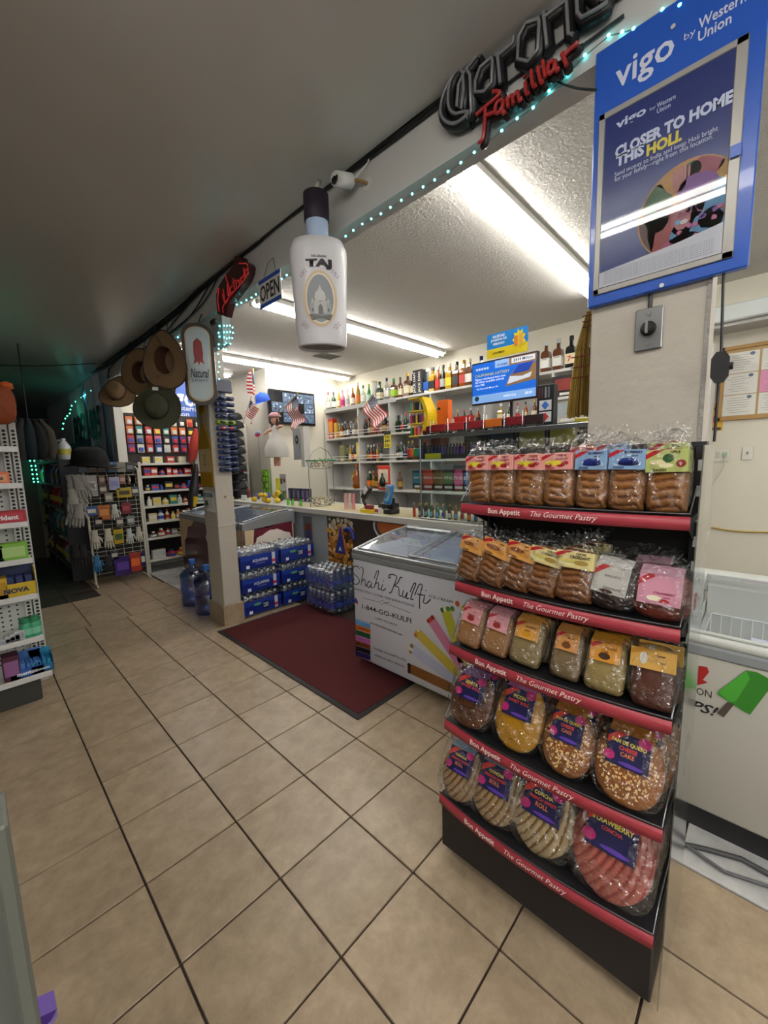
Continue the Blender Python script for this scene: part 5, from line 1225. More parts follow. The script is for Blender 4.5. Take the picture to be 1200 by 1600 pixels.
def pt(s, a, b_, par=sheet, m=WH, h=None, y=-.0042, **kw):
    (xa, za), (xb, zb_) = oq(*a), oq(*b_); text(s, m, par, (xa + xb) / 2, (za + zb_) / 2, y, width=xb - xa, height=h, **kw)
pt('vigo', (962, 118), (1053, 84), po, y=-.001, h=.088, bold=.015, label='large pale logo lettering')
pt('by', (1069, 60), (1087, 50), po, y=-.001, h=.022); pt('Western', (1092, 30), (1166, 2), po, y=-.001, h=.026, bold=.015); pt('Union', (1091, 54), (1143, 32), po, y=-.001, h=.026, bold=.015)
B().lathe([(.006, 0), (.006, .002)], mat('d8d8d8', .3, .5), n=10).obj('rivet', po, pz(1052, 42, -.001)).rotation_euler = (PI / 2, 0, 0)
B().lathe([(.006, 0), (.006, .002)], mat('d8d8d8', .3, .5), n=10).obj('rivet', po, pz(1034, 446, -.001)).rotation_euler = (PI / 2, 0, 0)
pt('vigo', (963, 196), (1010, 178), h=.03, bold=.03); pt('by', (1016, 172), (1025, 169), h=.01); pt('Western', (1027, 164), (1056, 154), h=.013, bold=.01); pt('Union', (1027, 174), (1048, 166), h=.013, bold=.01)
pt('CLOSER TO HOME', (962, 234), (1146, 158), h=.032, bold=.05); pt('THIS', (963, 252), (1007, 236), h=.032, bold=.05); pt('HOLI.', (1011, 234), (1066, 214), m=mat('d8c63c', .4), h=.032, bold=.05)
pt('Send money to India and keep Holi bright', (961, 272), (1122, 206), h=.017); pt('for your family—right from this location.', (961, 281), (1114, 217), h=.017)
cc = oq(1072, 326); ex = oq(1158, 300)[0] - cc[0]; ez = .125
cl_ = lambda x, z: (min(max(x, xl + w_), xr - w_ * 1.4), z)
pic = B().prism([cl_(cc[0] + ex * math.cos(i * PI / 20), cc[1] + ez * math.sin(i * PI / 20)) for i in range(40)], -.0045, -.003, mat('a8763c', .4))
rr = random.Random(2)
def blob(x, z, rx, rz_, c, k, jag=.12):
    pts = []
    for i in range(18):
        a = 2 * PI * i / 18; q = 1 + rr.uniform(-jag, jag); X_, Z_ = x + rx * q * math.cos(a), z + rz_ * q * math.sin(a)
        d = math.hypot((X_), (Z_)); s = min(1, .97 / d) if d > 0 else 1
        pts.append(cl_(cc[0] + ex * X_ * s, cc[1] + ez * Z_ * s))
    pic.prism(pts, -.0045 - .0004 * k, -.0045, mat(c, .4, noise=.35, scale=70))
for a in ((-.6, .2, .3, .5, '3f6a34'), (-.3, .75, .35, .2, 'c89038'), (.3, .7, .35, .25, 'a03048'), (.75, .35, .22, .4, 'b8862c'), (-.8, -.3, .2, .5, '5c3420'), (-.45, -.35, .32, .6, 'a0322c'), (.75, -.3, .22, .4, '8a4c24'), (.05, .72, .2, .2, '3c7c3c')): blob(a[0], a[1], a[2], a[3], a[4], 1)
for a in ((-.05, -.15, .26, .4, 'a85a5c'), (.18, .0, .2, .3, '9a4a6c'), (.2, .35, .4, .28, '8a4c9c'), (.55, .05, .35, .3, '3f8ab8'), (.25, -.5, .55, .35, '4a8cb8'), (-.05, -.75, .4, .22, 'b0406c'), (.5, -.4, .25, .2, '2c6ca0'), (-.15, .62, .14, .22, 'c07870')): blob(a[0], a[1], a[2], a[3], a[4], 2)
for k in range(5): blob(-.28 + k * .075, .82 - abs(k - 2) * .03, .028, .13, 'c88078', 3, .03)          # the raised hand's fingers
blob(-.06, -.18, .17, .26, 'b8686a', 4, .04); blob(-.10, -.08, .03, .02, '2a1418', 6, 0); blob(.02, -.06, .03, .02, '2a1418', 6, 0); blob(-.02, -.28, .08, .05, 'e8dcd8', 6, 0); blob(-.02, -.12, .15, .05, '9a3c5c', 5, .1)
for k in range(14): blob(rr.uniform(-.2, .7), rr.uniform(-.7, .3), .05, .05, rr.choice(['c85a8c', 'd8a0c0', '6cb0d8', '7c3c9c', 'e0b0b8']), 5, .3)
pic.obj('circle_picture', sheet)
z_b = zb + w_; foot = B().prism([(xl + w_, z_b), (xr - w_ * 1.4, z_b), (xr - w_ * 1.4, z_b + .078), (xl + w_ + .2, z_b + .062), (xl + w_, z_b + .045)], -.0068, -.003, mat('c9c9cc', .4)).obj('fine_print_band', sheet)
for k in range(7): text('l i n e s o f s m a l l p r i n t a b o u t f e e s a n d t e r m s'.replace(' ', '' if k % 2 else ''), mat('6a6a76', .5), foot, (xl + xr) / 2 - .005, z_b + .042 - k * .0055, -.0072, width=.27, height=.003)
B().box(xl + w_, -.0095, zb + w_, xr - w_ * 1.4, -.009, zt - w_, film((.97, .98, 1), .02, 0, 1, .02)).obj('glazing', po)
B().cbox(xr - .022, -.012, 2.245, xr + .002, -.0095, 2.275, PB, .001).obj('clip', po)
# rotary switch under the poster
SY = .30; sw = thing('rotary_switch', 'metal plate with a black rotary knob on the post under the blue poster', 'switch', (1.52, SY, 1.865), FX)
B().cbox(-.036, -.012, -.062, .036, 0, .062, mat('8a8b8c', .35, .7), .002).obj('plate', sw)
B().cbox(-.034, -.001, -.06, .034, -.0001, .06, mat('5c5c5e', .5), .001).obj('box', sw)
kn = B().lathe([(.021, 0), (.021, .008), (.017, .012), (.016, .024), (.013, .027)], BLK, n=20).obj('knob', sw, (0, -.012, 0)); kn.rotation_euler = (PI / 2, 0, 0)
B().box(-.003, -.044, -.018, .003, -.036, .018, mat('8a8a8a', .4)).obj('pointer', sw)
for z in (-.045, .045): B().lathe([(.006, 0), (.006, .003)], mat('c9c9c9', .25, 1), n=10).obj('screw', sw, (0, -.012, z)).rotation_euler = (PI / 2, 0, 0)
B().tube([(0, -.006, .062), (0, -.004, .11)], .006, mat('3c3c3c', .6), 8).obj('conduit', sw)
# straw brooms hanging left of the post
STRW = mat('c8a030', .5, noise=.5, scale=200)
for k, (px, py0, py1, w0, w1) in enumerate(((929, 487, 545, .018, .05), (918, 546, 652, .035, .055))):
    p0, p1 = U(px, py0, 'X', 1.64), U(px, py1, 'X', 1.64); y_ = max(.505, p0.y)
    t = thing('straw_broom_head', ('upper', 'lower')[k] + ' golden straw broom head hanging beside the blue poster', 'broom', (1.63, p0.y + .005, p0.z), FX)
    L_ = p0.z - p1.z; rr = random.Random(k); b = B()
    for i in range(130):
        a = rr.uniform(-1, 1); dd = rr.uniform(-.012, .012)
        b.tube([(a * w0 * .8, dd, 0), (a * (w0 + w1) / 2, dd, -L_ * .5), (a * w1, dd * 1.4, -L_ * rr.uniform(.94, 1))], .0022, STRW if i % 3 else mat('6a4c10', .6), 4)
    b.obj('straw', t, kind='stuff')
    g = B()
    for z in (-.1, -.25, -.4): g.tube([(-w0 - .01, -.014, L_ * z), (w0 + .01, -.014, L_ * z)], .002, mat('7c2c1c', .6), 4)
    g.obj('binding', t); B().tube([(0, 0, -.01), (0, 0, .05)], .006, mat('7a5a1c', .5), 6).obj('loop', t)
# ================================================================ BEER SIGNS, CABLES, CAMERA
def on3(pts, X_): return [U(a, b_, 'X', X_) for a, b_ in pts]
def smooth(P, n=4):
    P = [P[0]] + list(P) + [P[-1]]; out = []
    for i in range(1, len(P) - 2):
        for k in range(n):
            u = k / n; a, c, d, e = P[i - 1:i + 3]
            out.append(.5 * ((2 * c) + (d - a) * u + (2 * a - 5 * c + 4 * d - e) * u * u + (3 * c - a - 3 * d + e) * u ** 3))
    return out + [P[-1]]
z4 = lambda L: [(680 + x / 3.333, y / 3.333) for x, y in L]
cs = thing('neon_sign', 'unlit black and grey gothic beer sign with red script under it on the beam', 'sign', (1.49, .7, 2.7))
def rel(P): o = Vector((1.49, .7, 2.7)); return [p - o for p in P]
COR = [([(240, 300), (200, 292), (150, 330), (100, 400), (50, 500), (35, 590), (60, 638), (110, 650), (165, 615), (185, 590)], 1), ([(185, 590), (150, 592), (110, 600), (80, 570), (75, 500), (90, 420), (135, 365)], 1), ([(135, 365), (152, 390), (155, 480), (140, 575), (118, 560), (128, 450), (160, 380), (225, 300)], 0),
       ([(170, 370), (188, 400), (195, 590), (180, 630), (165, 605)], 0), ([(300, 310), (240, 360), (215, 430), (215, 490), (262, 485), (300, 440), (305, 330), (300, 310)], 0), ([(330, 285), (345, 445)], 0), ([(332, 300), (380, 260), (412, 232), (415, 200)], 0),
       ([(545, 110), (480, 130), (440, 200), (435, 320), (490, 330), (540, 270), (548, 130), (545, 110)], 0), ([(568, 75), (588, 255)], 0), ([(572, 100), (640, 50), (690, 15), (700, 190), (722, 190)], 0), ([(740, -20), (745, 80), (770, 105), (850, 60), (900, 25), (905, 5), (870, 10)], 0), ([(800, -40), (860, 15)], 0)]
bk = B(); tb = B()
for L_, s in COR:
    P = rel(on3(z4(L_), 1.46)); P = smooth(P, 4) if s else P
    bk.tube([p + Vector((.012, 0, 0)) for p in P], .020, mat('121214', .4), 6); tb.tube([p + Vector((-.010, 0, 0)) for p in P], .0062, mat('77777a', .25), 6)
bk.obj('channel_backing', cs); tb.obj('glass_tubing', cs)
bk = B(); tb = B()
FAM = [[(215, 600), (260, 560), (330, 500), (335, 480), (300, 480)], [(262, 565), (262, 600), (250, 720), (228, 745)], [(255, 610), (310, 585)], [(350, 520), (320, 540), (315, 590), (345, 575), (355, 525), (352, 590), (370, 580)], [(375, 510), (382, 560)], [(378, 520), (400, 500), (408, 545)], [(408, 505), (430, 480), (438, 525), (455, 510)],
       [(470, 430), (475, 490), (492, 480)], [(500, 370), (510, 450), (530, 440)], [(535, 350), (550, 430), (565, 420)], [(468, 400), (470, 405)], [(560, 320), (575, 405)], [(620, 320), (592, 335), (592, 385), (618, 365), (625, 320), (630, 370), (650, 355)], [(662, 280), (685, 345)], [(675, 290), (700, 262), (735, 235), (738, 225)]]
for L_ in FAM:
    P = smooth(rel(on3(z4(L_), 1.445)), 3)
    bk.tube([p + Vector((.022, 0, 0)) for p in P], .014, mat('1c1012', .5), 6); tb.tube([p + Vector((-.002, 0, 0)) for p in P], .0068, mat('a02a28', .3), 6)
bk.obj('script_backing', cs); tb.obj('script_tubing', cs, label='red unlit script tubing')
for z in (2.745, 2.80): B().tube([(.0, .22, z - 2.7), (.0, -.3, z - 2.7 + .02)], .005, BLK, 5).obj('mounting_bar', cs)
vs_ = thing('neon_sign', 'dark red unlit script beer sign on the beam left of the OPEN sign', 'sign', (1.49, 2.9, 2.7))
z6 = lambda L: [(280 + x / 6, 380 + y / 6) for x, y in L]
def rel2(P): o = Vector((1.49, 2.9, 2.7)); return [p - o for p in P]
po_ = rel2(on3(z6([(525, 118), (580, 128), (590, 160), (640, 180), (660, 210), (655, 260), (620, 350), (540, 470), (470, 560), (440, 690), (355, 660), (345, 480), (370, 400), (440, 290), (500, 210)]), 1.45))
b = B(); n = len(po_); b.add([p for p in po_] + [p + Vector((.045, 0, 0)) for p in po_], [list(range(n)), [i + n for i in range(n)][::-1]] + [(i, i + n, (i + 1) % n + n, (i + 1) % n) for i in range(n)], mat('3c1013', .35)); b.obj('panel', vs_)
tb = B(); RT = mat('c03030', .3, emit=.25)  # unlit tubing given a faint glow of its own
for L_ in ([(375, 640), (362, 520), (372, 420), (350, 460)], [(405, 480), (430, 560), (460, 520), (470, 430), (430, 300)], [(412, 430), (425, 540)], [(450, 380), (458, 490)], [(500, 400), (480, 420), (480, 470), (505, 450)], [(505, 330), (520, 440)], [(500, 375), (530, 345)], [(560, 340), (535, 370), (540, 420), (565, 390), (560, 340)], [(575, 320), (585, 380)], [(580, 330), (600, 300)], [(605, 230), (612, 340)], [(640, 240), (618, 260), (622, 310), (642, 280), (640, 240), (650, 290)], [(415, 650), (410, 600), (470, 500), (620, 330), (640, 200), (560, 190)]):
    tb.tube(smooth(rel2(on3(z6(L_), 1.438)), 3), .004, RT, 5)
tb.obj('script_tubing', vs_)
B().cbox(-.03, .28, -.12, .0, .36, -.08, BLK, .008).obj('transformer', vs_)
os_ = thing('open_sign', 'small blue and white OPEN sign hanging on a string from the beam', 'sign', (1.47, 2.42, 2.60), FX)
q = [U(a, b_, 'X', 1.47) for a, b_ in ((404, 440), (438, 421), (438, 468), (406, 484))]
ow = (q[0].y - q[1].y) / 2; oh = (q[0].z - q[3].z) / 2; os_.location = (1.47, (q[0].y + q[1].y) / 2, (q[0].z + q[2].z) / 2 + .0)
B().box(-ow, -.002, -oh, ow, .002, oh, mat('dcdad6', .5)).obj('board', os_); B().box(-ow, -.003, oh * .72, ow, -.002, oh, mat('2850a8', .5)).box(-ow, -.003, -oh, ow, -.002, -oh * .72, mat('2850a8', .5)).obj('border', os_)
text('OPEN', mat('18181c', .5), os_, 0, 0, -.0035, width=ow * 1.75, height=oh * 1.15, bold=.02)
B().tube([(-ow * .5, 0, oh), (-.02, .01, oh + .085), (.03, .02, oh + .10), (ow * .6, 0, oh)], .0018, mat('5a5048', .7), 5).obj('string', os_)
# inflatable hanging bottle
p = U(504, 545, 'X', 1.33); TJ = thing('inflatable_bottle', 'large white inflatable liquor bottle hanging from the beam cables', 'decoration', (1.33, p.y, p.z), -.67)
TB = mat('d3d1d4', .4, coat=.2); RX_, RY_ = .135, .085
B().lathe([(.80, .012), (.86, .0), (.90, .01), (.93, .06), (.98, .25), (1.04, .42), (1.03, .46), (.9, .50), (.5, .515), (.42, .52)], TB, n=36, sx=RX_, sy=RY_, caps=False).obj('body', TJ)
B().lathe([(.0, .02), (.80, .012)], mat('857c7c', .6), n=36, sx=RX_, sy=RY_, caps=False).obj('base_disc', TJ)
B().lathe([(.054, .515), (.055, .60)], mat('a9bcd8', .3), n=24, sy=.9).obj('neck', TJ); B().lathe([(.060, .595), (.062, .61), (.061, .72), (.05, .728)], mat('2a1c30', .6, noise=.4, scale=30), n=24, sy=.9).obj('cap', TJ)
B().tube([(0, 0, .725), (.01, 0, .76), (.02, .02, .79), (.0, .03, .77)], .012, mat('a8a294', .7), 8).obj('knot', TJ)
def rim_(x, z): k = .93 + .11 * z / .42 if z < .42 else 1.0; return -RY_ * k * math.sqrt(max(0, 1 - (x / (RX_ * k)) ** 2))
def wrapped(poly, c, off, name='print', n=10):
    xs = [q[0] for q in poly]; b = B(); m = mat(c, .5); cx = sum(xs) / len(xs); cz = sum(q[1] for q in poly) / len(poly)
    vs = [(x, rim_(x, z) - off, z) for x, z in poly]; k = len(poly)
    vs += [((x + cx) / 2, rim_((x + cx) / 2, (z + cz) / 2) - off, (z + cz) / 2) for x, z in poly] + [(cx, rim_(cx, cz) - off, cz)]
    b.add(vs, [(i, (i + 1) % k, (i + 1) % k + k, i + k) for i in range(k)] + [(i + k, (i + 1) % k + k, 2 * k) for i in range(k)], m); return b.obj(name, TJ)
ell = lambda rx, rz_, cx=0, cz=.21: [(cx + rx * math.cos(2 * PI * i / 28), cz + rz_ * math.sin(2 * PI * i / 28)) for i in range(28)]
wrapped(ell(.082, .128), 'd6bb96', .001); wrapped(ell(.070, .115), 'e6dfd4', .002); wrapped(ell(.064, .108), '8f9496', .003)
dome = [(-.022, .20), (-.027, .215), (-.022, .235), (-.008, .25), (0, .27), (.008, .25), (.022, .235), (.027, .215), (.022, .20)]
wrapped(dome, 'c4c4c2', .005, 'palace_print'); wrapped([(-.03, .14), (.03, .14), (.03, .20), (-.03, .20)], 'b8b8b6', .0045, 'palace_print'); wrapped([(-.050, .14), (-.03, .14), (-.03, .19), (-.050, .19)], 'a6a6a4', .0045, 'palace_print'); wrapped([(.03, .14), (.050, .14), (.050, .19), (.03, .19)], 'a6a6a4', .0045, 'palace_print')
wrapped([(-.011, .14), (.011, .14), (.011, .17), (0, .185), (-.011, .17)], '6a6c6c', .006, 'palace_print'); wrapped([(-.045, .112), (.045, .112), (.056, .14), (-.056, .14)], '6a6c68', .0045, 'palace_print')
for s in (-1, 1):
    wrapped([(s * .038 - .007, .19), (s * .038 + .007, .19), (s * .038 + .005, .202), (s * .038, .212), (s * .038 - .005, .202)], 'b8b8b6', .0055, 'palace_print'); wrapped([(s * .038 - .004, .15), (s * .038 + .004, .15), (s * .038 + .004, .165), (s * .038 - .004, .165)], '6a6c6c', .006, 'palace_print')
    for (cx, cz) in ((.07, .335), (.082, .32), (.085, .10), (.07, .085)):
        for k in range(4): wrapped(ell(.004, .003, s * (cx + .008 * math.cos(k * 1.7)), cz + .008 * math.sin(k * 1.7)), 'a894a8', .002, 'blossom_print')
def ctext(s, c, x, z, ww, h, bold):
    me = tmesh(s, mat(c, .5), bold=bold).copy(); sx = ww / me['w']; sz = h / me['h']
    vs = [(v.co.x * sx + x, rim_(v.co.x * sx + x, v.co.y * sz + z) - .003, v.co.y * sz + z) for v in me.vertices]
    for v, q in zip(me.vertices, vs): v.co = q
    link('lettering', me, TJ)
ctext('THE GRAND', '3c3438', 0, .40, .075, .010, .02); ctext('TAJ', '241c26', 0, .365, .125, .046, .06)
# security camera
p = U(533, 282, 'X', 1.42); sc_o = thing('security_camera', 'white bullet security camera on the beam above the hanging bottle', 'camera', (1.44, p.y, p.z))
b = B().tube([(-.06, -.0, -.01), (-.055, 0, -.009), (.02, -.03, 0), (.03, -.034, .002)], [.030, .034, .033, .02], mat('d3d2ce', .35), 14); b.tube([(-.062, 0, -.01), (-.0605, 0, -.01)], .024, mat('26262a', .2), 14); b.obj('housing', sc_o)
B().tube([(-.065, .0, -.0105), (-.0615, 0, -.01)], .011, mat('0c0c10', .1), 10).obj('lens', sc_o)
B().tube([(.02, -.04, 0), (.035, -.09, -.02), (.06, -.10, -.025)], .008, mat('8a6a3c', .5), 6).tube([(.058, -.10, -.025), (.062, -.10, -.025)], .03, mat('c8c6c0', .5), 12).obj('bracket', sc_o)
B().tube([(.03, -.05, .01), (.045, -.12, .05), (.05, -.16, .11), (.055, -.2, .08)], .003, mat('d8d6d0', .5), 5).obj('wire', sc_o)
# cable bundles along the beam
CB = mat('131315', .5)
rr = random.Random(12)
path = [(700, 150), (640, 195), (600, 226), (550, 262), (510, 292), (470, 322), (430, 352), (400, 378), (370, 402), (345, 424), (315, 450), (290, 474), (260, 500), (230, 522), (200, 545), (160, 572), (138, 580)]
for k in range(5):
    P = [U(a, b_ + 2.2 * k - 4 + rr.uniform(-1.2, 1.2), 'X', 1.488) for a, b_ in path]
    B().tube(smooth(P, 2), .0065, CB, 5).obj('power_cable', label='%s black cable of the bundle stapled along the top of the beam' % ('uppermost', 'second', 'middle', 'fourth', 'lowest')[k], cat='cable', group='cables along the beam')
for k, L_ in enumerate(([(345, 424), (320, 470), (290, 500), (250, 530), (200, 556)], [(310, 455), (270, 505), (235, 545), (215, 552)], [(330, 440), (300, 490), (268, 520), (240, 535), (222, 560)], [(212, 520), (190, 555), (172, 575), (168, 590)], [(170, 573), (169, 588), (172, 590)])):
    B().tube(smooth([U(a, b_, 'X', 1.485) for a, b_ in L_], 4), .005, CB, 5).obj('power_cable', label='thin black cable sagging below the bundle near the hats, %s of five' % nth(k), cat='cable', group='loose cables near the hats')
P = [U(a, b_, 'Z', H0 - .006) for a, b_ in ((0, 571), (60, 572), (110, 570), (150, 568))]
B().tube(P, .005, CB, 5).obj('power_cable', label='single cable running across the dark ceiling at far left', cat='cable')
P = smooth([U(a, b_, 'X', 1.489) for a, b_ in ((870, 128), (900, 138), (932, 141))], 4)
B().tube(P, .004, CB, 5).obj('power_cable', label='short cable from the gothic beer sign to the blue poster', cat='cable')
# LED strings
TEALM = mat((.35, .93, .95), .3, emit=TEAL); GRN = mat((.25, .95, .75), .3, emit=TEAL)
LEDM = B().lathe([(0, -.005), (.0042, -.002), (.0042, .002), (0, .005)], TEALM, n=6).mesh('led_bulb')
LEDG = B().lathe([(0, -.011), (.009, -.005), (.009, .005), (0, .011)], GRN, n=6).mesh('led_bulb')
def led_string(label, pts, wire='5a6a6a', me=None, sc_=1.0):
    c = pts[len(pts) // 2]; t = thing('led_string', label, 'string lights', c)
    B().tube([p - c + Vector((.006, 0, .003)) for p in pts], .0016, mat(wire, .6), 4).obj('wire', t)
    for p in pts: o = link('led_bulb', me or LEDM, t, p - c); o.scale = (sc_,) * 3
    return t
led_string('string of teal lights along the beam between the post and the hanging bottle', [U(a, b_, 'X', 1.493) for a, b_ in ((1062, 8), (1035, 15), (990, 45), (972, 50), (951, 55), (914, 86), (886, 115), (858, 142), (833, 168), (808, 185), (784, 204), (741, 238), (720, 254), (700, 268), (679, 281), (661, 292), (644, 303), (627, 313), (610, 324), (595, 334), (580, 342), (566, 350), (552, 360), (540, 369), (527, 377))], sc_=1.1)
led_string('string of teal lights by the OPEN sign', [U(a, b_, 'X', 1.493) for a, b_ in ((457, 425), (448, 430), (440, 436), (428, 443), (412, 452), (400, 460), (393, 465), (385, 469), (377, 473), (370, 476), (363, 480), (358, 485))], sc_=1.3)
for k in range(5):
    x_ = 342 + (0, 8, 12, 17, 21)[k]; pts = [U(x_ + rr.uniform(-1, 1), 510 + 9 * j + rr.uniform(-2, 2), 'X', 1.530) for j in range((10, 5, 5, 4, 3)[k])]
    led_string('teal light strand dangling on the top of the post, %s from the left' % nth(k), pts, sc_=1.2)
led_string('teal lights peeping behind the straw hats', [U(a, b_, 'X', 1.49) for a, b_ in ((284, 526), (278, 527), (271, 531), (265, 534), (250, 545), (233, 553), (212, 566), (190, 581))], sc_=1.5)
P = [U(112 + 40 * k / 13, 632 - 28 * k / 13, 'X', 1.49) for k in range(14)]
led_string('dense teal light rope over the banners', P, sc_=2.2)
P2 = [U(a, b_, 'Y', 8.6) for a, b_ in ((112, 634), (110, 640), (109, 646), (105, 650), (102, 654), (99, 662), (98, 670), (82, 679), (75, 681), (70, 683), (63, 683), (39, 683), (31, 683))]
led_string('green lights strung across the dark back aisle', P2, me=LEDG)
for k in range(2):
    led_string('green light strand hanging at the dark back door, %s one' % ('left', 'right')[k], [U(a + 6.5 * k, b_, 'Y', 8.6) for a, b_ in ((33, 691), (40, 691), (44, 696), (45, 704), (46, 712), (47, 720), (49, 728), (50, 734), (51, 741), (52, 748), (53, 753))], me=LEDG)
# ================================================================ SIGNS ON THE LEFT POST
MY = .5
ml = thing('mirror_sign', 'oblong mirrored beer sign in a dark wooden frame high on the left post', 'sign', (1.50, U(312, 570, 'X', 1.5).y, U(312, 570, 'X', 1.5).z), -.55); ml.location = U(312, 570, 'X', 1.40)
def stad(w, h, n=10):
    r = w / 2; return [(r * math.cos(PI * i / n), h / 2 - r * .8 + r * .8 * math.sin(PI * i / n)) for i in range(n + 1)] + [(-r * math.cos(PI * i / n), -h / 2 + r * .8 - r * .8 * math.sin(PI * i / n)) for i in range(n + 1)]
mw_, mh_ = .235, .64
B().tube([(0, .02, .30), (.03, .10, .42)], .004, BLK, 5).obj('hook', ml); B().prism(stad(mw_, mh_), -.015, .012, mat('3a2c22', .4)).obj('frame', ml); B().prism(stad(mw_ - .05, mh_ - .06), -.018, -.015, mat('b8a88c', .35)).obj('inner_trim', ml)
mi = B().prism(stad(mw_ - .075, mh_ - .085), -.021, -.018, mat('c3ced2', .12, .35)).obj('mirror', ml)  # pale, barely metallic colour stands in for the mirror's bright reflection
B().prism([(0, .20), (.03, .17), (.035, .08), (.03, .04), (.04, .0), (.01, .02), (0, -.01), (-.01, .02), (-.04, 0), (-.03, .04), (-.035, .08), (-.03, .17)], -.024, -.021, mat('8a2a28', .4)).obj('emblem', mi)
text('Natural', mat('26303c', .4), mi, 0, -.07, -.023, width=.14, height=.07, shear=.3, bold=.02); text('LIGHT', mat('3c4854', .4), mi, 0, -.125, -.023, width=.12, height=.02)
bs = thing('bottle_sign', 'tall cut-out sign of an amber beer bottle on the left post', 'sign', (1.532, U(320, 700, 'X', 1.53).y, 0), FX)
zt_, zb_ = U(316, 634, 'X', 1.53).z, U(325, 760, 'X', 1.53).z; H_ = zt_ - zb_; w2 = .125
bp = [(.25, 0), (1, 0), (1, .5), (.85, .6), (.42, .72), (.36, .9), (.42, .93), (.42, .99), (.3, 1)]
bp = [(x * w2, zb_ + z * H_) for x, z in bp]; bp = bp + [(-x, z) for x, z in bp[::-1]]
B().prism([(x * 1.12, zb_ + (z - zb_) * 1.02 - .005) for x, z in bp], -.006, 0, mat('9a7428', .4, .3)).obj('rim', bs); B().prism(bp, -.010, -.006, mat('a88418', .2, coat=.6)).obj('bottle', bs)
B().box(-w2 * .9, -.012, zb_ + H_ * .18, w2 * .9, -.010, zb_ + H_ * .47, mat('c0ae80', .4)).box(-w2 * .36, -.012, zb_ + H_ * .76, w2 * .36, -.01, zb_ + H_ * .9, mat('8a8068', .4)).obj('label', bs)
text('S', mat('8a2a1c', .4), bs, 0, zb_ + H_ * .33, -.013, width=.05, height=.10, shear=.2)
ns = thing('notice_sign', 'white NOTICE sheet with a blue header taped to the left post', 'sign', (1.528, U(328, 784, 'X', 1.525).y, U(328, 784, 'X', 1.525).z), FX)
B().grid(lambda u, v: ((u - .5) * .2, -.003 - .008 * math.sin(u * 5) * (1 - v), (v - .5) * .19 + .006 * math.sin(u * 4)), 8, 4, mat('d6d6d2', .6)).obj('paper', ns)
B().box(-.085, -.016, .045, .085, -.0145, .08, mat('20506c', .5)).obj('header', ns); text('NOTICE', mat('d8dce0', .5), ns, 0, .062, -.017, width=.12, bold=.03)
b = B().tube([(-.045 + .03 * math.cos(i * PI / 8), -.014, -.02 + .035 * math.sin(i * PI / 8)) for i in range(16)], .0025, BLK, 4, True); b.tube([(-.06, -.014, -.035), (-.045, -.014, 0), (-.03, -.014, -.03)], .004, BLK, 4); b.obj('pictogram', ns)
for k, s in enumerate(('PLEASE', 'WEAR A', 'MASK')): text(s, mat('3a3c44', .5), ns, .04, .01 - .028 * k, -.015, width=.06, height=.014)
# strip of glasses packs down the post
gs = thing('hanging_strip', 'clip strip of blue sunglasses packs hanging down the side of the left post', 'display strip', (1.655, 3.56, 0))
B().box(-.012, -.006, 1.42, .012, -.001, 2.24, mat('9aa4c0', .4)).obj('strip', gs)
B().cbox(-.08, -.05, 2.12, .08, -.012, 2.235, mat('5c6278', .4, noise=.5, scale=60), .01).obj('header_pack', gs)
for k in range(13):
    z = 2.09 - k * .052; c = 'a0cc2c' if k == 4 else ('28407c', '1c3a8c', '33488c')[k % 3]
    g = B().cbox(-.085, -.06, z - .036, .085, -.012, z, mat(c, .35, noise=.4, scale=50), .008, 1).obj('pack', gs)
    q = B()
    for s in (-1, 1): q.lathe([(.0, -.012), (.026, -.008), (.026, .006), (0, .012)], mat('16161c' if k != 5 else 'b04020', .15), (s * .036, -.058, z - .018), 10, 1, .5)
    q.tube([(-.05, -.061, z - .012), (.05, -.061, z - .012)], .003, mat('a8b4d0', .3), 5); q.obj('sunglasses', gs)
B().tube([(1.71, 3.565, 1.02), (1.722, 3.558, .90), (1.718, 3.556, .80), (1.725, 3.52, .76), (1.74, 3.50, .74)], .003, mat('4a4440', .6), 5).obj('power_cable', label='thin brown wire hanging down the side of the left post', cat='cable')
# ================================================================ HATS
STRAW = mat('a3835c', .8, noise=.45, scale=120, bump=.5, bscale=200); STRAWD = mat('4c2c1a', .8); OLIVE = mat('1f2318', .85, noise=.6, col2='3a3a28', scale=14)
def hat(label, loc, R_, rot, m=STRAW, edge=BLK, band=STRAWD, crown=.5, droop=.03, grp='hats hung from the beam'):
    t = thing('wide_hat', label, 'hat', loc, 0, grp); t.rotation_euler = rot
    b = B()
    def P(u, v): a = 2 * PI * u; r = R_ * (crown * .95 + (1 - crown * .95) * v); return (r * math.cos(a), r * math.sin(a), droop * math.sin(2 * a) * v - .004 * math.sin(v * 40) * 0)
    b.grid(P, 40, 8, m, True, True); br = b.obj('brim', t)
    for k in range(3, 8): pass
    B().tube([P(i / 40, 1) for i in range(40)], .0045, edge, 5, True).obj('edging', t)
    c = R_ * crown
    B().lathe([(c, 0), (c * .95, c * .35), (c * .85, c * .85), (c * .55, c * 1.05), (.01, c * .92), (0, c * .92)], m, n=26, sy=1.12, caps=False).obj('crown', t)
    B().lathe([(c * 1.015, .004), (c * .985, c * .32)], band, n=26, sy=1.12, caps=False).obj('band', t)
    rg = B()
    if m is STRAW:
        for k in range(1, 6): rg.tube([P(i / 40, k / 6 + .04) for i in range(40)], .0012, mat('7a5c38', .8), 4, True)
        rg.obj('weave_ring', br, kind='stuff')
    return t
def hp(px, py, X_=1.15): p = U(px, py, 'X', X_); return (X_, p.y, p.z)
h1 = hat('straw hat seen from inside with a dark sweatband, highest of the hanging hats', hp(256, 563, 1.16), .215, (-PI / 2 + .1, 0.1, -1.15), band=STRAWD)
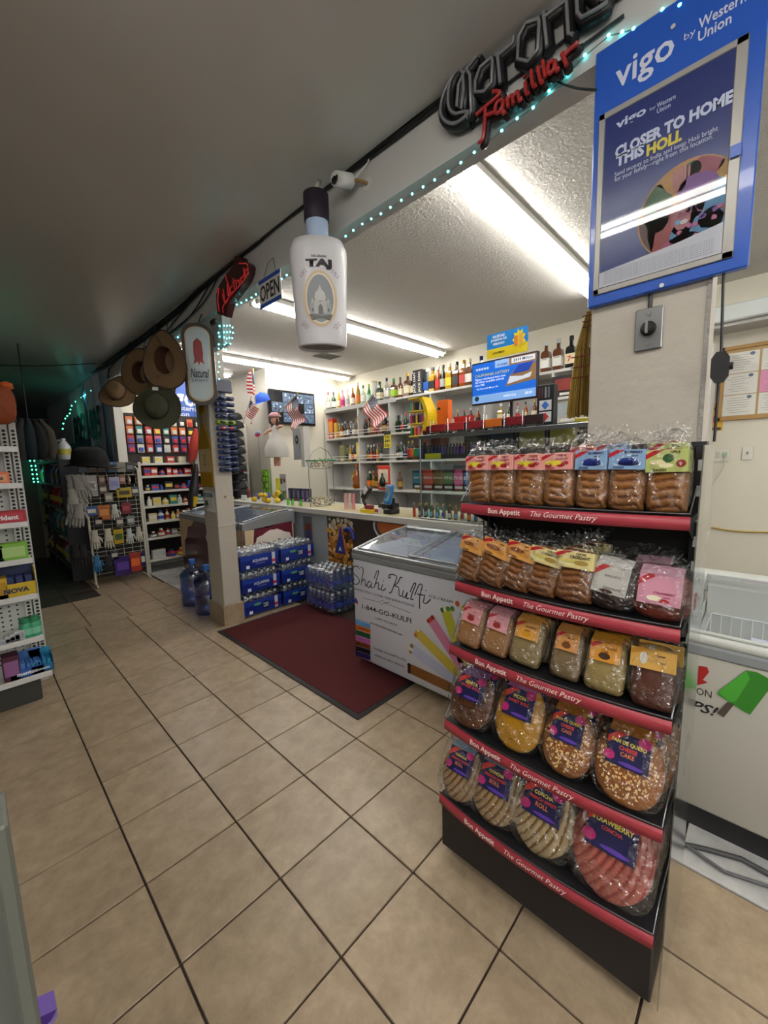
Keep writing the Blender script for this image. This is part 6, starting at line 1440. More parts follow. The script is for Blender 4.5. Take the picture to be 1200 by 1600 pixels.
B().lathe([(.098, -.002), (.09, .03), (.085, .09)], STRAWD, n=24, sy=1.12, caps=False).obj('sweatband', h1)
B().tube([(.0, -.1, 0), (-.02, -.18, -.04), (0, -.26, -.05)], .0025, mat('2c1c14', .8), 4).obj('chin_cord', h1)
h2 = hat('straw hat hanging just behind and left of the highest one', hp(221, 582, 1.22), .205, (-PI / 2 + .1, 0, -.95), droop=.02)
B().lathe([(.098, -.002), (.09, .03), (.085, .09)], STRAWD, n=24, sy=1.12, caps=False).obj('sweatband', h2)
hat('straw hat with a tall dented crown at the left of the hanging hats', hp(183, 613, 1.22), .185, (PI / 2 - .45, -.25, -.55), droop=.03)
h4 = hat('small pale straw hat peeping out behind the highest hat', hp(274, 566, 1.35), .14, (PI / 2, 0, .5), m=mat('b8935c', .8, noise=.3, scale=90), droop=0)
B().tube([(0, .14, 0), (0, .45, .0)], .003, CB, 4).obj('cord', h4)
hat('brown straw hat half hidden under the highest hat', hp(252, 596, 1.28), .17, (PI / 2 - .1, 0, .5), droop=.02)
h5 = hat('dark camouflage cloth hat hanging lowest with a white tag', hp(246, 636, 1.10), .17, (PI / 2 - .2, .1, -.6), m=OLIVE, edge=OLIVE, band=mat('20241a', .9), crown=.52, droop=.02)
B().box(-.02, .105, .075, .02, .13, .08, mat('cfcfca', .6)).obj('tag', h5)
for k, (px, py, q, X_) in enumerate(((256, 545, 505, 1.18), (221, 560, 528, 1.24), (183, 596, 560, 1.24))):
    a, b_ = Vector(hp(px, py, X_)), U(px + 6, q, 'X', 1.48); B().tube([a, (a + b_) / 2 + Vector((0, 0, -.01)), b_], .003, CB, 4).obj('cord_loop', label='dark cord holding the %s of the straw hats to the beam' % ('highest', 'second', 'leftmost')[k], cat='cord', group='cords of the hats')
B().tube([Vector(hp(246, 590, 1.12)), U(250, 505, 'X', 1.48)], .003, CB, 4).obj('cord_loop', label='cord holding the camouflage hat', cat='cord', group='cords of the hats')
# ================================================================ RIGHT BACK WALL
wx = 4.715
def wl(a, b_, X_=wx): p = U(a, b_, 'X', X_); return p
c0, c1 = wl(1127, 545), wl(1127, 658)
ck = thing('cork_board', 'wooden framed notice board full of pinned licences on the right wall', 'notice board', (wx, 0, 0), FX)
x0 = -c0.y; b = B(); b.cbox(x0, -.025, c1.z, x0 + 1.0, -.0, c1.z + .03, mat('a8824c', .5), .004).cbox(x0, -.025, c0.z - .03, x0 + 1.0, 0, c0.z, mat('a8824c', .5), .004).cbox(x0, -.025, c1.z, x0 + .03, 0, c0.z, mat('a8824c', .5), .004).cbox(x0 + .97, -.025, c1.z, x0 + 1.0, 0, c0.z, mat('a8824c', .5), .004)
b.obj('frame', ck); B().box(x0 + .02, -.012, c1.z + .02, x0 + .98, 0, c0.z - .02, mat('b09468', .8)).obj('cork', ck)
rr = random.Random(6); H_ = c0.z - c1.z
for i in range(4):
    for j in range(3):
        xa, za = x0 + .04 + i * .23, c1.z + .04 + j * (H_ - .09) / 3; pk = (i == 1 and j == 1)
        p = B().box(xa, -.0145, za, xa + .215, -.013, za + (H_ - .11) / 3, mat('d890b4' if pk else 'd9d8d0', .6)).obj('paper_sheet', ck)
        q = B()
        for k in range(7): q.box(xa + .02 + rr.uniform(0, .03), -.0152, za + .025 + k * .02, xa + rr.uniform(.1, .19), -.0146, za + .028 + k * .02, mat('8a8a8c', .6))
        q.prism([(xa + .17 + .016 * math.cos(a * PI / 5), za + .15 + .014 * math.sin(a * PI / 5)) for a in range(10)], -.0153, -.0146, mat('5a6a80', .6)); q.obj('print', p, kind='stuff')
for (a, b_, nm, nm2) in ((1127, 711, 'outlet', 'white wall socket plate with a thin lead plugged in below the notice board'), (1168, 708, 'light_switch', 'white light switch plate on the right wall')):
    p = wl(a, b_); t = thing(nm, nm2, 'switch' if 'switch' in nm else 'socket', (wx, p.y, p.z), FX)
    B().cbox(-.055 if nm == 'outlet' else -.036, -.007, -.058, .055 if nm == 'outlet' else .036, 0, .058, mat('d9d6cc', .4), .003).obj('cover_plate', t)
    if nm == 'outlet':
        for xx in (-.025, .025): B().cbox(xx - .014, -.009, -.03, xx + .014, -.006, .03, mat('c2bfb4', .4), .002).obj('receptacle', t)
        B().cbox(.012, -.03, -.012, .038, -.009, .016, mat('9ac0a8', .4), .003).tube([(.025, -.025, -.01), (.03, -.03, -.1), (-.02, -.02, -.22), (-.06, -.01, -.3)], .003, mat('c8c8c0', .5), 5).obj('plug', t)
    else: B().cbox(-.006, -.016, -.012, .006, -.006, .012, mat('8a8578', .4), .002).obj('toggle', t)
B().tube(smooth([wl(1112, 824, 4.70), wl(1140, 829, 4.70), wl(1170, 831, 4.70), wl(1210, 832, 4.70)], 3), .008, mat('b89a4c', .6), 5).obj('stapled_lead', label='yellowish cord stapled along the right wall above the freezer', cat='cable')
p = wl(1110, 652); t = thing('food_poster', 'small yellow poster beside the notice board, partly behind the post', 'poster', (wx, p.y, p.z), FX)
B().box(-.13, -.006, -.12, .09, 0, .12, mat('d0a42c', .5)).obj('sheet', t); text('ZAG', mat('3c2c14', .5), t, 0, .07, -.008, width=.13, bold=.03)
B().box(-.09, -.008, -.115, .08, -.006, -.095, mat('3a1c14', .5)).prism([(.04 + .03 * math.cos(a * PI / 6), -.02 + .035 * math.sin(a * PI / 6)) for a in range(12)], -.008, -.006, mat('b04a2c', .5)).prism([(-.03 + .03 * math.cos(a * PI / 6), -.02 + .035 * math.sin(a * PI / 6)) for a in range(12)], -.008, -.006, mat('e0cf9c', .5)).obj('print', t)
# hanging lead with in-line switch
q0, q1, q2, q3 = [U(a, b_, 'X', 1.505) for a, b_ in ((1130, 442), (1127, 550), (1123, 598), (1116, 690))]
t = thing('hanging_lead', 'black lead with an in-line dimmer hanging below the blue poster', 'cord', (1.505, .13, q0.z)); o = t.location.copy()
B().tube([q0 - o + Vector((0, 0, .1)), q0 - o, q1 - o], .0035, BLK, 6).tube([q2 - o, q3 - o + Vector((0, 0, .05)), q3 - o], .0035, BLK, 6).obj('lead', t)
cen = (q1 + q2) / 2 - o; hh = (q1.z - q2.z) / 2
B().prism([(-.010, -hh), (.010, -hh), (.02, -hh * .6), (.02, hh * .6), (.010, hh), (-.010, hh), (-.02, hh * .6), (-.02, -hh * .6)], -.01, .01, BLK).obj('dimmer_body', t, cen, FX)
B().lathe([(.010, 0), (.010, .008)], BLK, n=10).obj('dial', t, cen + Vector((0, -.02, 0))).rotation_euler = (PI / 2, 0, 0)
# ================================================================ FAR PHARMACY WALL
wu = thing('wall_sign', 'large blue money transfer sign on the far wall behind the hats', 'sign', (1.9, 6.69, 0))
a, c = U(333, 590, 'Y', 6.69), U(300, 655, 'Y', 6.69)
B().cbox(0, -.02, c.z, a.x - 1.9 + .03, 0, a.z + .02, mat('2452a8', .4), .004).obj('board', wu); B().cbox(-.35, -.015, c.z - .18, a.x - 1.9 + .1, -.001, c.z + .0, mat('dcdcd8', .5), .003).obj('lower_strip', wu)
wq = lambda a_, b_: (U(a_, b_, 'Y', 6.67).x - 1.9, U(a_, b_, 'Y', 6.67).z)
(xa, za), (xb, zb_) = wq(246, 628), wq(306, 622); text('vigo', mat('c9cfe0', .4), wu, (xa + xb) / 2, (za + zb_) / 2, -.022, width=xb - xa, height=.34, bold=.03)
(xa, za), (xb, zb_) = wq(262, 637), wq(305, 636); text('Western', mat('c9cfe0', .4), wu, (xa + xb) / 2, c.z + .16, -.022, width=xb - xa, height=.075, bold=.02); text('Union', mat('c9cfe0', .4), wu, (xa + xb) / 2 - .04, c.z + .07, -.022, width=(xb - xa) * .7, height=.075, bold=.02)
PSY = 6.22; pzs = [U(222, y, 'Y', PSY).z for y in (724, 744, 768, 792, 817, 843, 878)]
ph = thing('pharmacy_shelf', 'white metal shelving of medicine packets on the far wall behind the post', 'shelf', (1.66, PSY, 0)); WM = mat('cfcdc4', .5)
for x in (0, 1.15, 1.58):
    B().cbox(x - .015, 0, 0, x + .015, .03, pzs[0] + (.02 if x == 0 else .6), WM, .004).obj('upright', ph)
for i, z in enumerate(pzs):
    B().cbox(.0, .0, z - .03, 1.58, .40, z, WM, .003).obj('shelf_board', ph)
B().box(-.1, .41, .1, 1.6, .42, pzs[0] + .72, mat('2c2420', .7)).obj('back_panel', ph)
rr = random.Random(31)
def pack(label, loc, w, h, d, c, kind, grp, cat='packet', rz=0):
    c2 = rr.choice(['d9d6cc', 'e0dccf', 'c8cdd2', 'e2c84c', 'b8302c', '2c4c9c'])
    if kind == 'box': b = B().cbox(-w / 2, 0, 0, w / 2, d, h, mat(c, .45), .002).box(-w * .4, -.002, h * .35, w * .4, 0, h * .75, mat(c2, .45)); nm = 'medicine_box'
    elif kind == 'bottle': b = B().lathe([(w * .45, 0), (w * .48, h * .05), (w * .48, h * .6), (w * .2, h * .78), (w * .2, h * .8)], mat(c, .3), (0, d / 2, 0), 10).lathe([(w * .25, h * .8), (w * .25, h)], mat(c2, .4), (0, d / 2, 0), 8).lathe([(w * .5, h * .15), (w * .5, h * .5)], mat(c2, .5), (0, d / 2, 0), 10, caps=False); nm = 'medicine_bottle'
    elif kind == 'bag': b = cushion(B(), mat(c, .4, noise=.3, scale=40), w, h, d * .8, .5, nu=14, nv=8).box(-w * .3, -d * .42, h * .35, w * .3, -d * .38, h * .7, mat(c2, .45)); nm = 'hanging_pack'
    else: b = B().cbox(-w / 2, -.006, 0, w / 2, .006, h, mat(c, .45), .002).cbox(-w * .36, -.022, h * .1, w * .36, -.006, h * .62, mat(c2, .3), .006).box(-w * .02, -.012, h * .86, w * .02, .04, h * .9, TR); nm = 'hanging_pack'
    return link(nm, b.mesh(nm), None, loc, rz, label, cat, grp)
CNAMES = {'red': 'b5302c', 'white': 'd6d4cc', 'blue': '2c4f98', 'green': '3c8058', 'orange': 'd07030', 'teal': '2f7f7c', 'black': '1c1c20', 'cream': 'd0c4a0', 'purple': '5a3478', 'pink': 'c86a90', 'grey': '8a8e92'}
pal = [['red', 'red', 'orange', 'red', 'white', 'green'], ['green', 'blue', 'red', 'black', 'blue', 'white'], ['teal', 'cream', 'white', 'teal', 'white', 'green'], ['white', 'teal', 'white', 'cream', 'orange', 'teal'], ['black', 'white', 'black', 'grey', 'red', 'black'], ['blue', 'blue', 'white', 'red', 'red', 'white']]
shn = ['second', 'third', 'fourth', 'fifth', 'sixth', 'lowest']
for r_ in range(6):
    x = .06; i = 0; z = pzs[r_ + 1] + .001; gap = pzs[r_] - pzs[r_ + 1] - .035
    while x < 1.5:
        cn = rr.choice(pal[r_]); w = rr.uniform(.05, .11) if r_ < 5 else rr.uniform(.12, .2); h = min(gap * .92, rr.uniform(.07, .13) if r_ != 3 else rr.uniform(.09, .15)); k = rr.choice(['box', 'box', 'bottle'] if r_ in (0, 5) else ['bottle', 'box', 'bottle'])
        pack('%s medicine %s, %s along the %s shelf of the far shelving' % (cn, k, nth(i), shn[r_]), (1.66 + x + w / 2, PSY + .03, z), w, h, .07, CNAMES[cn], k, 'medicines on the %s far shelf' % shn[r_])
        x += w + rr.uniform(.006, .02); i += 1
for i in range(9):
    cn = rr.choice(['white', 'blue', 'white', 'cream', 'red']); pack('%s carton standing on the top board of the far shelving, %s from the left' % (cn, nth(i)), (1.76 + i * .16, PSY + .04, pzs[0] + .001), .10, .09, .07, CNAMES[cn], 'box', 'cartons on top of the far shelving')
for r_ in range(4):
    for i in range(13):
        cn = rr.choice([['black', 'blue', 'orange', 'black', 'grey', 'white'], ['orange', 'red', 'black', 'pink', 'teal', 'purple'], ['black', 'red', 'purple', 'grey', 'pink', 'blue'], ['blue', 'black', 'grey', 'white', 'red', 'purple']][r_])
        pack('%s pack hung in the %s row, %s from the left, over the far shelving' % (cn, ['top', 'second', 'third', 'bottom'][r_], nth(i)), (1.68 + i * .118, PSY + .36 - .0, pzs[0] + .55 - .13 * r_), .085, .115, .03, CNAMES[cn], 'card', 'hanging packs on the far wall')
rb = thing('red_garment', 'red cloth and grey sleeve hanging in the corner beside the bottle sign', 'clothing', (2.55, 6.05, 1.5))
p = U(302, 700, 'Y', 6.1); rb.location = (p.x, 6.1, p.z); B().tube([(.06, 0, .28), (.03, 0, .1), (-.02, 0, -.12), (-.06, 0, -.22)], [.03, .07, .06, .01], mat('b03024', .8, noise=.3, scale=20), 8).obj('red_cloth', rb)
B().tube([(.06, 0, .27), (.06, 0, H0 - p.z)], .004, CB, 4).obj('cord', rb); B().tube([(.08, .03, -.05), (.04, .02, -.25), (.0, .0, -.42)], [.05, .06, .02], mat('a8a49c', .8, noise=.3, scale=20), 8).obj('grey_cloth', rb)
p = U(300, 790, 'Y', 5.6); yb = thing('umbrella', 'furled black umbrella with yellow panels leaning on the freezer by the post', 'umbrella', (p.x, 5.6, 1.10))
B().tube([(.10, 0, .42), (.05, 0, .1), (0, 0, -.12), (-.02, 0, -.2)], [.02, .07, .05, .008], BLK, 8).obj('canopy', yb); B().tube([(.04, -.05, -.02), (.01, -.04, -.15)], [.04, .02], mat('c8a81c', .6), 6).obj('yellow_panel', yb)
# ---- banners on the aisle wall
for k, (ya, yb_, nm) in enumerate(((6.95, 7.95, 'pale blue banner printed 805 nearest to the hats'), (8.05, 9.3, 'pale blue banner printed 805 farther down the aisle'))):
    t = thing('banner', nm, 'banner', (1.49, (ya + yb_) / 2, 0), FX); w = yb_ - ya
    B().grid(lambda u, v: ((u - .5) * w, -.02 - .02 * math.sin(u * 13 + k), 1.35 + v * 1.5), 20, 2, mat('e2ecf6', .5)).obj('cloth', t)
    text('805', mat('1a1f2a', .5), t, 0, 2.17, -.045, width=w * .75, height=.5, bold=.03, shear=.15)
    if k == 0:
        b = B()
        for i in range(7): a = PI * (1.1 + .8 * i / 6); b.prism([(.25 * math.cos(a) - .025, 2.0 + .28 * math.sin(a)), (.25 * math.cos(a) + .025, 2.0 + .28 * math.sin(a)), (.32 * math.cos(a), 1.99 + .38 * math.sin(a))], -.045, -.043, mat('1a1f2a', .5))
        b.obj('laurel_print', t)
t = thing('banner', 'narrow plain blue-white panel at the corner of the aisle wall', 'banner', (1.49, 6.82, 0), FX)
B().box(-.10, -.01, .9, .10, 0, 2.6, mat('a9c0dc', .5)).obj('panel', t)
B().box(1.49, 6.5, 1.25, 1.60, 6.7, 2.69, mat('d2d0c8', .6)).obj('trim_3', kind='structure')
# ================================================================ GRID RACK WITH GLOVES
NY = 6.08; n0, n1 = U(127, 730, 'Y', NY), U(210, 716, 'Y', NY)
nr = thing('grid_rack', 'white wire grid rack hung with gloves and packs at the dark aisle corner', 'rack', (1.0, NY, 0)); CRM = mat('cdc8b4', .5)
nw = n1.x - 1.0 + .02; nh = 1.50
B().tube([(0, 0, .0), (-.0, 0, nh - .03), (.03, 0, nh), (nw - .03, 0, nh), (nw, 0, nh - .03), (nw, 0, 0)], .014, CRM, 8).obj('frame', nr)
g = B()
for k in range(24): g.tube([(0, .01, .15 + k * .057), (nw, .01, .15 + k * .057)], .003, CRM, 4)
g.obj('grid_wire', nr, kind='stuff'); g = B()
for k in range(6): g.tube([(nw * (k + .5) / 6, .014, .15), (nw * (k + .5) / 6, .014, nh)], .003, CRM, 4)
g.obj('upright_wire', nr, kind='stuff')
for x in (0, nw): B().tube([(x, -.1, .02), (x, .25, .02)], .013, CRM, 6).obj('foot', nr)
B().box(.0, .03, .1, nw, .04, nh, mat('1e1c1c', .8)).obj('backing', nr)
def np_(px, py): p = U(px, py, 'Y', NY - .03); return p
GLm = {}
def glove(label, px, py, h, c, grp='work gloves on the grid rack', par=None, loc=None, rot=0):
    key = ('glove', c)
    if key not in _T:
        m = mat(c, .85, noise=.25, scale=50, bump=.3, bscale=90); b = B()
        b.tube([(0, 0, 0), (0, 0, -.28), (0, 0, -.34), (0, 0, -.62)], [.16, .15, .19, .22], m, 10)
        for f, (x, L_) in enumerate(((-.16, .26), (-.055, .34), (.055, .36), (.155, .30))): b.tube([(x, 0, -.58), (x * 1.15, -.02, -.64 - L_ * .5), (x * 1.25, -.05, -.64 - L_)], [.062, .058, .035], m, 7)
        b.tube([(.18, 0, -.38), (.29, -.03, -.52), (.33, -.06, -.64)], [.065, .06, .035], m, 7)
        for i, v in enumerate(b.v): b.v[i] = (v[0], v[1] * .45, v[2])
        _T[key] = b.mesh('work_glove')
    p = loc or np_(px, py); o = link('work_glove', _T[key], None, p, 0, label, 'glove', grp); o.scale = (h * 1.05, h * 1.1, h * 1.15); o.rotation_euler = (0, rot, 0); return o
glove('white glove, leftmost of the lower glove row on the grid rack', 147, 829, .21, 'cfcabc'); glove('white glove second in the lower row of the grid rack', 168, 827, .22, 'd6d0bc')
glove('white glove in a clear pack right of the yellow packet', 201, 826, .18, 'c9cfcb'); glove('white glove at the right end of the lower glove row', 216, 823, .18, 'cfc9ba'); glove('small white glove in the middle row beside the orange bag', 178, 788, .18, 'cfcfc6')
glove('blue glove at the bottom left of the grid rack', 150, 868, .20, '3c7cae'); glove('dark glove beside the blue one at the bottom', 168, 868, .19, '2a2c34')
def npack(nm, px, py, w, h, c, c2='d6d2c8', txt=None):
    p = np_(px, py); t = thing('hanging_pack', nm, 'packet', (p.x, NY - .03, p.z), 0, 'packs on the grid rack')
    B().cbox(-w / 2, -.012, -h, w / 2, .004, 0, mat(c, .4, noise=.25, scale=40), .004).obj('card', t); B().box(-w * .35, -.016, -h * .7, w * .35, -.012, -h * .3, mat(c2, .4)).obj('insert', t); B().tube([(0, -.03, -.012), (0, .03, -.008)], .003, TR, 5).obj('hook', t)
    if txt: text(txt, mat('1c1c20', .5), t, 0, -h * .42, -.018, width=w * .6, bold=.03)
npack('white and grey trap pack at the upper left of the grid rack', 141, 742, .12, .27, 'b8b6b4', 'd9d8d4', 'TRAP'); npack('lavender clear pack in the upper middle of the grid rack', 177, 745, .12, .17, 'a8a8c4', '7c7cae')
npack('yellow visor pack on the upper right of the grid rack', 193, 762, .17, .13, 'b89c1c', '3c3420'); npack('blue and white pack in the middle row, left', 142, 791, .12, .12, '3c5c9c'); npack('orange bag in the middle row', 161, 789, .13, .19, 'b8692c', 'c88a4c')
npack('dark red pack in the middle row, right', 196, 785, .11, .15, '7c2430', '9c3c44'); npack('yellow and green seed packet in the glove row', 184, 827, .11, .19, 'c8a81c', '3c5c34')
npack('purple bag with white lettering at the bottom of the grid rack', 190, 869, .19, .26, '3c2474', '5a3c94'); npack('orange and red pack at the bottom right of the grid rack', 210, 863, .14, .26, 'b03a30', 'e06a30'); npack('narrow purple pack at the bottom right corner', 222, 862, .06, .2, '2c1c5c')
for i, (px, c, nm) in enumerate(((128, '3c5c70', 'blue-grey'), (143, '5a4438', 'brown'), (158, '4c4440', 'taupe'), (174, '2c5c8c', 'blue'), (188, '8a8478', 'beige'), (202, '1c201c', 'black'))):
    npack('small %s pack in the top row of the grid rack' % nm, px, 722, .10, .13, c, '6a6a6a')
for i, (px, c, nm) in enumerate(((158, '7a5a48', 'brown'), (190, '8a5c4c', 'russet'), (206, '4a3c38', 'dark brown'))): npack('%s pack just above the visor row' % nm, px, 742, .07, .12, c, 'a89080')
for i, (px, py, c, nm) in enumerate(((131, 760, '6a5a50', 'taupe'), (160, 757, '5c4a44', 'brown'), (169, 770, '9a9488', 'pale'), (210, 760, '3c4c58', 'slate'), (153, 808, '30363c', 'charcoal'), (186, 808, '6c6862', 'grey'), (203, 806, '7c8c88', 'green-grey'), (178, 860, '3a3a50', 'dusky'), (205, 742, '8a6a5c', 'rosy'))):
    npack('small %s pack filling a gap on the grid rack, hook %s' % (nm, nth(i)), px, py, .09, .12, c, 'b8b0a4')
rr = random.Random(5)
for i in range(7):
    p = U(108 + 3.2 * i, 742 + (i % 3) * 22, 'Y', NY - .05 - .03 * (i % 2)); glove('pale grey glove in the bunch hanging on the rack side, %s from the left' % nth(i), 0, 0, .26, 'a8a6a0', 'bunch of grey gloves', loc=p, rot=.15 * (i % 3 - 1))
for i in range(2): p = U(128 - 12 * i, 850, 'Y', NY - .02); glove('%s black glove hanging under the grey bunch' % ('right', 'left')[i], 0, 0, .24, '1c1a1a', 'black gloves', loc=p)
p = U(140, 703, 'Y', NY); bh = hat('black broad cloth hat lying on top of the grid rack', (p.x, NY + .05, nh + .05), .27, (.12, -.08, .3), m=mat('0f1011', .95), edge=BLK, band=mat('0f1011', .95), crown=.72, droop=.02, grp=None)
hat('straw hat lying under the black one on the grid rack', (p.x + .08, NY + .03, nh + .02), .25, (.08, .05, 0), m=mat('a87c48', .8, noise=.5, scale=60), crown=.45, droop=.01, grp=None).scale = (1, 1, .35)
# ================================================================ DRINKS SHELF IN THE DARK AISLE
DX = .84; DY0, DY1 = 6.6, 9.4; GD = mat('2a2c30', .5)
ds = thing('drinks_shelf', 'dark shelving of bottles along the unlit back aisle', 'shelf', (DX, (DY0 + DY1) / 2, 0), FX); dw = (DY1 - DY0) / 2
DZ = [.2, .62, .98, 1.30, 1.62]
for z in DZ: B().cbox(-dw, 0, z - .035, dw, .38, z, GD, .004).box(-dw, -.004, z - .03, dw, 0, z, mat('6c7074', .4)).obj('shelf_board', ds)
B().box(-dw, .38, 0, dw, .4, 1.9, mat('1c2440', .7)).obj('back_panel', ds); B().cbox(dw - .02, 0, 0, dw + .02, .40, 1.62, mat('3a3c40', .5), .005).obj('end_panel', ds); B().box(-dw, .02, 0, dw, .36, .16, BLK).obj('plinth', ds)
for k in (-1, 0): B().box(k * dw / 1.5, .0, 0, k * dw / 1.5 + .02, .38, 1.6, GD).obj('upright', ds)
rr = random.Random(14); BB = {}
cl_n = {'clear': 'a8b8c0', 'white': 'c9ccd0', 'teal': '3c8c90', 'blue': '2c5c9c', 'red': 'a03a34', 'green': '4c8c5c', 'brown': '5c3a24', 'pink': 'b07080'}
for r_, z in enumerate(DZ):
    for i in range(13):
        cn = rr.choice([['red', 'brown', 'clear'], ['clear', 'teal', 'brown'], ['red', 'pink', 'brown', 'clear'], ['white', 'clear', 'blue'], ['clear', 'white', 'teal']][r_]); key = ('drk', cn)
        if key not in _T:
            b = B().lathe([(.07, 0), (.078, .02), (.078, .17), (.04, .23), (.025, .25)], mat(cl_n[cn], .2), n=10).lathe([(.03, .25), (.03, .275)], mat('d0d0d0', .4), n=8).lathe([(.08, .06), (.08, .14)], mat(rr.choice(['c9ccd0', '3c5c9c', 'b8b04c']), .4), n=10, caps=False); _T[key] = b.mesh('drink_bottle')
        link('drink_bottle', _T[key], None, (DX + .10, DY0 + .15 + i * .205, z + .001), 0, '%s drink bottle, %s from the near end, %s shelf of the dark aisle' % (cn, nth(i), ['bottom', 'second', 'third', 'fourth', 'top'][r_]), 'bottle', 'drink bottles in the dark aisle')
p = U(97, 692, 'X', DX + .1); t = thing('wipes_canister', 'blue and yellow tub standing above the top row of the dark shelf', 'tub', (DX + .16, 7.35, 1.90))
t.scale = (.62, .62, .8); t.location.z = 1.62 + .275 * .8
B().lathe([(.11, -.27), (.11, .02)], mat('3c6ca8', .4), n=14).lathe([(.112, -.2), (.112, -.1)], mat('c8b43c', .4), n=14, caps=False).obj('tub', t); B().lathe([(.112, .02), (.112, .06)], mat('c9d4dc', .4), n=14).obj('lid', t)
p = U(48, 690, 'Y', 6.3); t = thing('clothes_bundle', 'bundle of dark and grey garments hanging from the ceiling over the back aisle', 'clothing', (p.x, 6.3, p.z)); t.scale = (.6, .6, .62)
for i, (dx, c, w) in enumerate(((-.3, '6c6a62', .12), (-.15, '3c3e40', .13), (.0, '1c3038', .15), (.14, '14161a', .15), (.3, '4c463c', .10))): B().tube([(dx * .6, 0, .42), (dx, 0, .2), (dx * 1.05, 0, -.1), (dx, .02, -.34)], [.03, w * .8, w, w * .5], mat(c, .9, noise=.3, scale=15), 9).obj('garment', t)
B().tube([(0, 0, .4), (0, 0, (H0 - p.z) / .62)], .01, BLK, 5).tube([(-.3, 0, .42), (.3, 0, .42)], .012, BLK, 5).obj('hanger_rail', t)
# ================================================================ LEFT GONDOLA
GYF = 3.30; gz = [U(20, 701, 'Y', GYF).z, U(25, 758, 'Y', GYF).z, U(32, 819, 'Y', GYF).z, U(40, 876, 'Y', GYF).z, U(48, 932, 'Y', GYF).z, U(58, 998, 'Y', GYF).z, U(75, 1052, 'Y', GYF).z]
gz = [z + .01 for z in gz]
go = thing('end_display', 'white pegboard shelving end with gum and candy at the left edge', 'shelf', (-.3, GYF, 0)); PEG = mat('cfcfcb', .5); gxr = .535
hs_ = B(); 
for r_ in range(52):
    for c in range(22):
        x, z = gxr - .09 - c * .04, .2 + r_ * .032
        hs_.add([(x - .0055, .3195, z - .0055), (x + .0055, .3195, z - .0055), (x + .0055, .3195, z + .0055), (x - .0055, .3195, z + .0055)], [(0, 1, 2, 3)], mat('2c2c2c', .8))
hs_.obj('peg_hole', go, kind='stuff'); B().box(-.5, .32, .1, gxr - .03, .335, 1.83, PEG).obj('pegboard', go)
B().cbox(-.5, .33, .0, gxr + .02, .36, 1.86, PEG, .003).obj('back_frame', go)
for x in (gxr - .035, gxr + .01):
    u = B().cbox(x - .018, .29, .1, x + .018, .335, 1.80, PEG, .002).obj('upright', go); q = B()
    for k in range(68): q.prism([(x - .008, .13 + k * .024), (x + .009, .13 + k * .024), (x + .009, .142 + k * .024), (x, .147 + k * .024), (x - .008, .142 + k * .024)], .288, .2895, mat('2a2a2a', .8))
    q.obj('slot', u, kind='stuff')
for i, z in enumerate(gz):
    xr_ = gxr - .0 if i < 6 else gxr + .02
    s_ = B().cbox(-.5, .01, z - .022, xr_, .30, z - .004, PEG, .002).obj('shelf_board', go); B().cbox(-.5, -.004, z - .03, xr_, .012, z + .004, mat('dadad8', .35), .003).obj('price_rail', s_)
    B().prism([(.05, z - .02), (.30, z - .02), (.30, z - .1)], xr_ - .006, xr_ - .003, PEG)
B().cbox(-.5, .04, 0, gxr - .04, .3, gz[6] - .03, mat('33342f', .6), .006).obj('kick_base', go)
def gbox(nm, px, i, w, h, d, c, c2, txt=None, tc='e6e6e6', y=.03, open_=False):
    x = U(px - 9, 900, 'Y', GYF + y).x; t = thing('candy_carton', nm, 'box', (x, GYF + y, gz[i] - .003))
    if open_:
        b = B().box(-w / 2, 0, 0, w / 2, d, .004, mat(c, .45)).box(-w / 2, 0, 0, w / 2, .003, h * .5, mat(c, .45)).box(-w / 2, 0, 0, -w / 2 + .003, d, h, mat(c, .45)).box(w / 2 - .003, 0, 0, w / 2, d, h, mat(c, .45)).box(-w / 2, d - .003, 0, w / 2, d, h * 1.25, mat(c2, .45)); o = b.obj('tray', t)
        for k in range(4): B().cbox(-w * .45 + k * w * .225, .01, .005, -w * .25 + k * w * .225, d * .8, h * .75, mat(c2, .35), .004).obj('packet', t)
    else: o = B().cbox(-w / 2, 0, 0, w / 2, d, h, mat(c, .4), .003).box(-w * .42, -.002, h * .2, w * .42, 0, h * .8, mat(c2, .4)).obj('carton', t)
    if txt: text(txt, mat(tc, .4), o, 0, h * (.25 if open_ else .5), -.004, width=w * .62, bold=.04)
gbox('yellow and orange candy box on the topmost shelf of the left display', 8, 0, .17, .14, .1, 'd0a42c', 'e0c04c', 'HI-Q', 'b04a20')
t = thing('plush_toy', 'orange fluffy candy bag standing on the yellow box at far left', 'toy', (U(6, 700, 'Y', GYF + .06).x, GYF + .08, gz[0] + .137)); cushion(B(), mat('b8541c', .7, noise=.5, scale=30), .17, .24, .12, .7, nu=20, nv=12, disp=lambda x, z, u, v: .012 * math.sin(x * 90) * math.sin(z * 80)).obj('body', t); B().lathe([(0, 0), (.035, .02), (.03, .05), (0, .06)], mat('b8541c', .7), (.05, 0, .2), 8).obj('ear', t)
gbox('orange gum carton lettered Trident on the second shelf at left', 20, 1, .15, .075, .1, 'd8703c', 'd99a70', 'Trident', '1a1a1c'); gbox('red gum carton lettered Trident on the third shelf at left', 31, 2, .19, .075, .1, 'a81c2c', 'b83444', 'Trident')
gbox('lime green carton on the fourth shelf at left', 28, 3, .18, .105, .1, '7ab03c', 'a8c87c'); gbox('smaller green carton at the left edge, fourth shelf', 4, 3, .09, .10, .1, '8ab84c', '6a9a3c')
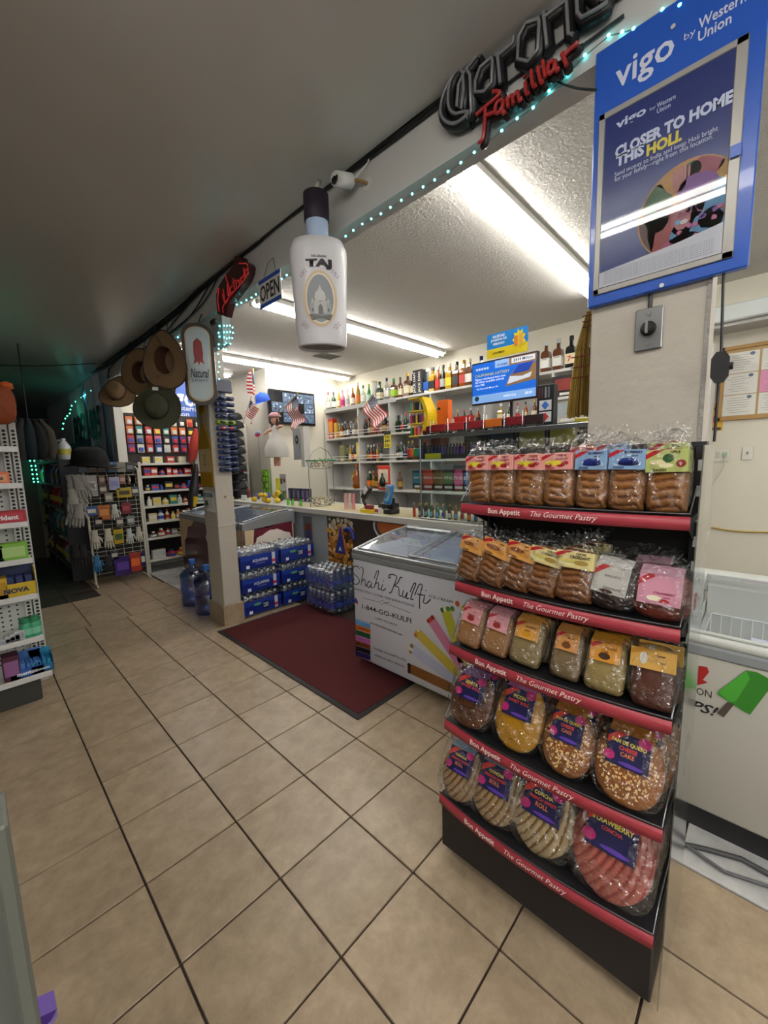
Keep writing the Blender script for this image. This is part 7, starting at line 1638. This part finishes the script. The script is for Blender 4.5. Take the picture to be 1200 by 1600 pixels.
gbox('yellow open box of dark blue packets on the fifth shelf at left', 32, 4, .19, .17, .12, 'c8a81c', '24305c', 'NOVA', '1a2450', open_=True); gbox('yellow carton at the very left edge of the fifth shelf', 4, 4, .08, .13, .1, 'c8a02c', 'b88a1c')
for k in range(2):
    t = thing('gum_bottle', '%s green gum bottle of the pair on the sixth shelf at left' % ('left', 'right')[k], 'bottle', (U(38 + 14 * k, 960, 'Y', GYF + .05).x, GYF + .07, gz[5] - .003)); B().lathe([(.032, 0), (.034, .01), (.034, .085), (.028, .095)], mat('3c9a70', .3), n=14).lathe([(.035, .02), (.035, .06)], mat('7cc0a0', .4), n=14, caps=False).obj('bottle', t); B().lathe([(.030, .095), (.030, .125)], mat('2c8058', .4), n=14).obj('cap', t)
for k in range(4): gbox('flat silver and white gum packet on the sixth shelf at left, %s from the left' % nth(k), 2 + 8 * k, 5, .05, .03 + .01 * k, .08, 'c0c2c4', '9aa0a8')
gbox('open blue tray of mint packs lettered mentos on the bottom shelf at left', 30, 6, .16, .11, .12, '2c5ca8', '4c7cc0', 'mentos', 'e8e8f0', open_=True); gbox('open blue tray of breath mints at the right end of the bottom shelf', 56, 6, .11, .10, .12, '246a9c', '2c8ab0', 'BREAKERS', 'e0f0f4', open_=True); gbox('maroon and violet carton at the left edge of the bottom shelf', 5, 6, .08, .16, .1, '4c1c34', '8a5c8c')
# ================================================================ NEAR SHELVING UPRIGHT AT THE LEFT EDGE
nu = thing('shelf_upright', 'grey slotted shelving upright close by at the lower left corner', 'shelving post', (-.02, .40, 0)); GU = mat('6c6f68', .5, noise=.15, scale=12)
B().cbox(-.05, .0, 0, .012, .012, 1.235, GU, .002).cbox(.004, -.03, 0, .014, .012, 1.235, mat('565850', .5), .002).obj('channel', nu); B().box(-.5, .012, 0, -.05, .02, 1.235, GU).obj('end_sheet', nu)
q = B()
for k in range(40): z = 1.20 - k * .026; q.box(-.034, -.0012, z, -.024, 0, z + .013, mat('cfd2cc', .5)); q.box(-.030, -.0018, z, -.024, -.001, z + .011, BLK)
q.obj('slot', nu, kind='stuff')
t = thing('purple_pack', 'corner of a purple pack poking out beside the near upright', 'packet', (-.03, .43, 0)); p = U(70, 1580, 'Y', .45)
b = B(); b.prism([(-.06, p.z - .02), (.012, p.z - .004), (.018, p.z + .004), (-.06, p.z + .035)], -.01, .01, mat('4c2c86', .4)); b.prism([(-.06, p.z - .024), (.012, p.z - .008), (.018, p.z - .002), (-.06, p.z - .016)], -.012, .012, mat('8a7ca8', .4)); b.obj('pack', t, (p.x + .02, .02, 0))
B().box(-.12, .42, p.z - .06, -.012, .9, p.z - .04, GU).obj('near_shelf_board', label='grey shelf board behind the near upright', cat='shelf')
